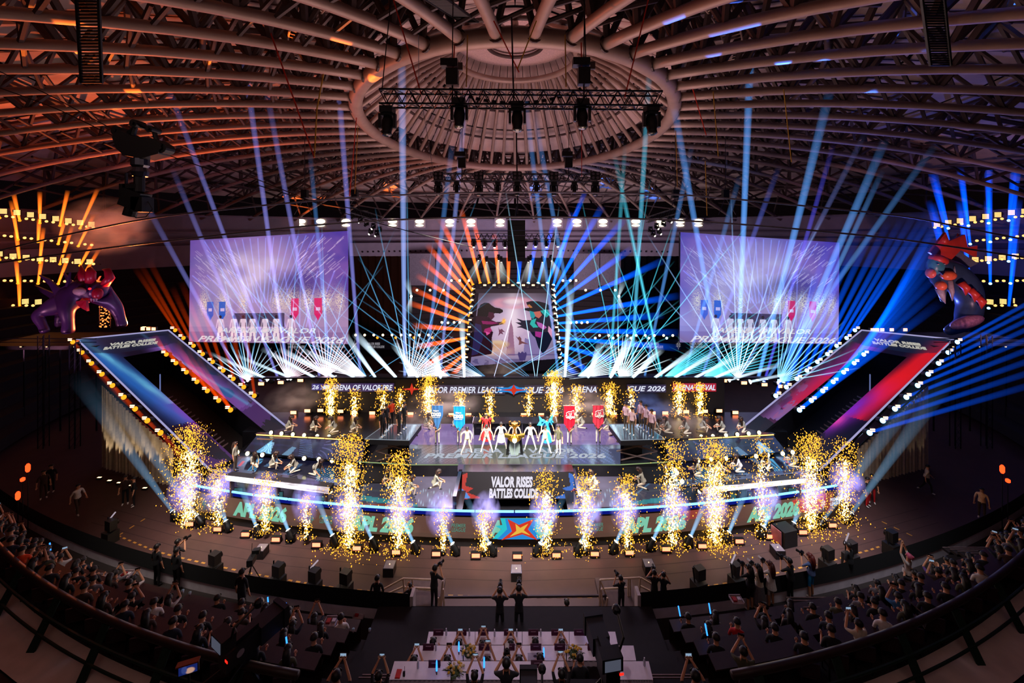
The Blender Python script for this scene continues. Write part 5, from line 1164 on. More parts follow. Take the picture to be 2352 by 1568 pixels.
for i, (x0, y0, x1, y1, col, w0, w1, s) in enumerate(longs):
    if s == 0: continue
    x1_ = x1
    D0 = 31.1; t = thing('roof_lamp', 'small lamp behind the back wall edge throwing a long %s beam into the roof, %s from the left' % ('violet' if x0 < 950 else 'blue', ('number '+str(i+1)) if 0 else ''), 'stage light', W(x0, y0, D0), 0, 'lamps with long roof beams')
    t['label'] = 'lamp behind back wall, long %s beam into roof, %s of twenty-six' % ('violet' if x0 < 950 else 'blue', nth(sorted([q[0]+q[2]/1e4 for q in longs if q[7] > 0]).index(x0+x1_/1e4), 26)) if 1 else 'lamp behind the back wall throwing a long %s beam up to roof, %s' % ('violet' if x0 < 950 else 'blue', '%s' % ('the left screen' if x0 < 800 else 'the gap left of centre' if x0 < 1183 else 'the gap right of centre' if x0 < 1563 else 'the right screen'))
    MB().lathe([(.08, -.3), (.15, -.15), (.15, .05)], 10).build('housing', rig, t); MB().ell((0, 0, .05), (.12, .12, .06), 8, 5).build('lens', lens_b if x0 > 950 else E('lens_violet', '#b8b0ff', 4.), t)
    px_beam(x0, y0, D0, x1, y1, 27., w0, w1, col, s*.8, s*.6, t)
# white wash beams
ICE = (.65, .85, 1.0)
wash = [(618, 872, 480, 810, .9, 9), (672, 869, 540, 815, .9, 9), (772, 868, 640, 800, 1.4, 14), (727, 869, 600, 800, 1.1, 12), (819, 869, 690, 800, 1.1, 12), (865, 870, 790, 765, 1.5, 16), (914, 871, 815, 765, 2.2, 20), (964, 872, 905, 790, 2.2, 20), (1014, 873, 995, 800, 3.0, 26), (1067, 874, 1060, 720, 1.8, 18),
        (1297, 874, 1312, 650, 1.5, 22), (1348, 873, 1380, 790, 2.6, 22), (1398, 874, 1450, 775, 3.0, 28), (1448, 872, 1520, 800, 2.2, 20), (1497, 872, 1600, 800, 1.6, 16), (1543, 871, 1650, 805, 1.4, 14), (1590, 870, 1700, 815, 1.1, 12), (1635, 870, 1740, 825, 1.1, 12), (1672, 873, 1800, 835, .9, 10), (1720, 877, 1850, 850, .7, 9)]
for i, (x0, y0, x1, y1, s, w1) in enumerate(wash):
    d = W(x1, y1, 29)-W(x0, y0, 30.7); t = thing('wash_lamp', 'bright white wash lamp on top of the back wall, %s of twenty' % nth(i, 20), 'stage light', W(x0, y0, 30.7), 0, 'white wash lamps on the back wall')
    t.rotation_euler = aim(d).to_euler()
    obj('housing', cached('flh', lambda: None), t); obj('lens', cached('wl', lambda: MB().ell((0, 0, .06), (.17, .17, .14), 10, 6).mesh('lens', E('lens_ice', '#eafff4', 9.), True)), t)
    px_beam(x0, y0, 30.6, x1, y1, 29, 6, w1, ICE, s*.8, s*.22, t)
# glowing shell painted as bright haze in the wash beams
def cloud(name, p, r, col, s, label, R=None, n=14, m=9):
    b = MB().ell((0, 0, 0), r, n, m, R=R); me = b.mesh(name, BEAM, True)
    ca = me.color_attributes.new('Col', 'FLOAT_COLOR', 'POINT'); arr = np.ones((len(me.vertices), 4), np.float32); arr[:, :3] = np.array(col)*s; ca.data.foreach_set('color', arr.ravel())
    o = obj(name, me, None, loc=p); return tag(o, label, 'haze', None, 'stuff')
# warm lamps on the far balcony rails
def far_row(pts, D, label, group, m=None, r=.16):
    n = len(pts)
    for i, (x, y) in enumerate(pts):
        l = W(x, y, D); t = thing('balcony_lamp', label % nth(i, n), 'lamp', l, 0, group)
        obj('housing', cached('byh', lambda: MB().lathe([(.05, -.2), (.14, -.05), (.16, 0)], 8, R=aim((0, -1, 0)).to_3x3()).mesh('housing', rig)), t)
        obj('lens', cached('byl'+(m or lens_y).name, lambda: MB().ell((0, -.04, 0), (.15, .08, .15), 8, 5).mesh('lens', m or E('lens_soft', '#ffe0b0', 2.6), True)), t)
    A, B_ = W(pts[0][0]-6, pts[0][1], D+.2), W(pts[-1][0]+6, pts[-1][1], D+.2); tag(MB().tube([A, B_], .05, n=5).build('balcony_rail', truss_m), 'thin dark rail behind '+group, 'rail')
far_row([(817+20.9*i, 769) for i in range(9)], 44.5, 'warm round lamp on the far balcony left of centre screen, %s of nine', 'nine warm lamps left of the centre screen')
far_row([(1377+21*i, 770) for i in range(9)], 44.5, 'warm round lamp on the far balcony right of centre screen, %s of nine', 'nine warm lamps right of the centre screen')
far_row([(867+42*i, 775) for i in range(4)], 44, 'orange round lamp below the warm row left of centre screen, %s of four', 'four orange lamps left of the centre screen', lens_o)
far_row([(1367+41*i, 776) for i in range(5)], 44, 'blue round lamp below the warm row right of centre screen, %s of five', 'five blue lamps right of the centre screen', lens_b)
far_row([(958, 666), (988, 666), (1019, 666)], 44.3, 'warm lamp high on the dark balcony left of centre screen, %s of three', 'three high lamps left of the centre screen')
far_row([(1345, 666), (1379, 666), (1413, 666)], 44.3, 'warm lamp high on the dark balcony right of centre screen, %s of three', 'three high lamps right of the centre screen')
far_row([(1015, 740), (1029, 741), (1043, 740), (1056, 740)], 44.3, 'warm lamp at mid height beside left edge of centre screen, %s of four', 'four mid-height lamps left of the centre screen')
far_row([(1311, 741), (1324, 740), (1336, 741), (1349, 740)], 44.3, 'warm lamp at mid height beside right edge of centre screen, %s of four', 'four mid-height lamps right of the centre screen')
far_row([(1037, 644), (1056, 644), (1077, 644)], 44.3, 'small lamp above the top left corner of centre screen, %s of three', 'three lamps above the top left corner')
far_row([(1293, 644), (1310, 644), (1323, 644)], 44.3, 'small lamp above the top right corner of centre screen, %s of three', 'three lamps above the top right corner')
# row of small banners on the balcony
bn = thing('balcony_banner', 'dark balcony banner with white star emblems and event lettering, left half', 'banner', W(870, 795, 45))
bn2 = thing('balcony_banner', 'dark balcony banner with white star emblems and event lettering, right half', 'banner', W(1550, 795, 45))
bw = E('banner_white', '#b8b4c0', .45)
for par, xa, xb in ((bn, 640, 1085), (bn2, 1340, 1715)):
    a, b_ = W(xa, 780, 45.2), W(xb, 803, 45.2); worldpart(MB().box(((a.x+b_.x)/2, 45.3, (a.z+b_.z)/2), (b_.x-a.x, .1, a.z-b_.z)).build('cloth', M('banner_navy', '#15172a', .8)), par)
for (x, par, wd) in ((677, bn, 0), (770, bn, 0), (860, bn, 1), (965, bn, 1), (1395, bn2, 1), (1500, bn2, 1), (1600, bn2, 0), (1688, bn2, 0)):
    l = W(x, 793, 45.2)
    worldpart(text_on('VALOR RISES', 1.5, .28, bw, plane_fn((l.x-.1, 45.2, l.z+.2), (1, 0, 0), (0, 0, 1)), bold=.04), par); worldpart(text_on('BATTLES COLLIDE', 1.9, .28, bw, plane_fn((l.x+.2, 45.2, l.z-.15), (1, 0, 0), (0, 0, 1)), bold=.04), par)
for x, par in ((725, bn), (815, bn), (912, bn), (1462, bn2), (1558, bn2), (1648, bn2)):
    l = W(x, 792, 45.15); logo_star(l.x, l.z, .5, bw, par, lambda q: 45.15)
# white light slits at the inner edge of the far pillars
for sg, x in ((-1, 945), (1, 1421)):
    l = W(x, 680, 43); t = thing('side_floodlight', 'bright cold floodlight on the inner edge of the %s dark curtain' % ('left' if sg < 0 else 'right'), 'lamp', l); MB().box((0, .1, 0), (.3, .3, .3)).build('case', rig, t); MB().ell((0, -.1, 0), .14, 8, 6).build('lens', E('lens_ice', '#eafff4', 9.), t)
    o = beam(l, l+Vector((sg*.3, -.3, -1.9)), .1, .5, (.6, .8, .9), .6, .05); o.parent = t; o.matrix_parent_inverse = full_matrix(t).inverted()
    o = beam(l, l+Vector((sg*.5, -.3, 1.9)), .1, .5, (.6, .8, .9), .5, .05); o.parent = t; o.matrix_parent_inverse = full_matrix(t).inverted()
# black drapes left and right of the centre
for sg, nm in ((-1, 'left'), (1, 'right')):
    X = lambda x: x if sg < 0 else 2366-x
    a, b_ = W(X(803), 588, 52), W(X(940), 588, 52); n = 24; mb = MB()
    for k in range(n):
        f = lambda j: (a.x+(b_.x-a.x)*j/n, 52+.2*math.sin(j*2.1)); (xa, ya), (xb, yb) = f(k), f(k+1); mb.quad((xa, ya, 0), (xb, yb, 0), (xb, yb, a.z), (xa, ya, a.z))
    tag(mb.build('black_drape', M('drape', '#0a0a0e', .95), smooth=True), 'tall black drape hanging between %s video screen and the grey pillar' % nm, 'curtain')
# ================================================================ bodies grown round a skeleton
def skinmesh(name, verts, edges, radii, root=0, sub=1):
    me = bpy.data.meshes.new(name); me.from_pydata([tuple(v) for v in verts], edges, []); o = bpy.data.objects.new('tmp', me); sc.collection.objects.link(o)
    o.modifiers.new('s', 'SKIN')
    if not me.skin_vertices: me.skin_vertices.new() if hasattr(me.skin_vertices, 'new') else None
    for i, r in enumerate(radii): sv = me.skin_vertices[0].data[i]; sv.radius = (r, r) if not isinstance(r, tuple) else r; sv.use_root = (i == root)
    if sub: m = o.modifiers.new('u', 'SUBSURF'); m.levels = sub; m.render_levels = sub
    dg = bpy.context.evaluated_depsgraph_get(); out = bpy.data.meshes.new_from_object(o.evaluated_get(dg)); bpy.data.objects.remove(o); bpy.data.meshes.remove(me)
    out.name = name; out.polygons.foreach_set('use_smooth', [True]*len(out.polygons)); return out
V = Vector
skin_m = M('skin', '#c98f6c', .55, var=.05); hair_m = M('hair_black', '#120d0c', .5); eye_m = M('eye_dark', '#1a1010', .3); lip_m = M('lip', '#8c4038', .5)
def body(name, hip=(0, 0, .95), lean=0., side=0., arms=None, legs=None, head=0., female=False, long_sleeve=False, shorts=False, skirt=False, hand_open=.5):
    """one continuous body facing -Y; lean forward in degrees; arms/legs: joint positions"""
    H = V(hip); f = math.radians(lean); u = V((math.sin(math.radians(side)), -math.sin(f), math.cos(f))).normalized()
    sw = .165 if female else .19
    spine = H+u*.18; chest = H+u*.38; neck = H+u*.53; fh = math.radians(lean*.5+head); uh = V((0, -math.sin(fh), math.cos(fh)))
    hb = neck+uh*.09+V((0, -.015, 0)); hm = neck+uh*.17+V((0, -.02, 0)); ht = neck+uh*.25+V((0, -.01, 0))
    vs = [H, spine, chest, neck, hb, hm, ht]; ed = [(0, 1), (1, 2), (2, 3), (3, 4), (4, 5), (5, 6)]
    rd = [.135 if not female else .14, .115 if not female else .095, .14 if not female else .115, .06, .075, .098, .07]
    tags = [('b', 0, 0, .13), ('t', 0, 1, 0), ('t', 1, 2, 0), ('k', 3, 4, 0), ('k', 4, 5, 0), ('k', 5, 6, 0), ('t', 2, 3, 0)]
    hands = []
    for s, key in ((-1, 'R'), (1, 'L')):
        sh = chest+u*.07+V((s*sw, 0, 0)); el, wr = [V(p) for p in (arms or {}).get(key, ((s*.26, .0, H.z+.16), (s*.28, -.05, H.z-.08)))]
        n = len(vs); hd = wr+(wr-el).normalized()*.07
        vs += [sh, el, wr, hd]; ed += [(2, n), (n, n+1), (n+1, n+2), (n+2, n+3)]; rd += [.06, .042 if not female else .036, .03, .032]
        tags += [('t', n, n+1, 0), ('t' if long_sleeve else 'k', n+1, n+2, 0), ('k', n+2, n+3, 0), ('t', 2, n, 0)]; hands.append((wr, hd, s))
    for s, key in ((-1, 'R'), (1, 'L')):
        hp = H+V((s*.09, 0, -.05)); kn, an = [V(p) for p in (legs or {}).get(key, ((s*.1, -.02, .5), (s*.11, .01, .08)))]
        n = len(vs); fd = V((0, -1, 0)) if an.z < .2 or True else V((0, -1, 0))
        toe = an+V((s*.02, -.15, -.04))
        if an.y > kn.y+.15: toe = an+V((0, .12, -.03))
        vs += [hp, kn, an, toe]; ed += [(0, n), (n, n+1), (n+1, n+2), (n+2, n+3)]; rd += [.085, .06, .042, .035]
        tags += [('b', n, n+1, 0), ('k' if shorts else 'b', n+1, n+2, 0), ('s', n+2, n+3, 0), ('b', 0, n, 0)]
    me = skinmesh(name, vs, ed, rd)
    co = np.empty(len(me.vertices)*3); me.vertices.foreach_get('co', co); co = co.reshape(-1, 3)
    cen = np.array([co[list(p.vertices)].mean(0) for p in me.polygons])
    best = np.full(len(cen), 1e9); mi = np.zeros(len(cen), int); mp = {'k': 0, 't': 1, 'b': 2, 's': 3}
    for (tg, a, b_, _) in tags:
        A, B_ = np.array(vs[a]), np.array(vs[b_]); d = B_-A; L = max((d*d).sum(), 1e-9); t = np.clip(((cen-A)@d)/L, 0, 1); q = np.linalg.norm(cen-A-t[:, None]*d, axis=1)-(rd[a]+(rd[b_]-rd[a])*t)*.9
        k = q < best; best[k] = q[k]; mi[k] = mp[tg]
    # join face and fingers
    fc = MB(); R = Matrix.Rotation(fh, 3, 'X')
    def at(x, y, z): return hm+R @ V((x, y, z))
    fc.cm = 0; fc.ell(at(0, -.10, -.01), (.014, .022, .026), 6, 4); fc.ell(at(-.098, 0, 0), (.012, .022, .034), 6, 4); fc.ell(at(.098, 0, 0), (.012, .022, .034), 6, 4)
    fc.cm = 4; fc.ell(at(-.036, -.088, .018), (.013, .008, .008), 6, 4); fc.ell(at(.036, -.088, .018), (.013, .008, .008), 6, 4)
    fc.cm = 5; fc.ell(at(0, -.092, -.052), (.024, .008, .007), 6, 4)
    fc.cm = 0
    for wr, hd, s in hands:
        d = (hd-wr).normalized(); sd = d.cross(V((0, 1, .2))).normalized(); pn = d.cross(sd)
        for k in range(4):
            o = hd+sd*(-.03+.02*k)*1.; L = (.055, .065, .06, .045)[k]; m_ = o+d*(.03+L*.5); fc.tube([o, m_, m_+(d*.8+pn*hand_open).normalized()*L*.5], [.010, .009, .006], n=5)
        o = wr+d*.03-sd*.025*s; fc.tube([o, o-sd*.03*s+d*.03, o-sd*.035*s+d*.06], [.011, .010, .007], n=5)
    nv = len(co); allv = [tuple(v) for v in co]+fc.v; fs = [tuple(p.vertices) for p in me.polygons]+[tuple(nv+i for i in f_) for f_ in fc.f]
    out = bpy.data.meshes.new(name); out.from_pydata(allv, [], fs); out.polygons.foreach_set('material_index', list(mi)+fc.m); out.polygons.foreach_set('use_smooth', [True]*len(fs))
    for m_ in (skin_m, skin_m, skin_m, skin_m, eye_m, lip_m): out.materials.append(m_)
    out.update(); bpy.data.meshes.remove(me)
    sl = []
    for i, r in enumerate(rd): pass
    return dict(me=out, hm=hm, R=R, neck=neck, chest=chest, H=H, u=u, hands=hands, vs=vs)
def hair_mesh(P, kind):
    hm, R = P['hm'], P['R']; b = MB()
    def at(x, y, z): return hm+R @ V((x, y, z))
    n, m_ = 12, 7
    if kind != 'hood':
        vs = []; fs = []
        for i in range(m_):
            th = (PI*.56)*i/(m_-1)
            for j in range(n):
                ph = 2*PI*j/n; fr = max(0, -math.sin(ph)); k = th*(1-.38*fr)+.0
                vs.append(at(.112*math.sin(k)*math.cos(ph), .118*math.sin(k)*math.sin(ph)+.012, .118*math.cos(k)+.012))
        for i in range(m_-1):
            for j in range(n): fs.append((i*n+j, (i+1)*n+j, (i+1)*n+(j+1) % n, i*n+(j+1) % n))
        b.add(vs, fs)
        for j in range(5): a = PI*(j+.5)/5; b.ell(at(.085*math.cos(a), -.055-.02*math.sin(a), .062), (.026, .022, .036), 6, 4)
    if kind == 'long':
        b.tube([at(0, .07, .06), at(0, .11, -.08), hm+V((0, .14, -.25)), hm+V((0, .15, -.46))], [.09, .105, .10, .05], n=10)
    if kind == 'bun': b.ell(at(0, .1, .09), .045, 8, 6)
    if kind == 'cap': b.slab([at(-.08, -.08, .06), at(.08, -.08, .06), at(.07, -.19, .045), at(-.07, -.19, .045)], (0, 0, .012))
    return b.mesh('hair', hair_m, True)
POSES = {}
def P_(name, **k):
    hk = k.pop('hair', 'short'); pb = body('person', **k); POSES[name] = (pb, {h: None for h in ()}, hk); return pb
def wide(s=1): return {'R': ((-.22*s, -.02, .5), (-.34*s, 0, .08)), 'L': ((.22*s, -.02, .5), (.34*s, 0, .08))}
P_('stand'); P_('stand_f', female=True, hair='long')
P_('dance', lean=6, legs=wide(), arms={'R': ((-.34, -.02, 1.16), (-.42, -.12, .92)), 'L': ((.34, -.02, 1.16), (.42, -.12, .92))}, head=14)
P_('dance_side', lean=10, legs={'R': ((-.2, -.12, .5), (-.36, -.05, .08)), 'L': ((.14, .05, .5), (.26, .1, .08))}, arms={'R': ((-.36, -.05, 1.2), (-.40, -.2, .96)), 'L': ((.3, -.1, 1.14), (.24, -.28, .95))}, head=20)
P_('bearer', arms={'R': ((-.24, -.16, 1.14), (-.05, -.34, 1.18)), 'L': ((.24, -.16, 1.10), (.04, -.34, 1.02))}, head=10)
P_('kneel', hip=(0, .1, .38), lean=22, head=35, female=True, hair='long', arms={'R': ((-.2, -.2, .52), (-.1, -.42, .42)), 'L': ((.2, -.2, .52), (.1, -.42, .42))}, legs={'R': ((-.14, -.32, .50), (-.12, -.22, .08)), 'L': ((.13, -.26, .1), (.1, .3, .1))}, hand_open=.7)
P_('kneel_back', hip=(0, .05, .45), lean=48, head=30, female=True, hair='long', arms={'R': ((-.26, -.25, .45), (-.22, -.45, .2)), 'L': ((.26, -.25, .45), (.22, -.45, .2))}, legs={'R': ((-.14, -.2, .1), (-.12, .35, .1)), 'L': ((.16, -.3, .42), (.14, -.25, .08))})
seat_l = {'R': ((-.13, -.42, .48), (-.13, -.42, .08)), 'L': ((.13, -.42, .48), (.13, -.42, .08))}
P_('sit', hip=(0, 0, .5), lean=8, legs=seat_l, arms={'R': ((-.24, -.1, .66), (-.14, -.36, .74)), 'L': ((.24, -.1, .66), (.14, -.36, .74))}, head=8)
P_('sit_f', hip=(0, 0, .5), lean=8, female=True, hair='long', legs=seat_l, arms={'R': ((-.22, -.1, .66), (-.12, -.34, .74)), 'L': ((.22, -.1, .66), (.12, -.34, .74))}, head=5)
P_('sit_phone', hip=(0, 0, .5), lean=5, legs=seat_l, arms={'R': ((-.27, -.18, .92), (-.07, -.36, 1.18)), 'L': ((.27, -.18, .92), (.07, -.36, 1.18))}, head=-4, hand_open=.8)
P_('sit_phone_f', hip=(0, 0, .5), lean=3, female=True, hair='long', legs=seat_l, arms={'R': ((-.24, -.22, 1.0), (-.08, -.32, 1.32)), 'L': ((.24, -.22, 1.0), (.08, -.32, 1.32))}, head=-8, hand_open=.8)
P_('camera', lean=4, arms={'R': ((-.30, -.18, 1.22), (-.09, -.28, 1.50)), 'L': ((.30, -.2, 1.24), (.08, -.34, 1.48))}, head=-2, hand_open=.8)
P_('camera_f', female=True, hair='long', shorts=True, lean=4, arms={'R': ((-.27, -.18, 1.22), (-.08, -.28, 1.48)), 'L': ((.27, -.2, 1.24), (.08, -.32, 1.46))}, head=-2, hand_open=.8)
P_('arms_up', female=True, hair='bun', lean=-4, arms={'R': ((-.2, -.12, 1.72), (-.06, -.14, 1.98)), 'L': ((.2, -.12, 1.72), (.06, -.14, 1.98))}, head=-10)
P_('phone_up', lean=0, arms={'R': ((-.24, -.14, 1.55), (-.09, -.24, 1.82)), 'L': ((.24, -.14, 1.55), (.09, -.24, 1.82))}, head=-8, hand_open=.8)
P_('walk', lean=5, arms={'R': ((-.25, .12, 1.12), (-.27, .1, .88)), 'L': ((.25, -.14, 1.12), (.24, -.3, .96))}, legs={'R': ((-.1, -.18, .52), (-.11, -.22, .08)), 'L': ((.1, .06, .5), (.11, .3, .12))})
_hm = {}
_top = {}
CL = dict(black=('#141316',), white=('#c9c2bb',), cream=('#cdbfa8',), grey=('#6a6668',), orange=('#e0440f',), khaki=('#5c4f45',), pink=('#e8c4cc',), red=('#b01418',), blue=('#3a6c9c',), denim=('#4a5c86',), navy=('#1a2030',), violet=('#5a3a78',), sage=('#8c8a80',), brown=('#3c2a22',), skyblue=('#1f8fd0',), peach=('#f0c090',), olive=('#4a4a38',))
def cloth(c): return M('cloth_'+c, CL[c][0], .85, var=.12, scale=14)
n_people = [0]
def person(pose, loc, rz, label, top='black', bottom='black', shoe='black', group=None, hair=None, haircol=None, scale=1., extra=None):
    P, _, hk = POSES[pose]; hk = hair or hk
    t = thing('person', label, 'person', loc, rz, group); t.scale = (scale,)*3
    o = obj('body', P['me'], t)
    for i, m_ in ((1, cloth(top)), (2, cloth(bottom)), (3, cloth(shoe))):
        o.material_slots[i].link = 'OBJECT'; o.material_slots[i].material = m_
    key = (pose, hk)
    if key not in _hm: _hm[key] = hair_mesh(P, hk)
    h = obj('hair', _hm[key], t)
    if haircol: h.material_slots[0].link = 'OBJECT'; h.material_slots[0].material = M('hair_'+haircol.strip('#'), haircol, .5)
    # hem of the top and collar as separate garments
    if pose not in _top:
        b = MB(); H, u = P['H'], P['u']; q = [H+u*.02, H+u*.1, H+u*.2]
        b.tube(q, [.155, .15, .135], n=12, cap=False); _top[pose] = b.mesh('shirt_hem', cloth('black'), True)
    s = obj('shirt_hem', _top[pose], t); s.material_slots[0].link = 'OBJECT'; s.material_slots[0].material = cloth(top)
    if extra: extra(t, P)
    n_people[0] += 1; return t
def part_in(t, mb, name, m): return mb.build(name, m, t)
# ---- centre performers
white_dancers = [(1073, 1041, 'dance_side', 'cream', 'in cream vest in front of the blue banner, leftmost dancer'), (1118, 1037, 'dance', 'cream', 'with a dark grey scarf over a white suit, second dancer from left'), (1151, 1031, 'dance', 'white', 'in white top with dark belt, left of the trophy'), (1182, 1029, 'dance', 'cream', 'with light brown hair standing right behind the trophy'), (1218, 1032, 'dance', 'white', 'in white sleeveless suit, right of the trophy'), (1252, 1040, 'dance', 'peach', 'in peach and white in front of the blue costumed performer'), (1283, 1042, 'stand', 'olive', 'in olive vest and white trousers, rightmost dancer')]
for i, (x, y, ps, tp, lab) in enumerate(white_dancers):
    def ex(t, P, i=i):
        if i == 1: part_in(t, MB().slab([V((-.2, -.13, 1.47)), V((.2, -.13, 1.47)), V((.0, -.23, 1.02))], (0, .03, 0)).tube([V((-.17, -.05, 1.47)), V((0, .12, 1.5)), V((.17, -.05, 1.47)), V((0, -.15, 1.42))], .05, n=6, closed=True), 'scarf', cloth('grey'))
        if i == 2: part_in(t, MB().tube([V((-.15, -.05, 1.02)), V((0, -.19, 1.04)), V((.15, -.05, 1.02)), V((0, .12, 1.02))], .035, n=6, closed=True), 'belt', cloth('grey'))
        if i == 2: part_in(t, MB().lathe([(.17, 1.), (.24, .75), (.27, .5)], 12, o=(0, 0, 0)), 'wide_trousers', cloth('white'))
    person(ps, G(x, y, ZD+.03)+V((0, 0, .02)), (.15, .0, 0, 0, 0, 0, -.5)[i], 'dancer '+lab, tp, 'white' if i != 0 else 'cream', 'white', 'seven dancers on the centre floor', haircol='#8a5a34' if i == 3 else None, extra=ex)
# ---- trophy on its plinth
gold = M('gold', '#e8b040', .25, 1.0, .05)
t = thing('trophy', 'golden trophy cup on a golden base in the middle of the stage', 'trophy', G(1182, 1046, ZD)+V((0, 0, 1.02)))
MB().lathe([(.06, .36), (.05, .5), (.04, .62), (.16, .8), (.22, 1.0), (.2, 1.02)], 14).build('cup', gold, t, smooth=True)
for s in (-1, 1): MB().tube([(s*.14, 0, .78), (s*.32, 0, .86), (s*.34, 0, 1.08), (s*.22, 0, 1.12)], .03, n=6).build('handle', gold, t)
MB().lathe([(.38, 0), (.42, .08), (.30, .2), (.14, .3), (.08, .36)], 16).slab([(-.62, -.12, .18), (-.2, -.12, .08), (-.2, -.12, .26), (-.62, -.12, .34)], (0, .2, 0)).slab([(.62, -.12, .34), (.2, -.12, .26), (.2, -.12, .08), (.62, -.12, .18)], (0, .2, 0)).build('base', gold, t)
MB().lathe([(.0, 0), (.13, .01)], 14, R=Matrix.Rotation(PI/2, 3, 'X'), o=(0, -.40, .1)).build('badge', M('badge_white', '#f2e8d0', .3), t)
p = G(1182, 1046, ZD); t = thing('trophy_plinth', 'tall silver grey plinth with two black wings under the golden trophy', 'plinth', (p.x, p.y, ZD+.03))
MB().slab([(-.22, 0, 0), (.22, 0, 0), (.34, 0, .45), (.30, 0, .75), (.24, 0, 1.0), (-.24, 0, 1.0), (-.30, 0, .75), (-.34, 0, .45)], (0, .3, 0)).build('core', M('plinth_grey', '#8fa0a0', .3, .6), t)
for s in (-1, 1): MB().slab([(s*.36, .02, 0), (s*.54, .02, 0), (s*.44, .02, .98), (s*.28, .02, 1.0)] if s > 0 else [(-.28, .02, 1.0), (-.44, .02, .98), (-.54, .02, 0), (-.36, .02, 0)], (0, .26, 0)).build('wing', blackgloss, t)
MB().box((0, -.01, .5), (.02, .02, 1.0)).build('edge_line', white_e, t)
# ---- banner bearers
def flag(x, ytop, ytip, w_, col, word, colname, side_, yf, i):
    foot_ = G(x, yf, ZD+.03); D = foot_.y-.38
    person('bearer', foot_, 0, 'person in white trousers holding the %s' % ('leftmost blue banner', 'blue banner nearer the centre', 'red banner nearer the centre', 'rightmost red banner')[i], 'grey', 'white', 'black', 'four banner bearers')
    a = W(x-w_/2, ytop, D); b_ = W(x+w_/2, ytop, D); zt_ = a.z; z_tip = W(x, ytip, D).z; zm = z_tip+(zt_-z_tip)*(.30 if i != 0 else .62)
    t = thing('banner', ('leftmost pointed blue banner with white lettering held on a pole', 'bright blue pointed banner with white lettering left of the booth', 'bright red pointed banner with white crest right of the booth', 'rightmost pointed red banner with white crest')[i], 'banner', (foot_.x, D, ZD+.05), 0, 'pointed team banners')
    n = 10; mb = MB(); xl, xr = a.x-foot_.x, b_.x-foot_.x; H0 = zt_-ZD-.05; Hm = zm-ZD-.05; Ht = z_tip-ZD-.05
    for k in range(n):
        def col_(j): u = j/n; xx = xl+(xr-xl)*u; lo = Ht+(Hm-Ht)*abs(u-.5)*2; return xx, .035*math.sin(j*1.9), lo
        (xa, ya, la), (xb, yb, lb) = col_(k), col_(k+1)
        mb.add([(xa, ya, la), (xb, yb, lb), (xb, yb, H0), (xa, ya, H0)], [(0, 1, 2, 3)])
    mb.build('cloth', M('banner_'+colname+str(i), col, .6, var=.06, scale=3), t, smooth=True)
    MB().tube([(0, .06, 0), (0, .06, H0+.05)], .02, n=6).build('pole', rig, t); MB().tube([(xl-.04, .04, H0), (xr+.04, .04, H0)], .018, n=6).build('cross_bar', steel, t)
    zc_ = Hm+(H0-Hm)*(.38 if i in (1,) else .35 if i else .0); wh = M('banner_print', '#e6e2dc', .6); wd = (xr-xl)
    def pf(dx, dz): return lambda x_, y_, z_: np.stack([dx+x_, -.055-z_, dz+y_], 1)
    def tx(s_, ww, hh, dz, **k):
        me, co = text_mesh(s_, ww, hh, **k); me.materials.clear(); me.materials.append(wh); me.vertices.foreach_set('co', pf(0, dz)(co[:, 0], co[:, 1], co[:, 2]*.3).astype(np.float32).ravel()); me.update(); obj('lettering', me, t)
    if word == 'blue':
        tx('Saigon', wd*.5, .13, zc_+.30, bold=.03); tx('DXG', wd*.86, .26, zc_+.07, bold=.07); MB().box((0, -.06, zc_-.12), (wd*.7, .01, .025)).build('underline', wh, t)
    else:
        mb = MB(); O = [(-.27, .22), (-.12, .30), (.0, .28), (.22, .38), (.27, .1), (.31, .08), (.27, -.12), (.1, -.1), (.0, -.2), (-.1, -.12), (-.28, -.1), (-.31, .06), (-.24, .06)]
        for k in range(len(O)): p, q = O[k], O[(k+1) % len(O)]; mb.tube([(p[0]*.95, -.06, zc_+.1+p[1]), (q[0]*.95, -.06, zc_+.1+q[1])], .018, n=4)
        mb.tube([(-.12, -.06, zc_+.3), (0, -.06, zc_+.24), (.12, -.06, zc_+.34)], .02, n=4).tube([(-.1, -.06, zc_+.2), (0, -.06, zc_+.16), (.1, -.06, zc_+.22)], .02, n=4)
        mb.build('crest', wh, t); tx('LEGION', wd*.62, .13, zc_+.06, bold=.04)
flag(1004.5, 931, 989, 26, '#3f78b8', 'blue', 'blue', -1, 1019, 0); flag(1055, 933, 990, 26, '#0a86d8', 'blue', 'blue', -1, 1018, 1)
flag(1308, 932, 990, 25, '#f00a28', 'red', 'red', 1, 1019, 2); flag(1374, 931, 985, 25, '#c83048', 'red', 'red', 1, 1017, 3)
# ---- costumed performers behind the dancers
def robe(col, dark_):
    def ex(t, P):
        part_in(t, MB().lathe([(.16, 1.02), (.24, .7), (.34, .35), (.36, .12)], 14), 'skirt', cloth(col))
        part_in(t, MB().ell((-.26, 0, 1.46), (.13, .12, .09), 8, 6).ell((.26, 0, 1.46), (.13, .12, .09), 8, 6), 'shoulder_plate', cloth(col))
        mb = MB()
        for s in (-1, 1): mb.slab([V((s*.1, .14, 1.3)), V((s*.5, .2, 1.75)), V((s*.42, .2, 1.35)), V((s*.6, .2, 1.1)), V((s*.12, .14, 1.0))] if s > 0 else [V((s*.12, .14, 1.0)), V((s*.6, .2, 1.1)), V((s*.42, .2, 1.35)), V((s*.5, .2, 1.75)), V((s*.1, .14, 1.3))], (0, .03, 0))
        part_in(t, mb, 'back_ornament', M('orn_'+dark_, dark_, .4))
    return ex
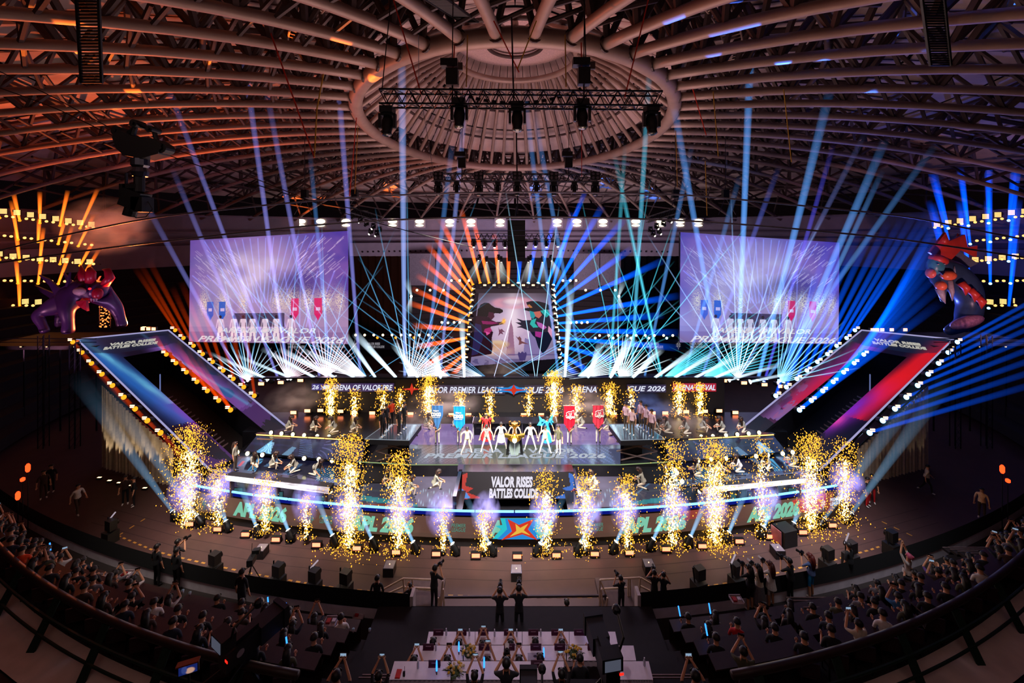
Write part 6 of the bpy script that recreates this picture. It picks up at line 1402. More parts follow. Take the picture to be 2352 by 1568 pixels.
person('stand', G(1117, 1012, ZD+.03), 0, 'costumed performer in red and gold armour behind left dancers', 'red', 'brown', 'black', extra=robe('red', '#b08a3a'))
person('dance', G(1256, 1016, ZD+.03), .2, 'costumed performer in bright blue robe with jagged ornaments behind right dancers', 'skyblue', 'navy', 'black', extra=robe('skyblue', '#30b8e8'))
# ---- players on the lifts
for i, (x, y, tp, rz) in enumerate(((878, 1003, 'black', 1.2), (887, 990, 'black', 1.1), (899, 978, 'orange', 1.0), (916, 998, 'black', 1.3), (928, 985, 'black', 1.2))):
    person('stand', G(x, y, 3.6), rz, 'player in %s standing on the left lift, %s' % ('an orange and black jersey' if tp == 'orange' else 'a black jersey', ('front left one', 'second in the left line', 'at the back', 'front right one', 'back right one')[i]), tp, 'black', 'white', 'five players on the left lift')
for i, (x, y, rz) in enumerate(((1438, 986, -1.0), (1452, 999, -.8), (1472, 981, -1.1), (1484, 991, -1.), (1497, 1004, -.9))):
    person('stand', G(x, y, 3.6), rz, 'player in pink and white shirt and khaki trousers on the right lift, %s' % ('back left one', 'front left one', 'farthest back', 'second from right', 'rightmost one')[i], 'pink', 'khaki', 'white', 'five players on the right lift')
# ---- kneeling performers
def kn(x, y, z, rz, label, pose='kneel', top='sage', sc_=1.): person(pose, G(x, y, z), rz, label, top, 'cream', 'black', 'kneeling performers', haircol='#2a1a16', scale=sc_)
kn(1000, 1124, 1.78, 1.9, 'kneeling performer with long hair left of the LED desk'); kn(895, 1114, 1.78, -.5, 'kneeling performer on the left glass wing beside sparks'); kn(940, 1140, 1.78, 2.2, 'kneeling performer near the front edge of the left glass wing')
kn(1365, 1125, 1.78, -1.8, 'kneeling performer in white just right of the LED desk', top='white'); kn(1432, 1145, 1.78, -2.0, 'crouching performer near the front edge of the right glass wing'); kn(1475, 1120, 1.78, -2.2, 'kneeling performer with brown hair on the right glass wing')
for i, (x, y) in enumerate(((663, 992), (720, 992), (767, 993), (812, 995))): kn(x, y, 2.62, (1.9, 1.5, -1.2, 1.7)[i], 'kneeling performer on the upper left side deck, %s of four' % nth(i, 4))
for i, (x, y) in enumerate(((1336, 983), (1392, 986), (980, 984), (1046, 984))): kn(x, y, 2.63, (-1.9, -1.5, 1.2, 1.2)[i], 'kneeling performer %s' % ('right of the bright red banner', 'right of the rightmost banner', 'behind the leftmost blue banner', 'between the two blue banners')[i])
for i, (x, y) in enumerate(((1534, 994), (1576, 996), (1614, 992), (1658, 993), (1706, 993), (1508, 996))): kn(x, y, 2.62, (-1.9, -1.5, 1.2, -1.7, -1.2, 1.)[i], 'kneeling performer on the upper right side deck, %s' % ('second from left', 'third from left', 'third from right', 'second from right', 'rightmost', 'leftmost beside the lift')[i])
kn(583, 1076, 1.8, .9, 'kneeling performer on the left front deck, near the outer end'); kn(627, 1078, 1.8, 1.7, 'kneeling performer with dark hair, middle of the left front deck'); kn(676, 1084, 1.8, -1.0, 'crouching performer right of the middle on the left front deck'); kn(724, 1090, 1.8, 1.3, 'performer on all fours at the inner end of the left front deck', 'kneel_back')
person('stand_f', G(540, 1080, 1.8), 1.7, 'performer in sage top standing at the outer end of left front deck', 'sage', 'khaki', 'black', haircol='#2a1a16')
for i, (x, y) in enumerate(((1604, 1094), (1650, 1090), (1696, 1084), (1762, 1077), (1822, 1072))): kn(x, y, 1.8, (-1.9, 1.2, -1.6, -1.2, -1.9)[i], 'kneeling performer on the right front deck, %s of five' % nth(i, 5), top='white' if i in (1, 2) else 'sage')
# ================================================================ giant monsters
def skin_thing(t, name, chain_list, m, sub=2):
    for nm, vs, ed, rd in chain_list:
        me = skinmesh(nm, vs, ed, rd, 0, sub); me.materials.clear(); me.materials.append(m if not isinstance(m, dict) else m.get(nm, m['body'])); obj(nm, me, t)
purple = M('vinyl_purple', '#3c2352', .35, var=.3, scale=.6, spec=.5); crim = M('vinyl_crimson', '#a01430', .35, var=.25, scale=.8); bone = M('vinyl_bone', '#a89a9c', .4)
p0 = W(160, 765, 34.5); k = 34.5/900
t = thing('monster_figure', 'giant purple four-legged inflatable monster with crimson wings and horns at left', 'inflatable figure', (p0.x, p0.y, p0.z+.1))
Q = lambda x, y, d=0.: V(((x-160)*k, d, (765-y)*k))
skin_thing(t, 'x', [('body', [Q(130, 705), Q(158, 690), Q(185, 672), Q(212, 660), Q(232, 668, -.3), Q(246, 680, -.4),
                               Q(112, 722, -.9), Q(125, 742, -.9), Q(134, 762, -.9), Q(118, 715, .9), Q(108, 745, .9), Q(112, 763, .9),
                               Q(184, 705, -1.1), Q(190, 735, -1.1), Q(192, 763, -1.2), Q(240, 712, 1.), Q(250, 738, 1.), Q(256, 762, 1.)],
                      [(0, 1), (1, 2), (2, 3), (3, 4), (4, 5), (0, 6), (6, 7), (7, 8), (0, 9), (9, 10), (10, 11), (2, 12), (12, 13), (13, 14), (3, 15), (15, 16), (16, 17)],
                      [.75, .85, 1.15, 1.1, .85, .45, .5, .32, .36, .5, .32, .36, .6, .38, .5, .55, .38, .45])], {'body': purple})
for nm, d_, pts, m_ in (('wing', .9, [(150, 690), (146, 662), (118, 631), (126, 655), (138, 665), (122, 678), (100, 682), (50, 661), (66, 678), (96, 697), (130, 702)], purple), ('wing_membrane', .75, [(150, 692), (142, 656), (136, 672), (122, 682), (100, 684), (104, 694), (128, 700)], crim), ('wing', -.95, [(170, 690), (185, 650), (187, 625), (178, 655), (165, 662), (140, 640), (118, 631), (142, 655), (156, 680)], purple), ('wing_membrane', 1.1, [(165, 690), (190, 655), (198, 640), (175, 655), (150, 655)], crim)):
    MB().slab([Q(x, y, d_) for x, y in pts], (0, .16, 0)).build(nm, m_, t)
for pts, r in (([Q(205, 650, -.3), Q(200, 630, -.4), Q(197, 610, -.4)], [.4, .28, .03]), ([Q(222, 650, -.5), Q(226, 628, -.6), Q(220, 618, -.5), Q(214, 620, -.5)], [.36, .34, .2, .04]), ([Q(246, 655, -.2), Q(258, 640, -.2), Q(252, 622, -.2), Q(241, 621, -.2)], [.34, .34, .24, .05]), ([Q(185, 648, -.2), Q(186, 625, -.2)], [.3, .03])):
    MB().tube(pts, r, n=10).build('horn', crim, t, smooth=True)
MB().slab([Q(198, 690, -.9), Q(226, 688, -1.), Q(228, 712, -1.), Q(214, 704, -1.), Q(205, 700, -.9)], (0, .2, 0)).build('beard', crim, t)
MB().ell(Q(216, 667, -1.15), (.55, .25, .35), 10, 7).build('mask_plate', bone, t, smooth=True); MB().ell(Q(234, 662, -.98), (.12, .1, .1), 8, 6).build('eye', E('eye_red', '#ff2a3a', 1.5), t, smooth=True)
MB().ell(Q(245, 674, -.75), (.4, .35, .5), 10, 8).build('muzzle', crim, t, smooth=True)
for x in (238, 244, 250): MB().tube([Q(x, 684, -1.0), Q(x+1, 691, -1.05)], [.08, .01], n=6).build('tooth', bone, t)
# glowing doorway scaffold below it
d_ = thing('glowing_scaffold', 'small scaffold of glowing orange lights between the left monster legs', 'scaffold', Q(208, 763, 1.2)+t.location)
mb = MB(); r = random.Random(3)
for i in range(60): mb.box((r.uniform(-.45, .45), r.uniform(-.1, .1), r.uniform(.0, 2.3)**1.0), (r.uniform(.05, .16), .05, r.uniform(.04, .12)))
mb.build('lights', E('scaf_light', '#ff8a40', 2.), d_, kind='stuff')
for dx in (-.5, .5): MB().tube([(dx, 0, 0), (dx, 0, 2.4)], .04, n=5).build('pole', rig, d_)
# right: horned demon bust with winged shoulders
redm = M('vinyl_red', '#c83a2a', .35, var=.3, scale=.8); bluem = M('vinyl_slate', '#32445a', .35, var=.3, scale=.7)
p0 = W(2180, 765, 34.5); t = thing('monster_figure', 'giant inflatable horned demon with teal face, orange mane and blue-grey body at right', 'inflatable figure', (p0.x, p0.y, p0.z+.1))
Q = lambda x, y, d=0.: V(((x-2180)*k, d, (765-y)*k))
skin_thing(t, 'x', [('body', [Q(2135, 605, -.6), Q(2150, 610, 0), Q(2172, 625, .2), Q(2200, 640, .2), Q(2225, 665, .2), Q(2238, 700, .2), Q(2225, 735, .0), Q(2195, 750, -.3), Q(2165, 765, -.2),
                               Q(2150, 660, -.4), Q(2152, 695, -.5), Q(2240, 755, .3), Q(2245, 768, .3)],
                      [(0, 1), (1, 2), (2, 3), (3, 4), (4, 5), (5, 6), (6, 7), (7, 8), (2, 9), (9, 10), (6, 11), (11, 12)],
                      [.65, .9, 1.2, 1.25, 1.2, .9, .7, .6, .35, .4, .15, .45, .3])], {'body': bluem})
MB().ell(Q(2122, 608, -1.), (.62, .5, .85), 12, 9).build('face', M('vinyl_teal', '#3f8088', .35, var=.2, scale=1.), t, smooth=True)
MB().ell(Q(2126, 597, -1.05), (.75, .55, .42), 12, 8, R=Matrix.Rotation(.4, 3, 'Y')).build('brow', redm, t, smooth=True)
for (x, y, rx, rz_) in ((2107, 627, .3, .42), (2147, 632, .6, .42), (2130, 655, .38, .4)): MB().ell(Q(x, y, -1.1), (rx, .4, rz_), 10, 8).build('mane_lobe', M('vinyl_orange', '#e8683c', .35), t, smooth=True)
for pts, r in (([Q(2130, 662, -1), Q(2136, 680, -1), Q(2143, 695, -1)], [.3, .2, .02]), ([Q(2160, 640, -.8), Q(2165, 625, -.9), Q(2166, 612, -.9)], [.16, .13, .02]), ([Q(2160, 645, -.7), Q(2163, 670, -.8), Q(2164, 690, -.8)], [.25, .17, .02]), ([Q(2200, 560, .3), Q(2212, 548, .3), Q(2208, 538, .3)], [.35, .2, .02]), ([Q(2160, 560, -.2), Q(2164, 548, -.2), Q(2165, 536, -.2)], [.3, .18, .02])):
    MB().tube(pts, r, n=8).build('horn', redm if pts[0].z > 7 else bone, t, smooth=True)
for pts, m_ in (([Q(2128, 582, -.3), Q(2145, 560, -.3), Q(2164, 536, -.3), Q(2172, 556, -.3), Q(2208, 541, -.3), Q(2214, 570, -.3), Q(2236, 566, -.3), Q(2234, 592, -.3), Q(2200, 575, -.3), Q(2175, 600, -.3), Q(2150, 598, -.3)], redm), ([Q(2175, 605, .35), Q(2205, 575, .35), Q(2258, 608, .35), Q(2232, 620, .35), Q(2205, 622, .35)], M('vinyl_grey', '#6a6e7c', .4)), ([Q(2230, 620, .4), Q(2246, 650, .4), Q(2252, 690, .4), Q(2240, 730, .4), Q(2246, 755, .4), Q(2230, 745, .4), Q(2226, 700, .4)], bone)):
    MB().slab(pts, (0, .22, 0)).build('crest_plate', m_, t)
for x, y in ((2180, 660), (2200, 675), (2215, 690)): MB().tube([Q(x-6, y-12, -1.1), Q(x, y, -1.35), Q(x+2, y+16, -1.2)], [.3, .28, .02], n=8).build('scale_spike', redm, t, smooth=True)
MB().ell(Q(2200, 738, -.7), (1.5, .5, .5), 12, 8, R=Matrix.Rotation(-.3, 3, 'Y')).build('claw_arm', M('vinyl_flesh', '#b87a84', .4, var=.3), t, smooth=True)
for s in (-1, 1): MB().ell(Q(2120+s*7, 606, -1.5), (.1, .06, .05), 6, 5).build('eye', M('vinyl_bone', '#a89a9c', .4), t, smooth=True)
MB().slab([Q(2116, 622, -1.45), Q(2130, 622, -1.45), Q(2123, 630, -1.5)], (0, .05, 0)).build('mouth', black, t)
# ================================================================ spark fountains
spk = E('spark_gold', '#ffae34', 2.1); spk2 = E('spark_white', '#ffe2a0', 7.)
def octa(b, p, r, st):
    x, y, z = p; vs = [(x+r, y, z), (x, y+r, z), (x-r, y, z), (x, y-r, z), (x, y, z+r*st), (x, y, z-r*st)]
    b.add(vs, [(0, 1, 4), (1, 2, 4), (2, 3, 4), (3, 0, 4), (1, 0, 5), (2, 1, 5), (3, 2, 5), (0, 3, 5)])
def fountain(px, ybase, ytop, D, wpx, n, label, i, r=.034):
    base = W(px, ybase, D); H = (ybase-ytop)*D/900; w_ = wpx*D/900/2; g = np.random.default_rng(100+i)
    t = thing('spark_fountain', label, 'spark fountain', base, 0, 'fountains of golden sparks')
    for nm, m_, cnt, q, rr in (('spark_cloud', spk, n, 1., r), ('spark_core', spk2, n//4, .45, r*1.15)):
        b = MB()
        for _ in range(cnt):
            u = g.random()**(.8 if q == 1 else .9); h = u*H*(1.0 if q == 1 else .75)
            wd = w_*(.35+.75*math.sin(min(u*2.2+.25, 2.6)))*q; a = g.normal(0, .42)*wd; c_ = g.normal(0, .42)*wd
            if q == 1 and g.random() < .12: h = -g.random()*.12*H*.0; a *= 1.9
            octa(b, (a, c_, h), rr*g.uniform(.55, 1.25), g.uniform(1., 1.8))
        b.build(nm, m_, t, kind='stuff')
    MB().lathe([(.14, -.12), (.14, .02), (.07, .06)], 10).build('nozzle', rig, t)
front_f = [(433, 1218, 980, 85, 1500), (500, 1215, 1065, 55, 420), (610, 1225, 1090, 50, 380), (703, 1240, 1140, 40, 160), (803, 1262, 1000, 85, 1500), (915, 1265, 1040, 75, 950), (1018, 1270, 1170, 40, 160), (1112, 1270, 1175, 42, 260), (1255, 1270, 1085, 70, 520), (1345, 1268, 1085, 60, 480), (1440, 1262, 1090, 60, 480), (1545, 1255, 1010, 80, 900), (1642, 1255, 1015, 85, 1500), (1750, 1235, 1010, 60, 420), (1862, 1220, 1000, 85, 1300), (1940, 1200, 1010, 62, 650)]
for i, (x, yb, yt, w_, n) in enumerate(front_f): fountain(x, yb-6, yt, 20.0+.0062*fx(x)**2-.1, w_, int(n*1.6), 'column of golden sparks rising at the stage front, %s of sixteen' % nth(i, 16), i, .026)
back_f = [(760, 958, 872, 42, 650), (815, 958, 895, 34, 240), (880, 958, 890, 40, 280), (920, 950, 890, 30, 160), (985, 958, 865, 52, 850), (1058, 955, 900, 34, 220), (1125, 955, 895, 34, 220), (1215, 955, 890, 34, 200), (1272, 958, 852, 44, 900), (1325, 955, 885, 40, 360), (1400, 952, 880, 46, 480), (1450, 950, 890, 30, 180), (1560, 952, 880, 36, 420), (1608, 952, 880, 34, 340)]
for i, (x, yb, yt, w_, n) in enumerate(back_f): fountain(x, yb, yt, 29.7, w_, n, 'column of golden sparks before the LED ribbon wall, %s of fourteen' % nth(i, 14), 40+i, .036)
# ================================================================ near stands
conc = M('concrete_grey', '#d6ccd4', .85, var=.1, scale=3.); stair_m = M('stair_brown', '#1d1413', .9); tread = M('tread_edge', '#7a6460', .7); cloth_b = M('black_cloth', '#09090b', .95); slabm = M('walkway_concrete', '#d2beb0', .85, var=.1, scale=2.)
Dp = lambda x: 14.9+.0081*x*x
Du = lambda x: 9.7+.0129*x*x
st = thing('floor_near_stand', 'dark terraced near stand with grey parapet', 'stand', kind='structure')
def stripx(name, xa, xb, f0, z0, f1, z1, m, parent, n=24):
    mb = MB()
    for k in range(n):
        a, b_ = xa+(xb-xa)*k/n, xa+(xb-xa)*(k+1)/n
        mb.quad((a, f1(a), z1), (b_, f1(b_), z1), (b_, f0(b_), z0), (a, f0(a), z0))
    return mb.build(name, m, parent)
def rowD(x, k): # front edge of terrace k
    return Dp(x)-1.35-(Dp(x)-1.35-Du(x))*k/4
for sg, xa, xb in ((-1, -28.5, -3.95), (1, 4.75, 28.5)):
    stripx('walkway', xa, xb, Dp, 1.5, lambda x: Dp(x)-1.35, 1.5, stair_m, st)
    stripx('parapet_inner', xa, xb, Dp, 1.94, Dp, 1.5, conc, st); 
    stripx('parapet_base', xa, xb, lambda x: Dp(x)+.25, 2.0, lambda x: Dp(x)+.25, 0, dark, st)
    w1 = sg
    # black cloth hung over the parapet
    o = stripx('parapet_cloth', xa, xb, lambda x: Dp(x)+.02, 2.55, lambda x: Dp(x)-.02, 1.92, cloth_b, None); tag(o, 'long black cloth hung over the %s curved parapet' % ('left' if sg < 0 else 'right'), 'cloth')
    x_e = xb if sg < 0 else xa; MB().box((x_e, Dp(x_e)+.1, 2.0), (.12, .4, 1.1)).build('parapet_end', M('end_white', '#b5a59c', .7), st)
    for k in range(4):
        z = 2.1+.6*k
        stripx('terrace', xa, xb, lambda x, k=k: rowD(x, k), z, lambda x, k=k: rowD(x, k+1), z, stair_m, st)
        stripx('riser', xa, xb, lambda x, k=k: rowD(x, k)+.01, z, lambda x, k=k: rowD(x, k)+.01, z-.6, dark, st)
for xa, xb in ((-28.5, -5.2), (5.2, 28.5)):
    stripx('upper_walkway', xa, xb, lambda x: Du(x)-.05, 3.95, lambda x: Du(x)-1.3, 3.95, slabm, st); stripx('upper_front', xa, xb, lambda x: Du(x)-.05, 4.0, lambda x: Du(x)-.05, 3., dark, st)
    stripx('upper_terrace', xa, xb, lambda x: Du(x)-1.3, 3.9, lambda x: Du(x)-6, 3.9, black, st)
stripx('centre_terrace', -5.2, 5.2, lambda x: 14.9, 2.2, lambda x: 13.0, 2.2, dark, st, 4); stripx('centre_terrace', -5.2, 5.2, lambda x: 12.8, 2.75, lambda x: 11.9, 2.75, dark, st, 4); stripx('centre_terrace', -5.2, 5.2, lambda x: 11.9, 3.35, lambda x: 10.9, 3.35, dark, st, 4); stripx('centre_terrace', -5.2, 5.2, lambda x: 10.9, 4.0, lambda x: 7, 4.0, dark, st, 4)
stripx('centre_front', -3.95, 4.75, lambda x: 14.92, 2.2, lambda x: 14.92, 0, dark, st, 4)
MB().box((0.1, 14.9, 1.95), (6.4, .16, .14)).build('ledge', M('ledge_beige', '#8c7a70', .5), st)
for xa, xb in ((-4.5, -3.0), (3.45, 5.0)): MB().box(((xa+xb)/2, 15.9, 1.4), (xb-xa, 2.1, .2)).build('gangway', M('gangway', '#54403a', .8), st)
# stairs beside the judges
for sg, xa, xb in ((-1, -4.25, -3.1), (1, 3.4, 4.9)):
    t = thing('stairs_beside_tables', 'dark stairs with pale nosings %s of the white tables' % ('left' if sg < 0 else 'right'), 'stairs', ((xa+xb)/2, 12, 2), kind='structure')
    for k in range(13):
        u = k/12; y = 13.25-2.5*u; z = 2.0+1.85*u; o_ = -.15*u*(1 if sg < 0 else -1)
        s = MB().box(((xa+xb)/2+o_*2, y, z), (xb-xa, .24, .14)).build('step', stair_m); worldpart(s, t); s = MB().box(((xa+xb)/2+o_*2, y+.11, z+.075), (xb-xa, .03, .015)).build('nosing', tread); worldpart(s, t)
for (x0, y0, nm) in ((430, 1405, 'left'), (1890, 1388, 'right'), (2240, 1270, 'far right')):
    p = G(x0, y0, 2.3); t = thing('stairs_in_stand', 'narrow stairs with pale nosings between the %s audience rows' % nm, 'stairs', p, kind='structure')
    for k in range(7): MB().box((-.0, -k*.3, .1+k*.16), (2.6, .28, .1)).build('step', stair_m, t); MB().box((0, -k*.3+.13, .155+k*.16), (2.6, .03, .015)).build('nosing', tread, t)
# upper rail
railm = M('rail_green', '#1c2e22', .5, .2); rail_b = M('rail_brown', '#2c1c18', .5)
for sg, xa, xb in ((-1, -27, -5.6), (1, 5.6, 27)):
    t = thing('balustrade', 'dark green balustrade with slanting posts along the %s upper walkway' % ('left' if sg < 0 else 'right'), 'railing', ((xa+xb)/2, Du(xa), 3.95))
    worldpart(MB().tube([(xa+(xb-xa)*k/30, Du(xa+(xb-xa)*k/30), 5.0) for k in range(31)], .10, n=8).build('top_rail', rail_b, smooth=True), t)
    for z in (4.62, 4.25): worldpart(MB().tube([(xa+(xb-xa)*k/30, Du(xa+(xb-xa)*k/30)-.15-(5-z)*.5, z) for k in range(31)], .04, n=6).build('mid_rail', railm), t)
    for i in range(9):
        x = xa+(xb-xa)*(i+.3)/9; worldpart(MB().slab([V((x-.12, Du(x), 5.)), V((x+.12, Du(x), 5.)), V((x+.12, Du(x)-.75, 3.95)), V((x-.12, Du(x)-.75, 3.95))], (.0, .05, 0)).build('post', railm), t)
# gates
beige = M('gate_cream', '#b89a84', .5)
def gate(nm, segs, D):
    t = thing('gate_railing', 'cream metal railing round the %s gangway above the floor' % nm, 'railing', W(segs[0][0], 1390, D))
    for (x0, y0, x1, y1, dd) in segs: worldpart(MB().tube([W(x0, y0, D+dd), W(x1, y1, D+dd)], .035, n=6).build('bar', beige), t)
gate('left', [(926, 1328, 989, 1331, .5), (926, 1348, 989, 1351, .5), (926, 1328, 930, 1378, .5), (947, 1330, 951, 1392, .5), (960, 1352, 1000, 1356, .5), (926, 1328, 870, 1359, .8), (930, 1345, 893, 1362, .8), (1017, 1333, 1020, 1390, .2), (1017, 1333, 1007, 1418, -.3), (1018, 1352, 1012, 1405, -.2), (1007, 1372, 1009, 1420, -.3), (951, 1388, 990, 1392, .3)], 15.6)
gate('right', [(1378, 1331, 1470, 1326, .5), (1378, 1352, 1440, 1349, .5), (1378, 1331, 1395, 1372, .5), (1378, 1331, 1377, 1415, -.2), (1395, 1372, 1390, 1418, -.3), (1443, 1329, 1443, 1390, .5), (1447, 1329, 1448, 1390, .5), (1470, 1326, 1468, 1366, .5), (1471, 1326, 1500, 1343, .8), (1470, 1345, 1492, 1356, .8), (1380, 1352, 1386, 1400, 0)], 15.6)
tag(MB().tube([W(1007, 1371, 16), W(1393, 1368, 16)], .05, n=6).tube([W(1012, 1371, 16), W(1012, 1424, 15.6)], .035, n=6).tube([W(1390, 1368, 16), W(1390, 1424, 15.6)], .035, n=6).build('front_bar', M('bar_dark', '#2a2022', .4, .5)), 'dark horizontal barrier bar between the two cream gates', 'railing')
tag(MB().tube([W(1021, 1421, 14.8), W(1356, 1421, 14.8)], .03, n=6).tube([W(1021, 1426, 14.8), W(1356, 1426, 14.8)], .022, n=6).build('glass_rail', M('rail_shine', '#9a90c8', .15, .9)), 'low shiny rail above the ledge before the white tables', 'railing')
# ---------------------------------------------------------------- chairs, desks, spectators
chm = M('seat_maroon', '#2a0f12', .7)
def chair(loc, rz, label, group):
    t = thing('chair', label, 'chair', loc, rz, group)
    obj('seat', cached('chs', lambda: MB().box((0, 0, .44), (.46, .46, .07)).mesh('seat', chm)), t); obj('backrest', cached('chb', lambda: MB().slab([(-.23, .22, .5), (.23, .22, .5), (.21, .27, .9), (-.21, .27, .9)], (0, .05, 0)).mesh('backrest', chm)), t)
    for dx in (-.19, .19):
        for dy in (-.19, .19): obj('leg', cached('chl', lambda: MB().box((0, 0, .21), (.035, .035, .42)).mesh('leg', rig)), t, loc=(dx, dy, 0))
    return t
phone_m = M('phone_black', '#0d0d10', .3); scr_e = E('phone_screen', '#a8c8e8', .6)
def phone_ex(lit):
    def ex(t, P):
        p = (P['hands'][0][1]+P['hands'][1][1])/2+V((0, -.03, .06)); b = MB().box(p, (.16, .015, .085)); part_in(t, b, 'held_phone', phone_m)
        if lit: part_in(t, MB().box(p+V((0, .011, 0)), (.14, .004, .07)), 'held_phone_screen', scr_e)
    return ex
def camera_ex(white=False):
    def ex(t, P):
        p = (P['hands'][0][1]+P['hands'][1][1])/2+V((0, -.02, .04)); part_in(t, MB().box(p, (.16, .1, .12)).box(p+V((0, 0, .08)), (.06, .06, .05)), 'held_camera', phone_m)
        part_in(t, MB().tube([p+V((0, -.04, 0)), p+V((0, -.12, 0)), p+V((0, -.2, 0))], [.045, .05, .06], n=12), 'camera_lens', M('lens_white_barrel', '#c8c0bc', .4) if white else phone_m)
    return ex
def stick_ex(t, P):
    wr, hd, s = P['hands'][1]; part_in(t, MB().tube([hd, hd+V((0, -.03, .05)), hd+V((.02, -.05, .12))], .013, n=6), 'stick_grip', phone_m); part_in(t, MB().tube([hd+V((.02, -.05, .12)), hd+V((.07, -.09, .42))], .022, n=8), 'glowing_stick', E('stick_blue', '#2a7cff', 3.))
hl = [(115, 1287, 'sit_phone', 'white'), (140, 1310, 'sit_phone_f', 'violet'), (306, 1333, 'sit_phone', 'white'), (321, 1400, 'sit', 'white'), (447, 1342, 'sit_phone', 'white'), (409, 1373, 'sit_phone_f', 'white'), (40, 1228, 'sit_phone', 'white'), (25, 1255, 'sit_f', 'navy'), (190, 1285, 'sit', 'navy'), (70, 1300, 'sit', 'brown'), (25, 1290, 'sit', 'orange'), (1700, 1450, 'sit', 'red'), (1818, 1460, 'sit_phone', 'white'), (1755, 1500, 'sit_phone_f', 'peach'), (2085, 1395, 'sit_phone', 'blue'), (2150, 1310, 'sit_phone_f', 'violet'), (2190, 1330, 'sit', 'navy'), (2160, 1350, 'sit_phone', 'brown'), (655, 1445, 'sit_f', 'cream'), (800, 1440, 'sit', 'white'), (1985, 1400, 'sit', 'grey'), (1990, 1470, 'sit_phone', 'cream'), (1880, 1480, 'sit_phone', 'navy')]
used_h = set(); R_ = random.Random(12)
rown = ['first', 'second', 'third', 'fourth']
dm = M('desk_brown', '#2e1711', .5, var=.2); dm2 = M('desk_warm', '#8a5226', .5, var=.2)
for sg, nm in ((-1, 'left'), (1, 'right')):
    for k in range(4):
        z = 2.1+.6*k; i = 0; x = 5.9+.25*(k % 2)
        while x < 26.5:
            xx = sg*x; D = rowD(xx, k+.62); px, py = CX+xx*F/D, CY+(CZ-z-1.0)*F/D
            gap = (rowD(xx, k)-rowD(xx, k+1))
            skip = R_.random() < .16 or any(abs(px-q[0]) < 42 and abs(py-q[1]) < 26 for q in ((430, 1390), (1890, 1375), (2240, 1262)))
            if px < -60 or px > 2400 or py > 1640: x += .95; i += 1; continue
            if not skip:
                ps = R_.choice(['sit', 'sit', 'sit_f', 'sit', 'sit_phone', 'sit_f', 'sit', 'sit_phone_f', 'sit']); tp = R_.choice(['black', 'black', 'black', 'navy', 'brown', 'grey', 'black', 'olive', 'white' if R_.random() < .3 else 'black'])
                for q in hl:
                    if q not in used_h and abs(px-q[0]) < 30 and abs(py-q[1]-0) < 28: ps, tp = q[2], q[3]; used_h.add(q); break
                act = 'filming with a raised phone' if 'phone' in ps else 'sitting'
                pl = '%s row of the %s stand, place %s from the centre' % (rown[k], nm, NTH[i])
                ex = phone_ex(R_.random() < .3) if 'phone' in ps else (stick_ex if R_.random() < .12 else None)
                if x > 19 and R_.random() < .2: pass
                person(ps, V((xx, D, z)), PI+R_.uniform(-.25, .25)-sg*.5*min(1, abs(xx)/20), '%s in %s, %s' % ('long-haired spectator' if ps.endswith('_f') else 'spectator', tp, pl), tp, R_.choice(['black', 'denim', 'brown']), 'black', '%s stand spectators, %s row' % (nm, rown[k]), extra=ex)
                chair(V((xx, D, z)), PI-sg*.5*min(1, abs(xx)/20), 'maroon chair in the %s row of the %s stand, place %s from the centre' % (rown[k], nm, NTH[i]), '%s stand chairs, %s row' % (nm, rown[k]))
            x += .95; i += 1
        # desks
        for j in range(6):
            a, b_ = sg*(5.4+3.6*j), sg*(5.4+3.6*j+3.3)
            a, b_ = min(a, b_), max(a, b_); n = 5; t = thing('long_desk', '%s audience desk in the %s row of the %s stand, %s from centre' % ('warm brown' if (sg < 0 and j in (4, 5) and k < 2) else 'dark brown', rown[k], nm, NTH[j]), 'desk', ((a+b_)/2, rowD((a+b_)/2, k+.15), z), 0, '%s stand desks, %s row' % (nm, rown[k]))
            mb = MB(); 
            for q in range(n):
                xa, xb = a+(b_-a)*q/n, a+(b_-a)*(q+1)/n; P = [V((xa, rowD(xa, k+.06), z+.72)), V((xb, rowD(xb, k+.06), z+.72)), V((xb, rowD(xb, k+.06)-.42, z+.72)), V((xa, rowD(xa, k+.06)-.42, z+.72))]; mb.slab(P, (0, 0, .04))
            worldpart(mb.build('desk_top', dm2 if (sg < 0 and j in (4, 5) and k < 2) else dm), t)
            mb = MB()
            for q in range(n):
                xa, xb = a+(b_-a)*q/n, a+(b_-a)*(q+1)/n; mb.quad((xa, rowD(xa, k+.06), z), (xb, rowD(xb, k+.06), z), (xb, rowD(xb, k+.06), z+.72), (xa, rowD(xa, k+.06), z+.72))
            worldpart(mb.build('modesty_panel', dm), t)
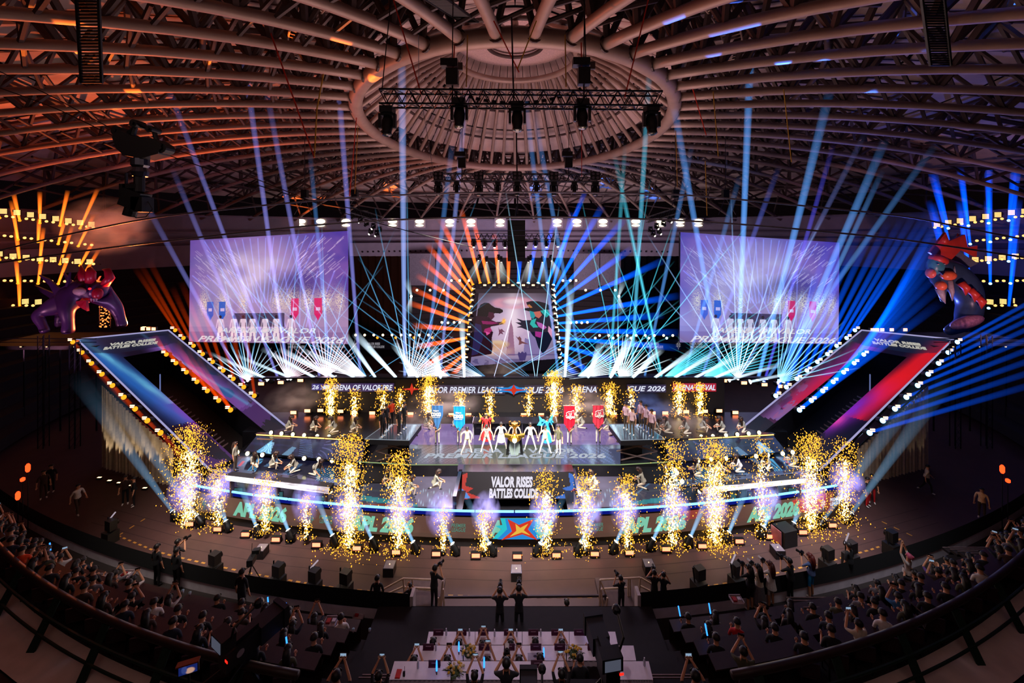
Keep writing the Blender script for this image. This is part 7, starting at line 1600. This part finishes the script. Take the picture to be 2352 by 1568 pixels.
# ---------------------------------------------------------------- small things on desks
pet = M('bottle_clear', '#b8b4c4', .15, spec=.9); capm = M('cap_white', '#e8e4ec', .4)
def bottle(p, label, group=None):
    t = thing('bottle', label, 'bottle', p, 0, group); obj('body', cached('btb', lambda: MB().lathe([(.03, 0), (.034, .02), (.034, .14), (.014, .19), (.014, .2)], 10).mesh('body', pet, True)), t); obj('cap', cached('btc', lambda: MB().lathe([(.018, .2), (.018, .225)], 8).mesh('cap', capm)), t)
def on(px, py, z): return G(px, py, z)
wc = M('white_tablecloth', '#e6dae4', .8, var=.05); skirt_m = M('table_skirt', '#c8b8c0', .85)
def table(x0, x1, ya, yb, zt_, label, last=False):
    A, B_, C_, D_ = G(x0[0], ya, zt_), G(x1[0], ya, zt_), G(x1[1], yb, zt_), G(x0[1], yb, zt_)
    t = thing('judge_table', label, 'table', ((A.x+B_.x)/2, (A.y+C_.y)/2, zt_-.75))
    worldpart(MB().slab([A, D_, C_, B_], (0, 0, -.02)).build('tablecloth', wc), t)
    mb = MB(); n = 26
    for k in range(n):
        f = lambda j: (D_.x+(C_.x-D_.x)*j/n, D_.y-.02-.015*(j % 2)); (xa, y1), (xb, y2) = f(k), f(k+1); mb.quad((xa, y1-.02, zt_-.62), (xb, y2-.02, zt_-.62), (xb, y2, zt_-.01), (xa, y1, zt_-.01))
    worldpart(mb.build('skirt', skirt_m), t)
    mb = MB(); mb.quad(A, D_, D_-V((0, 0, .62)), A-V((0, 0, .62))); mb.quad(B_, C_, C_-V((0, 0, .62)), B_-V((0, 0, .62))); worldpart(mb.build('side_skirt', skirt_m), t)
    for p in (A, B_, C_, D_): worldpart(MB().box((p.x*.985, p.y, zt_-.4), (.04, .04, .7)).build('leg', rig), t)
T1, T2, T3 = 3.0, 3.5, 4.15
for i, (a, b_) in enumerate(((985, 1091), (1092, 1199), (1200, 1307), (1308, 1413))): table((a, a-6 if i == 0 else a), (b_, b_+6 if i == 3 else b_), 1450, 1480, T1, 'white clothed judges table in the row nearest the stage, %s of four' % nth(i, 4))
for i, (a, b_) in enumerate(((951, 1063), (1065, 1184), (1186, 1300), (1302, 1455))): table((a, a-8 if i == 0 else a), (b_, b_+6 if i == 3 else b_), 1482, 1516, T2, 'white clothed judges table in the middle row, %s of four' % nth(i, 4))
for i, (a, b_) in enumerate(((906, 1035), (1037, 1165), (1167, 1295), (1422, 1490))): table((a, a-12 if i == 0 else a), (b_, b_+10 if i == 3 else b_), 1518, 1560, T3, 'white clothed judges table in the row nearest the camera, %s of four' % nth(i, 4))
plum = M('plate_plum', '#4a1a34', .5); pl_w = M('plate_print', '#b08aa0', .6)
def nameplate(px, py, z, label):
    p = G(px, py, z); t = thing('name_card', label, 'name card', p, 0, 'plum name cards on the white tables')
    MB().slab([(-.17, .03, 0), (.17, .03, 0), (.17, -.05, 0), (-.17, -.05, 0)], (0, 0, .005)).slab([(-.17, 0, .0), (.17, 0, .0), (.17, .0, .16), (-.17, .0, .16)], (0, .012, 0)).build('card', plum, t); MB().box((0, -.008, .09), (.16, .004, .02)).build('printed_line', pl_w, t)
for i, x in enumerate((1007, 1060, 1110, 1169, 1225, 1278, 1330)): nameplate(x, 1456, T1, 'plum name card on the white tables nearest the stage, %s of seven' % nth(i, 7))
for i, x in enumerate((984, 1112, 1170, 1231, 1286, 1362)): nameplate(x, 1490, T2, 'plum name card on the middle row of white tables, %s of six' % nth(i, 6))
for i, x in enumerate((998, 1233)): nameplate(x, 1529, T3, 'plum name card on the white tables nearest the camera, %s of two' % nth(i, 2))
for i, (x, y, z) in enumerate(((1025, 1458, T1), (1078, 1459, T1), (1136, 1460, T1), (1187, 1460, T1), (1242, 1460, T1), (1289, 1460, T1), (1001, 1493, T2), (1127, 1496, T2), (1186, 1496, T2), (1305, 1494, T2), (960, 1534, T3), (1480, 1528, T3))): bottle(G(x, y, z), 'clear water bottle on the white tables, %s' % (['beside the %s card of front row' % nth(i, 6) if i < 6 else '', '', ''][0] if i < 6 else ('in the middle row, %s' % nth(i-6, 4) if i < 10 else ('by the red phone', 'on the far right table')[i-10])), 'water bottles on the white tables')
leaf = M('leaf_green', '#3a4a20', .7); pet_y = M('petal_yellow', '#c89a2a', .6, var=.3); pet_w = M('petal_cream', '#c8b48a', .6)
for i, (x, y, z) in enumerate(((1076, 1502, T2), (1318, 1505, T2), (1046, 1545, T3))):
    p = G(x, y, z); t = thing('flower_arrangement', ('yellow flower arrangement on the middle white table row at left', 'bright yellow flower arrangement on the middle white table row at right', 'large yellow and cream flower arrangement on the near white table')[i], 'flowers', p); g = random.Random(i)
    mb = MB(); 
    for q in range(26): a = g.uniform(0, 2*PI); r0 = g.uniform(.1, .30); mb.slab([V((0, 0, .03)), V((r0*math.cos(a)+.03, r0*.7*math.sin(a), .1)), V((1.3*r0*math.cos(a), .9*r0*math.sin(a), .08)), V((r0*math.cos(a)-.03, r0*.7*math.sin(a), .1))], (0, 0, .004))
    mb.build('leaves', leaf, t, kind='stuff')
    for q in range(22):
        a = g.uniform(0, 2*PI); r0 = g.random()**.5*.26; mb = MB().ell((r0*math.cos(a), r0*.7*math.sin(a), .13+.09*(1-r0/.26)+g.uniform(-.02, .02)), (.04, .04, .028), 8, 5); mb.build('blossom', pet_y if g.random() < .68 or i == 1 else pet_w, t)
    MB().lathe([(.12, 0), (.14, .07), (.1, .08)], 10).build('bowl', leaf, t)
blue_s = E('stick_blue', '#2a7cff', 3.)
for i, (x, y, z, w_) in enumerate(((1054, 1502, T2, 'left flower arrangement'), (1249, 1516, T2, 'middle row papers'), (1354, 1470, T1, 'right end of the front row'), (1003, 1548, T3, 'near table plum card'), (785, 1442, 2.9, 'cups on the left desk'), (1112, 1540, T3, 'near row lens'))):
    p = G(x, y, z); t = thing('light_stick', 'glowing blue light stick standing by the %s' % w_, 'light stick', p); MB().lathe([(.016, 0), (.018, .1)], 8).build('grip', phone_m, t); MB().lathe([(.024, .1), (.026, .2), (.02, .36), (.004, .4)], 8).build('glowing_stick', blue_s, t, smooth=True)
t = thing('red_wallet', 'red wallet lying on the near left white table', 'wallet', G(915, 1548, T3)); MB().box((0, 0, .012), (.14, .22, .024)).build('cover', M('wallet_red', '#c01c14', .5), t); MB().box((0, 0, .026), (.12, .2, .004)).build('flap', M('wallet_red', '#c01c14', .5), t)
t = thing('walkie_talkie', 'black walkie-talkie with antenna on the near left white table', 'radio', G(928, 1552, T3)); MB().box((0, 0, .06), (.06, .04, .12)).build('body', phone_m, t); MB().tube([(.015, 0, .12), (.018, 0, .27)], .006, n=5).build('antenna', phone_m, t)
t = thing('paper_sheet', 'white sheet printed with dark shapes on the middle table row', 'paper', G(1227, 1507, T2)); MB().box((0, 0, .003), (.4, .2, .004)).build('sheet', M('paper', '#a8a0b0', .7), t); MB().ell((.03, 0, .006), (.06, .04, .002), 8, 4).ell((.12, 0, .006), (.04, .05, .002), 8, 4).build('print', M('ink', '#3a3244', .7), t)
for i, (x, y) in enumerate(((811, 1452), (849, 1452), (436, 1367), (420, 1362))):
    t = thing('paper_cup', 'plastic cup with pale blue lid, %s' % ('left one on the desk by the centre', 'right one on the desk by the centre', 'right one beside a spectator in white', 'left one beside a spectator in white')[i], 'cup', G(x, y, 2.9)); MB().lathe([(.03, 0), (.045, .12)], 10).build('cup', pet, t, smooth=True); MB().lathe([(.048, .12), (.03, .14)], 10).build('lid', M('lid_teal', '#7fa0b0', .4), t)
for i, (x, y, w_) in enumerate(((825, 1414, 'on the walkway left of the gate'), (290, 1322, 'on the left front desk'), (760, 1430, 'on the desk left of the cups'), (225, 1330, 'beside light sticks on the left desk'), (1692, 1380, 'at the foot of the right parapet'))):
    t = thing('snack_box', 'open snack box with red and white wrappers %s' % w_, 'box', G(x, y, 2.9 if i != 0 else 1.55)); MB().box((0, 0, .02), (.42, .3, .03)).box((0, .15, .06), (.42, .02, .1)).box((-.2, 0, .05), (.02, .3, .08)).box((.2, 0, .05), (.02, .3, .08)).build('tray', M('tray_pale', '#a89a9e', .6), t)
    MB().box((-.08, 0, .07), (.14, .16, .06)).build('wrapper', M('wrap_red', '#a81c1c', .5), t); MB().box((.1, .02, .07), (.12, .12, .05)).build('wrapper', M('wrap_white', '#c8bcc0', .5), t)
# ---------------------------------------------------------------- judges
jd = [(997, 1492, T1, 'sit', 'left end'), (1056, 1492, T1, 'sit_phone', 'second seat'), (1110, 1492, T1, 'sit_phone_f', 'third seat with arms raised'), (1173, 1492, T1, 'sit_phone', 'fourth seat'), (1229, 1492, T1, 'sit', 'fifth seat'), (1289, 1492, T1, 'sit_phone', 'sixth seat'), (1358, 1492, T1, 'sit', 'right end')]
for i, (x, y, z, ps, w_) in enumerate(jd): p = G(x, y, z); person(ps, V((p.x, p.y-.28, z-.78)), PI, 'guest in black at the white tables nearest the stage, %s' % w_, 'black', 'black', 'black', 'guests at the front row of white tables', extra=phone_ex(True) if 'phone' in ps else None); chair(V((p.x, p.y-.28, z-.78)), PI, 'maroon chair at the white tables nearest the stage, %s of seven' % nth(i, 7), 'chairs of the front white tables')
for i, (x, y, z, ps, w_) in enumerate(((955, 1530, T2, 'sit_phone', 'left end'), (1030, 1530, T2, 'sit_phone', 'next to the flowers'), (1120, 1530, T2, 'sit_phone_f', 'third seat'), (1192, 1530, T2, 'sit_phone', 'fourth seat'), (1240, 1530, T2, 'sit', 'fifth seat'), (1330, 1530, T2, 'sit', 'right end'))): p = G(x, y, z); person(ps, V((p.x, p.y-.28, z-.78)), PI, 'guest in black at the middle row of white tables, %s' % w_, 'black', 'black', 'black', 'guests at the middle row of white tables', extra=phone_ex(i % 2 == 0) if 'phone' in ps else None); chair(V((p.x, p.y-.28, z-.78)), PI, 'maroon chair at the middle white tables, %s of six' % nth(i, 6), 'chairs of the middle white tables')
# standing people by pixel of feet
def std(pose, x, y, z, rz, label, top='black', bottom='black', shoe='black', hc=None, ex=None, hair=None, sc_=1.): return person(pose, G(x, y, z), rz, label, top, bottom, shoe, None, hair, hc, sc_, ex)
std('camera', 997, 1402, 1.5, PI-.5, 'photographer in black standing with a camera at the left cream gate', ex=camera_ex())
std('camera', 1148, 1462, 1.62, PI, 'person in black filming with raised camera before the white tables, left of two', ex=camera_ex(), hair='bun'); std('camera', 1192, 1462, 1.62, PI, 'person in black filming with raised camera before the white tables, right of two', ex=camera_ex(), sc_=1.05)
std('stand', 1302, 1480, .1, PI, 'person in black seen from behind standing below the ledge', sc_=1.0)
std('camera', 1427, 1412, 1.5, PI+.3, 'photographer in black with long lens at the right cream gate', ex=camera_ex(), sc_=.85)
std('camera', 1503, 1402, 1.3, PI-.2, 'photographer in black behind the right parapet end, left of two', ex=camera_ex(), sc_=.9); std('camera', 1524, 1402, 1.3, PI-.4, 'person in black behind the right parapet end hand raised to ear, right of two', sc_=.85)
std('stand', 866, 1420, .6, PI, 'dark head of a person below the left parapet beside the gate'); std('camera', 943, 1412, 1.2, PI+.5, 'person crouching in black inside the left gate', sc_=.7)
std('camera_f', 1723, 1401, 1.5, PI+.35, 'long-haired photographer all in black at the right parapet', 'black', 'black', 'white', ex=camera_ex())
std('camera_f', 1744, 1400, 1.5, PI+.3, 'photographer in beige cardigan and long grey skirt at the right parapet', 'cream', 'grey', 'white', ex=lambda t, P: (camera_ex(True)(t, P), part_in(t, MB().lathe([(.16, 1.0), (.2, .7), (.24, .3)], 12), 'skirt', cloth('grey'))))
std('camera_f', 1771, 1392, 1.5, PI+.35, 'photographer with brown hair in white shirt and white shorts at the right parapet', 'white', 'white', 'white', '#4a2016', ex=lambda t, P: (camera_ex(True)(t, P), part_in(t, MB().lathe([(.15, 1.0), (.19, .82), (.2, .76)], 12), 'shorts', cloth('white'))))
std('camera', 1816, 1384, 1.5, PI+.45, 'man in black cap with long lens camera at the right parapet', 'black', 'black', 'grey', ex=camera_ex(), hair='cap')
std('camera_f', 1863, 1371, 1.5, PI+.5, 'red-haired photographer in denim jacket and pale shorts at the right parapet', 'denim', 'skyblue', 'white', '#5a1c14', ex=camera_ex())
std('stand', 1950, 1342, 1.5, PI+.4, 'person all in black standing at the right parapet beyond the red-haired photographer')
std('arms_up', 2084, 1372, 2.1, PI+.4, 'woman with pink hair in white shirt stretching both arms up', 'white', 'black', 'black', '#b8506a')
std('stand', 555, 1415, 2.1, PI-.2, 'person all in black standing among the left audience before the parapet'); std('camera', 405, 1330, .9, PI-.4, 'man in black with camera on the floor side of the left parapet', ex=camera_ex())
std('stand', 405, 1355, 1.5, PI-.3, 'dark figure standing at the left parapet with head lit faintly'); std('stand', 360, 1345, 1.5, PI-.3, 'dark figure standing beside another at the left parapet, hair lit from behind')
for i, (x, y, ps, tp, bt_, lab, rz) in enumerate(((178, 1180, 'walk', 'white', 'brown', 'man in white shirt walking alone over the dark floor at left', 1.3), (288, 1158, 'stand', 'brown', 'black', 'left of two dark figures on the floor by the lit curtain', .6), (308, 1162, 'stand', 'black', 'black', 'right of two dark figures on the floor by the lit curtain', -.8), (1992, 1163, 'stand', 'black', 'red', 'left of two people beside the right end of stage', .5), (2003, 1155, 'stand', 'brown', 'red', 'right of two people beside the right end of stage', -.6), (2128, 1130, 'walk', 'cream', 'black', 'pale figure on raised dark platform far right', 1.), (2255, 1190, 'stand', 'peach', 'brown', 'figure in peach by the far right parapet', -.9), (118, 1130, 'stand', 'black', 'black', 'dark figure on floor at far left', .4), (100, 1145, 'stand', 'brown', 'brown', 'brown-clad figure on floor at far left', .9))): person(ps, G(x, y, .02), rz, lab, tp, bt_, 'white')
# near row of photographers at the bottom edge
for i, (x, y, ps, sc_, lab) in enumerate(((1163, 1590, 'camera', 1., 'black-clad photographer with white telephoto lens at bottom edge'), (1090, 1600, 'phone_up', .85, 'person filming with raised phone at bottom edge left of the telephoto photographer'), (1290, 1596, 'phone_up', .88, 'person filming with both arms raised at bottom edge, right of centre'), (870, 1600, 'phone_up', .85, 'person in black filming at bottom edge in front of the near left table'), (770, 1590, 'sit_phone', 1.1, 'large dark-haired spectator with phone at bottom, left of the stairs'), (1600, 1590, 'sit_phone', 1.1, 'spectator in black jacket with raised elbow right of the right stairs'))):
    p = W(x, y, 9.75); person(ps, V((p.x, p.y, 4.0)), PI, lab, 'black', 'black', 'black', extra=camera_ex(i == 0) if ps == 'camera' else phone_ex(True), scale=sc_)
# ---------------------------------------------------------------- broadcast cameras
def broadcast(loc, rz, label, sc_=1.):
    t = thing('broadcast_camera', label, 'camera', loc, rz); t.scale = (sc_,)*3
    MB().box((0, 0, 1.5), (.34, .8, .42)).box((0, .1, 1.75), (.2, .5, .1)).build('camera_body', bl, t); MB().box((0, .62, 1.5), (.44, .55, .44)).box((0, .95, 1.5), (.5, .12, .5)).build('lens_hood', bl, t); MB().box((-.05, -.35, 1.95), (.5, .3, .32)).build('viewfinder', bl, t)
    MB().box((-.05, -.505, 1.95), (.38, .01, .24)).build('viewfinder_screen', E('finder', '#8a90a8', .25), t); MB().box((.2, -.41, 1.62), (.1, .01, .05)).build('tally_light', E('tally', '#ff1a10', 3.), t)
    MB().tube([(0, .1, 1.3), (0, .1, 1.0)], .1, n=10).box((0, .1, 1.2), (.3, .3, .14)).build('pan_head', bl, t)
    for a in (0.5, 2.6, 4.7): MB().tube([(0, .1, 1.05), (.7*math.cos(a), .1+.7*math.sin(a), 0)], .04, n=6).build('tripod_leg', bl, t)
    for s in (-1, 1): MB().tube([(s*.12, .0, 1.2), (s*.35, -.75, 1.05)], .02, n=6).build('pan_handle', bl, t)
    MB().lathe([(.0, 0), (.085, .005)], 14, R=Matrix.Rotation(PI/2, 3, 'Y'), o=(.175, -.1, 1.52)).build('round_badge', M('badge_grey', '#8a8088', .4), t)
    MB().tube([(.1, -.3, 1.8), (.3, -.3, 2.35), (.34, .2, 2.5)], .03, n=6).ell((.34, .22, 2.5), .11, 10, 6).build('top_lamp', bl, t)
    return t
broadcast(V(((1400-CX)*9.6/900, 9.9, 4.0)), .15, 'large black broadcast camera with small monitor at the bottom right of centre', 1.05)
broadcast(V(((560-CX)*10.4/900, 10.3, 3.9)), -.5, 'large black broadcast camera in front of the left balustrade', 1.1); broadcast(V(((1215-CX)*9.6/900, 9.2, 3.7)), .0, 'black broadcast camera at the bottom centre between guests', .9)
p = W(432, 1535, 9.6); t = thing('field_monitor', 'small orange-framed field monitor showing the stage at bottom left', 'monitor', p, .35); MB().box((0, .03, 0), (.42, .06, .28)).build('case', bl, t); MB().box((0, 0, .15), (.46, .14, .03)).build('sun_hood', M('hood_orange', '#8a3a14', .6), t)
worldpart  # the picture on the monitor
mv = Cv(26, 16, '#1a2a70'); mv.ell(.6, .7, .25, .3, '#d8a890', .3); mv.ell(.3, .5, .15, .4, '#3a4a90', .4); o = led_grid('picture', (V((-.19, -.005, .11)), V((.19, -.005, .11)), V((.19, -.005, -.12)), V((-.19, -.005, -.12))), mv.a*.7, led, t)
MB().tube([(0, .05, -.14), (0, .05, -1.6)], .025, n=6).build('stand_pole', bl, t)
# ---------------------------------------------------------------- lamps and cameras along the floor edge
def effect(i, x, y, tube, label):
    p = G(x, y, 0.); t = thing('effect_machine', label, 'stage light', (p.x, p.y+.3, 0), (-.3 if x < 1183 else .3)); MB().box((0, 0, .3), (.55, .5, .6)).build('case', black, t); MB().tube([(-.22, 0, .6), (-.28, .05, 1.25)], .035, n=6).build('arm', bl, t); MB().box((.05, 0, .95), (.42, .32, .5)).build('head', bl, t); MB().lathe([(.13, 0), (.15, .12)], 12, R=Matrix.Rotation(-PI/2, 3, 'X'), o=(.05, .16, .95)).build('lens', blackgloss, t)
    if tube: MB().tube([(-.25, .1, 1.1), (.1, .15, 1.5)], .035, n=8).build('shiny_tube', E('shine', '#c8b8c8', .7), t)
for i, (x, y, tb) in enumerate(((480, 1340, 0), (628, 1368, 0), (712, 1382, 1), (785, 1386, 0), (1612, 1378, 0), (1700, 1368, 1), (1912, 1328, 0), (1966, 1312, 1), (240, 1255, 1), (2060, 1285, 0))): effect(i, x, y, tb, 'black effect machine standing behind the %s parapet, %s' % ('left' if x < 1183 else 'right', {480: 'beside the man with camera', 628: 'between tripod camera and shiny tube', 712: 'with a shiny tilted tube', 785: 'nearest the left gate', 1612: 'nearest the right gate', 1700: 'with shiny tube beside photographers', 1912: 'right of the photographers', 1966: 'with shiny tube farther right', 240: 'far left with shiny tube', 2060: 'lit faintly blue at far right'}[x]))
p = G(578, 1350, 0); t = thing('tripod_camera', 'small camera on a tripod behind the left parapet with handle pointing left', 'camera', p, .2)
for a in (.4, 2.5, 4.6): MB().tube([(0, 0, 1.1), (.45*math.cos(a), .45*math.sin(a), 0)], .022, n=5).build('tripod_leg', bl, t)
MB().box((0, 0, 1.3), (.25, .45, .28)).box((.1, .25, 1.5), (.3, .2, .18)).tube([(0, 0, 1.4), (-.02, .1, 2.)], .012, n=4).build('camera_body', bl, t); MB().tube([(0, -.2, 1.15), (-.6, -.35, .95)], .02, n=5).build('pan_handle', bl, t)
for i, (x, y) in enumerate(((232, 1098), (255, 1105), (277, 1110), (305, 1116), (336, 1122))):
    p = G(x, y, 0); t = thing('curtain_uplight', 'tiny warm uplight at the foot of the beige curtain, %s of five' % nth(i, 5), 'lamp', (p.x, p.y-.1, 0), 0, 'uplights along the curtain foot'); MB().box((0, 0, .06), (.3, .14, .12)).build('case', rig, t); MB().box((0, 0, .125), (.24, .1, .01)).build('lens', E('lens_warm2', '#ffd9a0', 3.), t)
# smoke jets between the fountains; their emission stands in for light they catch
def smoke_mat(name, col, dens, em):
    m = bpy.data.materials.new(name); m.use_nodes = True; nt = m.node_tree; nt.nodes.clear(); o = nt.nodes.new('ShaderNodeOutputMaterial'); v = nt.nodes.new('ShaderNodeVolumePrincipled')
    tc = nt.nodes.new('ShaderNodeTexCoord'); n = nt.nodes.new('ShaderNodeTexNoise'); n.inputs['Scale'].default_value = 2.2; n.inputs['Detail'].default_value = 3
    ln = nt.nodes.new('ShaderNodeVectorMath'); ln.operation = 'LENGTH'; nt.links.new(tc.outputs['Object'], ln.inputs[0])
    fall = nt.nodes.new('ShaderNodeMapRange'); fall.inputs['From Min'].default_value = 1.0; fall.inputs['From Max'].default_value = .25; nt.links.new(ln.outputs['Value'], fall.inputs['Value'])
    nt.links.new(tc.outputs['Object'], n.inputs['Vector'])
    rg = nt.nodes.new('ShaderNodeMapRange'); rg.inputs['From Min'].default_value = .38; rg.inputs['From Max'].default_value = .62; nt.links.new(n.outputs['Fac'], rg.inputs['Value'])
    mu = nt.nodes.new('ShaderNodeMath'); mu.operation = 'MULTIPLY'; nt.links.new(fall.outputs[0], mu.inputs[0]); nt.links.new(rg.outputs[0], mu.inputs[1])
    m2 = nt.nodes.new('ShaderNodeMath'); m2.operation = 'MULTIPLY'; m2.inputs[1].default_value = dens; nt.links.new(mu.outputs[0], m2.inputs[0]); nt.links.new(m2.outputs[0], v.inputs['Density'])
    v.inputs['Color'].default_value = col+(1,); v.inputs['Emission Color'].default_value = em[0]+(1,)
    m3 = nt.nodes.new('ShaderNodeMath'); m3.operation = 'MULTIPLY'; m3.inputs[1].default_value = em[1]; nt.links.new(mu.outputs[0], m3.inputs[0]); nt.links.new(m3.outputs[0], v.inputs['Emission Strength'])
    nt.links.new(v.outputs[0], o.inputs['Volume']); return m
sm_v = smoke_mat('smoke_violet', (.6, .55, .9), 1.0, ((.32, .27, 1.0), 2.0)); sm_w = smoke_mat('smoke_warm', (.8, .65, .6), .35, ((.9, .55, .38), .05)); sm_b = smoke_mat('smoke_blue', (.4, .5, .9), .4, ((.1, .25, 1.0), .14))
def puff(x, y, D, rx, rz_, m, label):
    me = cached('puff'+m.name, lambda: MB().ell((0, 0, 0), 1., 12, 8).mesh('smoke', m, True)); p = W(x, y, D); o = obj('smoke_puff', me, None, loc=p); o.scale = (rx*D/900, rx*D/900, rz_*D/900); return tag(o, label, 'smoke', None, 'stuff')
for i, (x, yb, yt, w_, n) in enumerate(front_f): y = 535+(yb-535)*.0+yb-535-58; puff(x+(4 if i % 2 else -6), y-34, 20.25+.0062*fx(x)**2, 36, 50, sm_v, 'violet smoke puff glowing in the spark fountain, %s of sixteen' % nth(i, 16))
for i, (x, y, D, rx, rz_, m, lab) in enumerate(((1150, 860, 32.5, 60, 50, sm_w, 'warm brown smoke drifting under the centre screen'), (680, 915, 29, 70, 38, sm_w, 'dull smoke before the left part of the back wall'), (940, 975, 27, 50, 40, sm_w, 'thin smoke over the left end of the centre floor'), (1560, 965, 27.5, 70, 42, sm_w, 'grey smoke behind the right lift'), (1490, 935, 28.5, 60, 30, sm_b, 'blue smoke over the right lift'), (1020, 925, 29, 90, 36, sm_w, 'warm haze behind the blue banners'), (1340, 925, 29, 80, 36, sm_w, 'warm haze behind the red banners'), (250, 520, 38, 90, 70, sm_w, 'orange lit smoke by the left gallery lamps'))): puff(x, y, D, rx, rz_, m, lab)
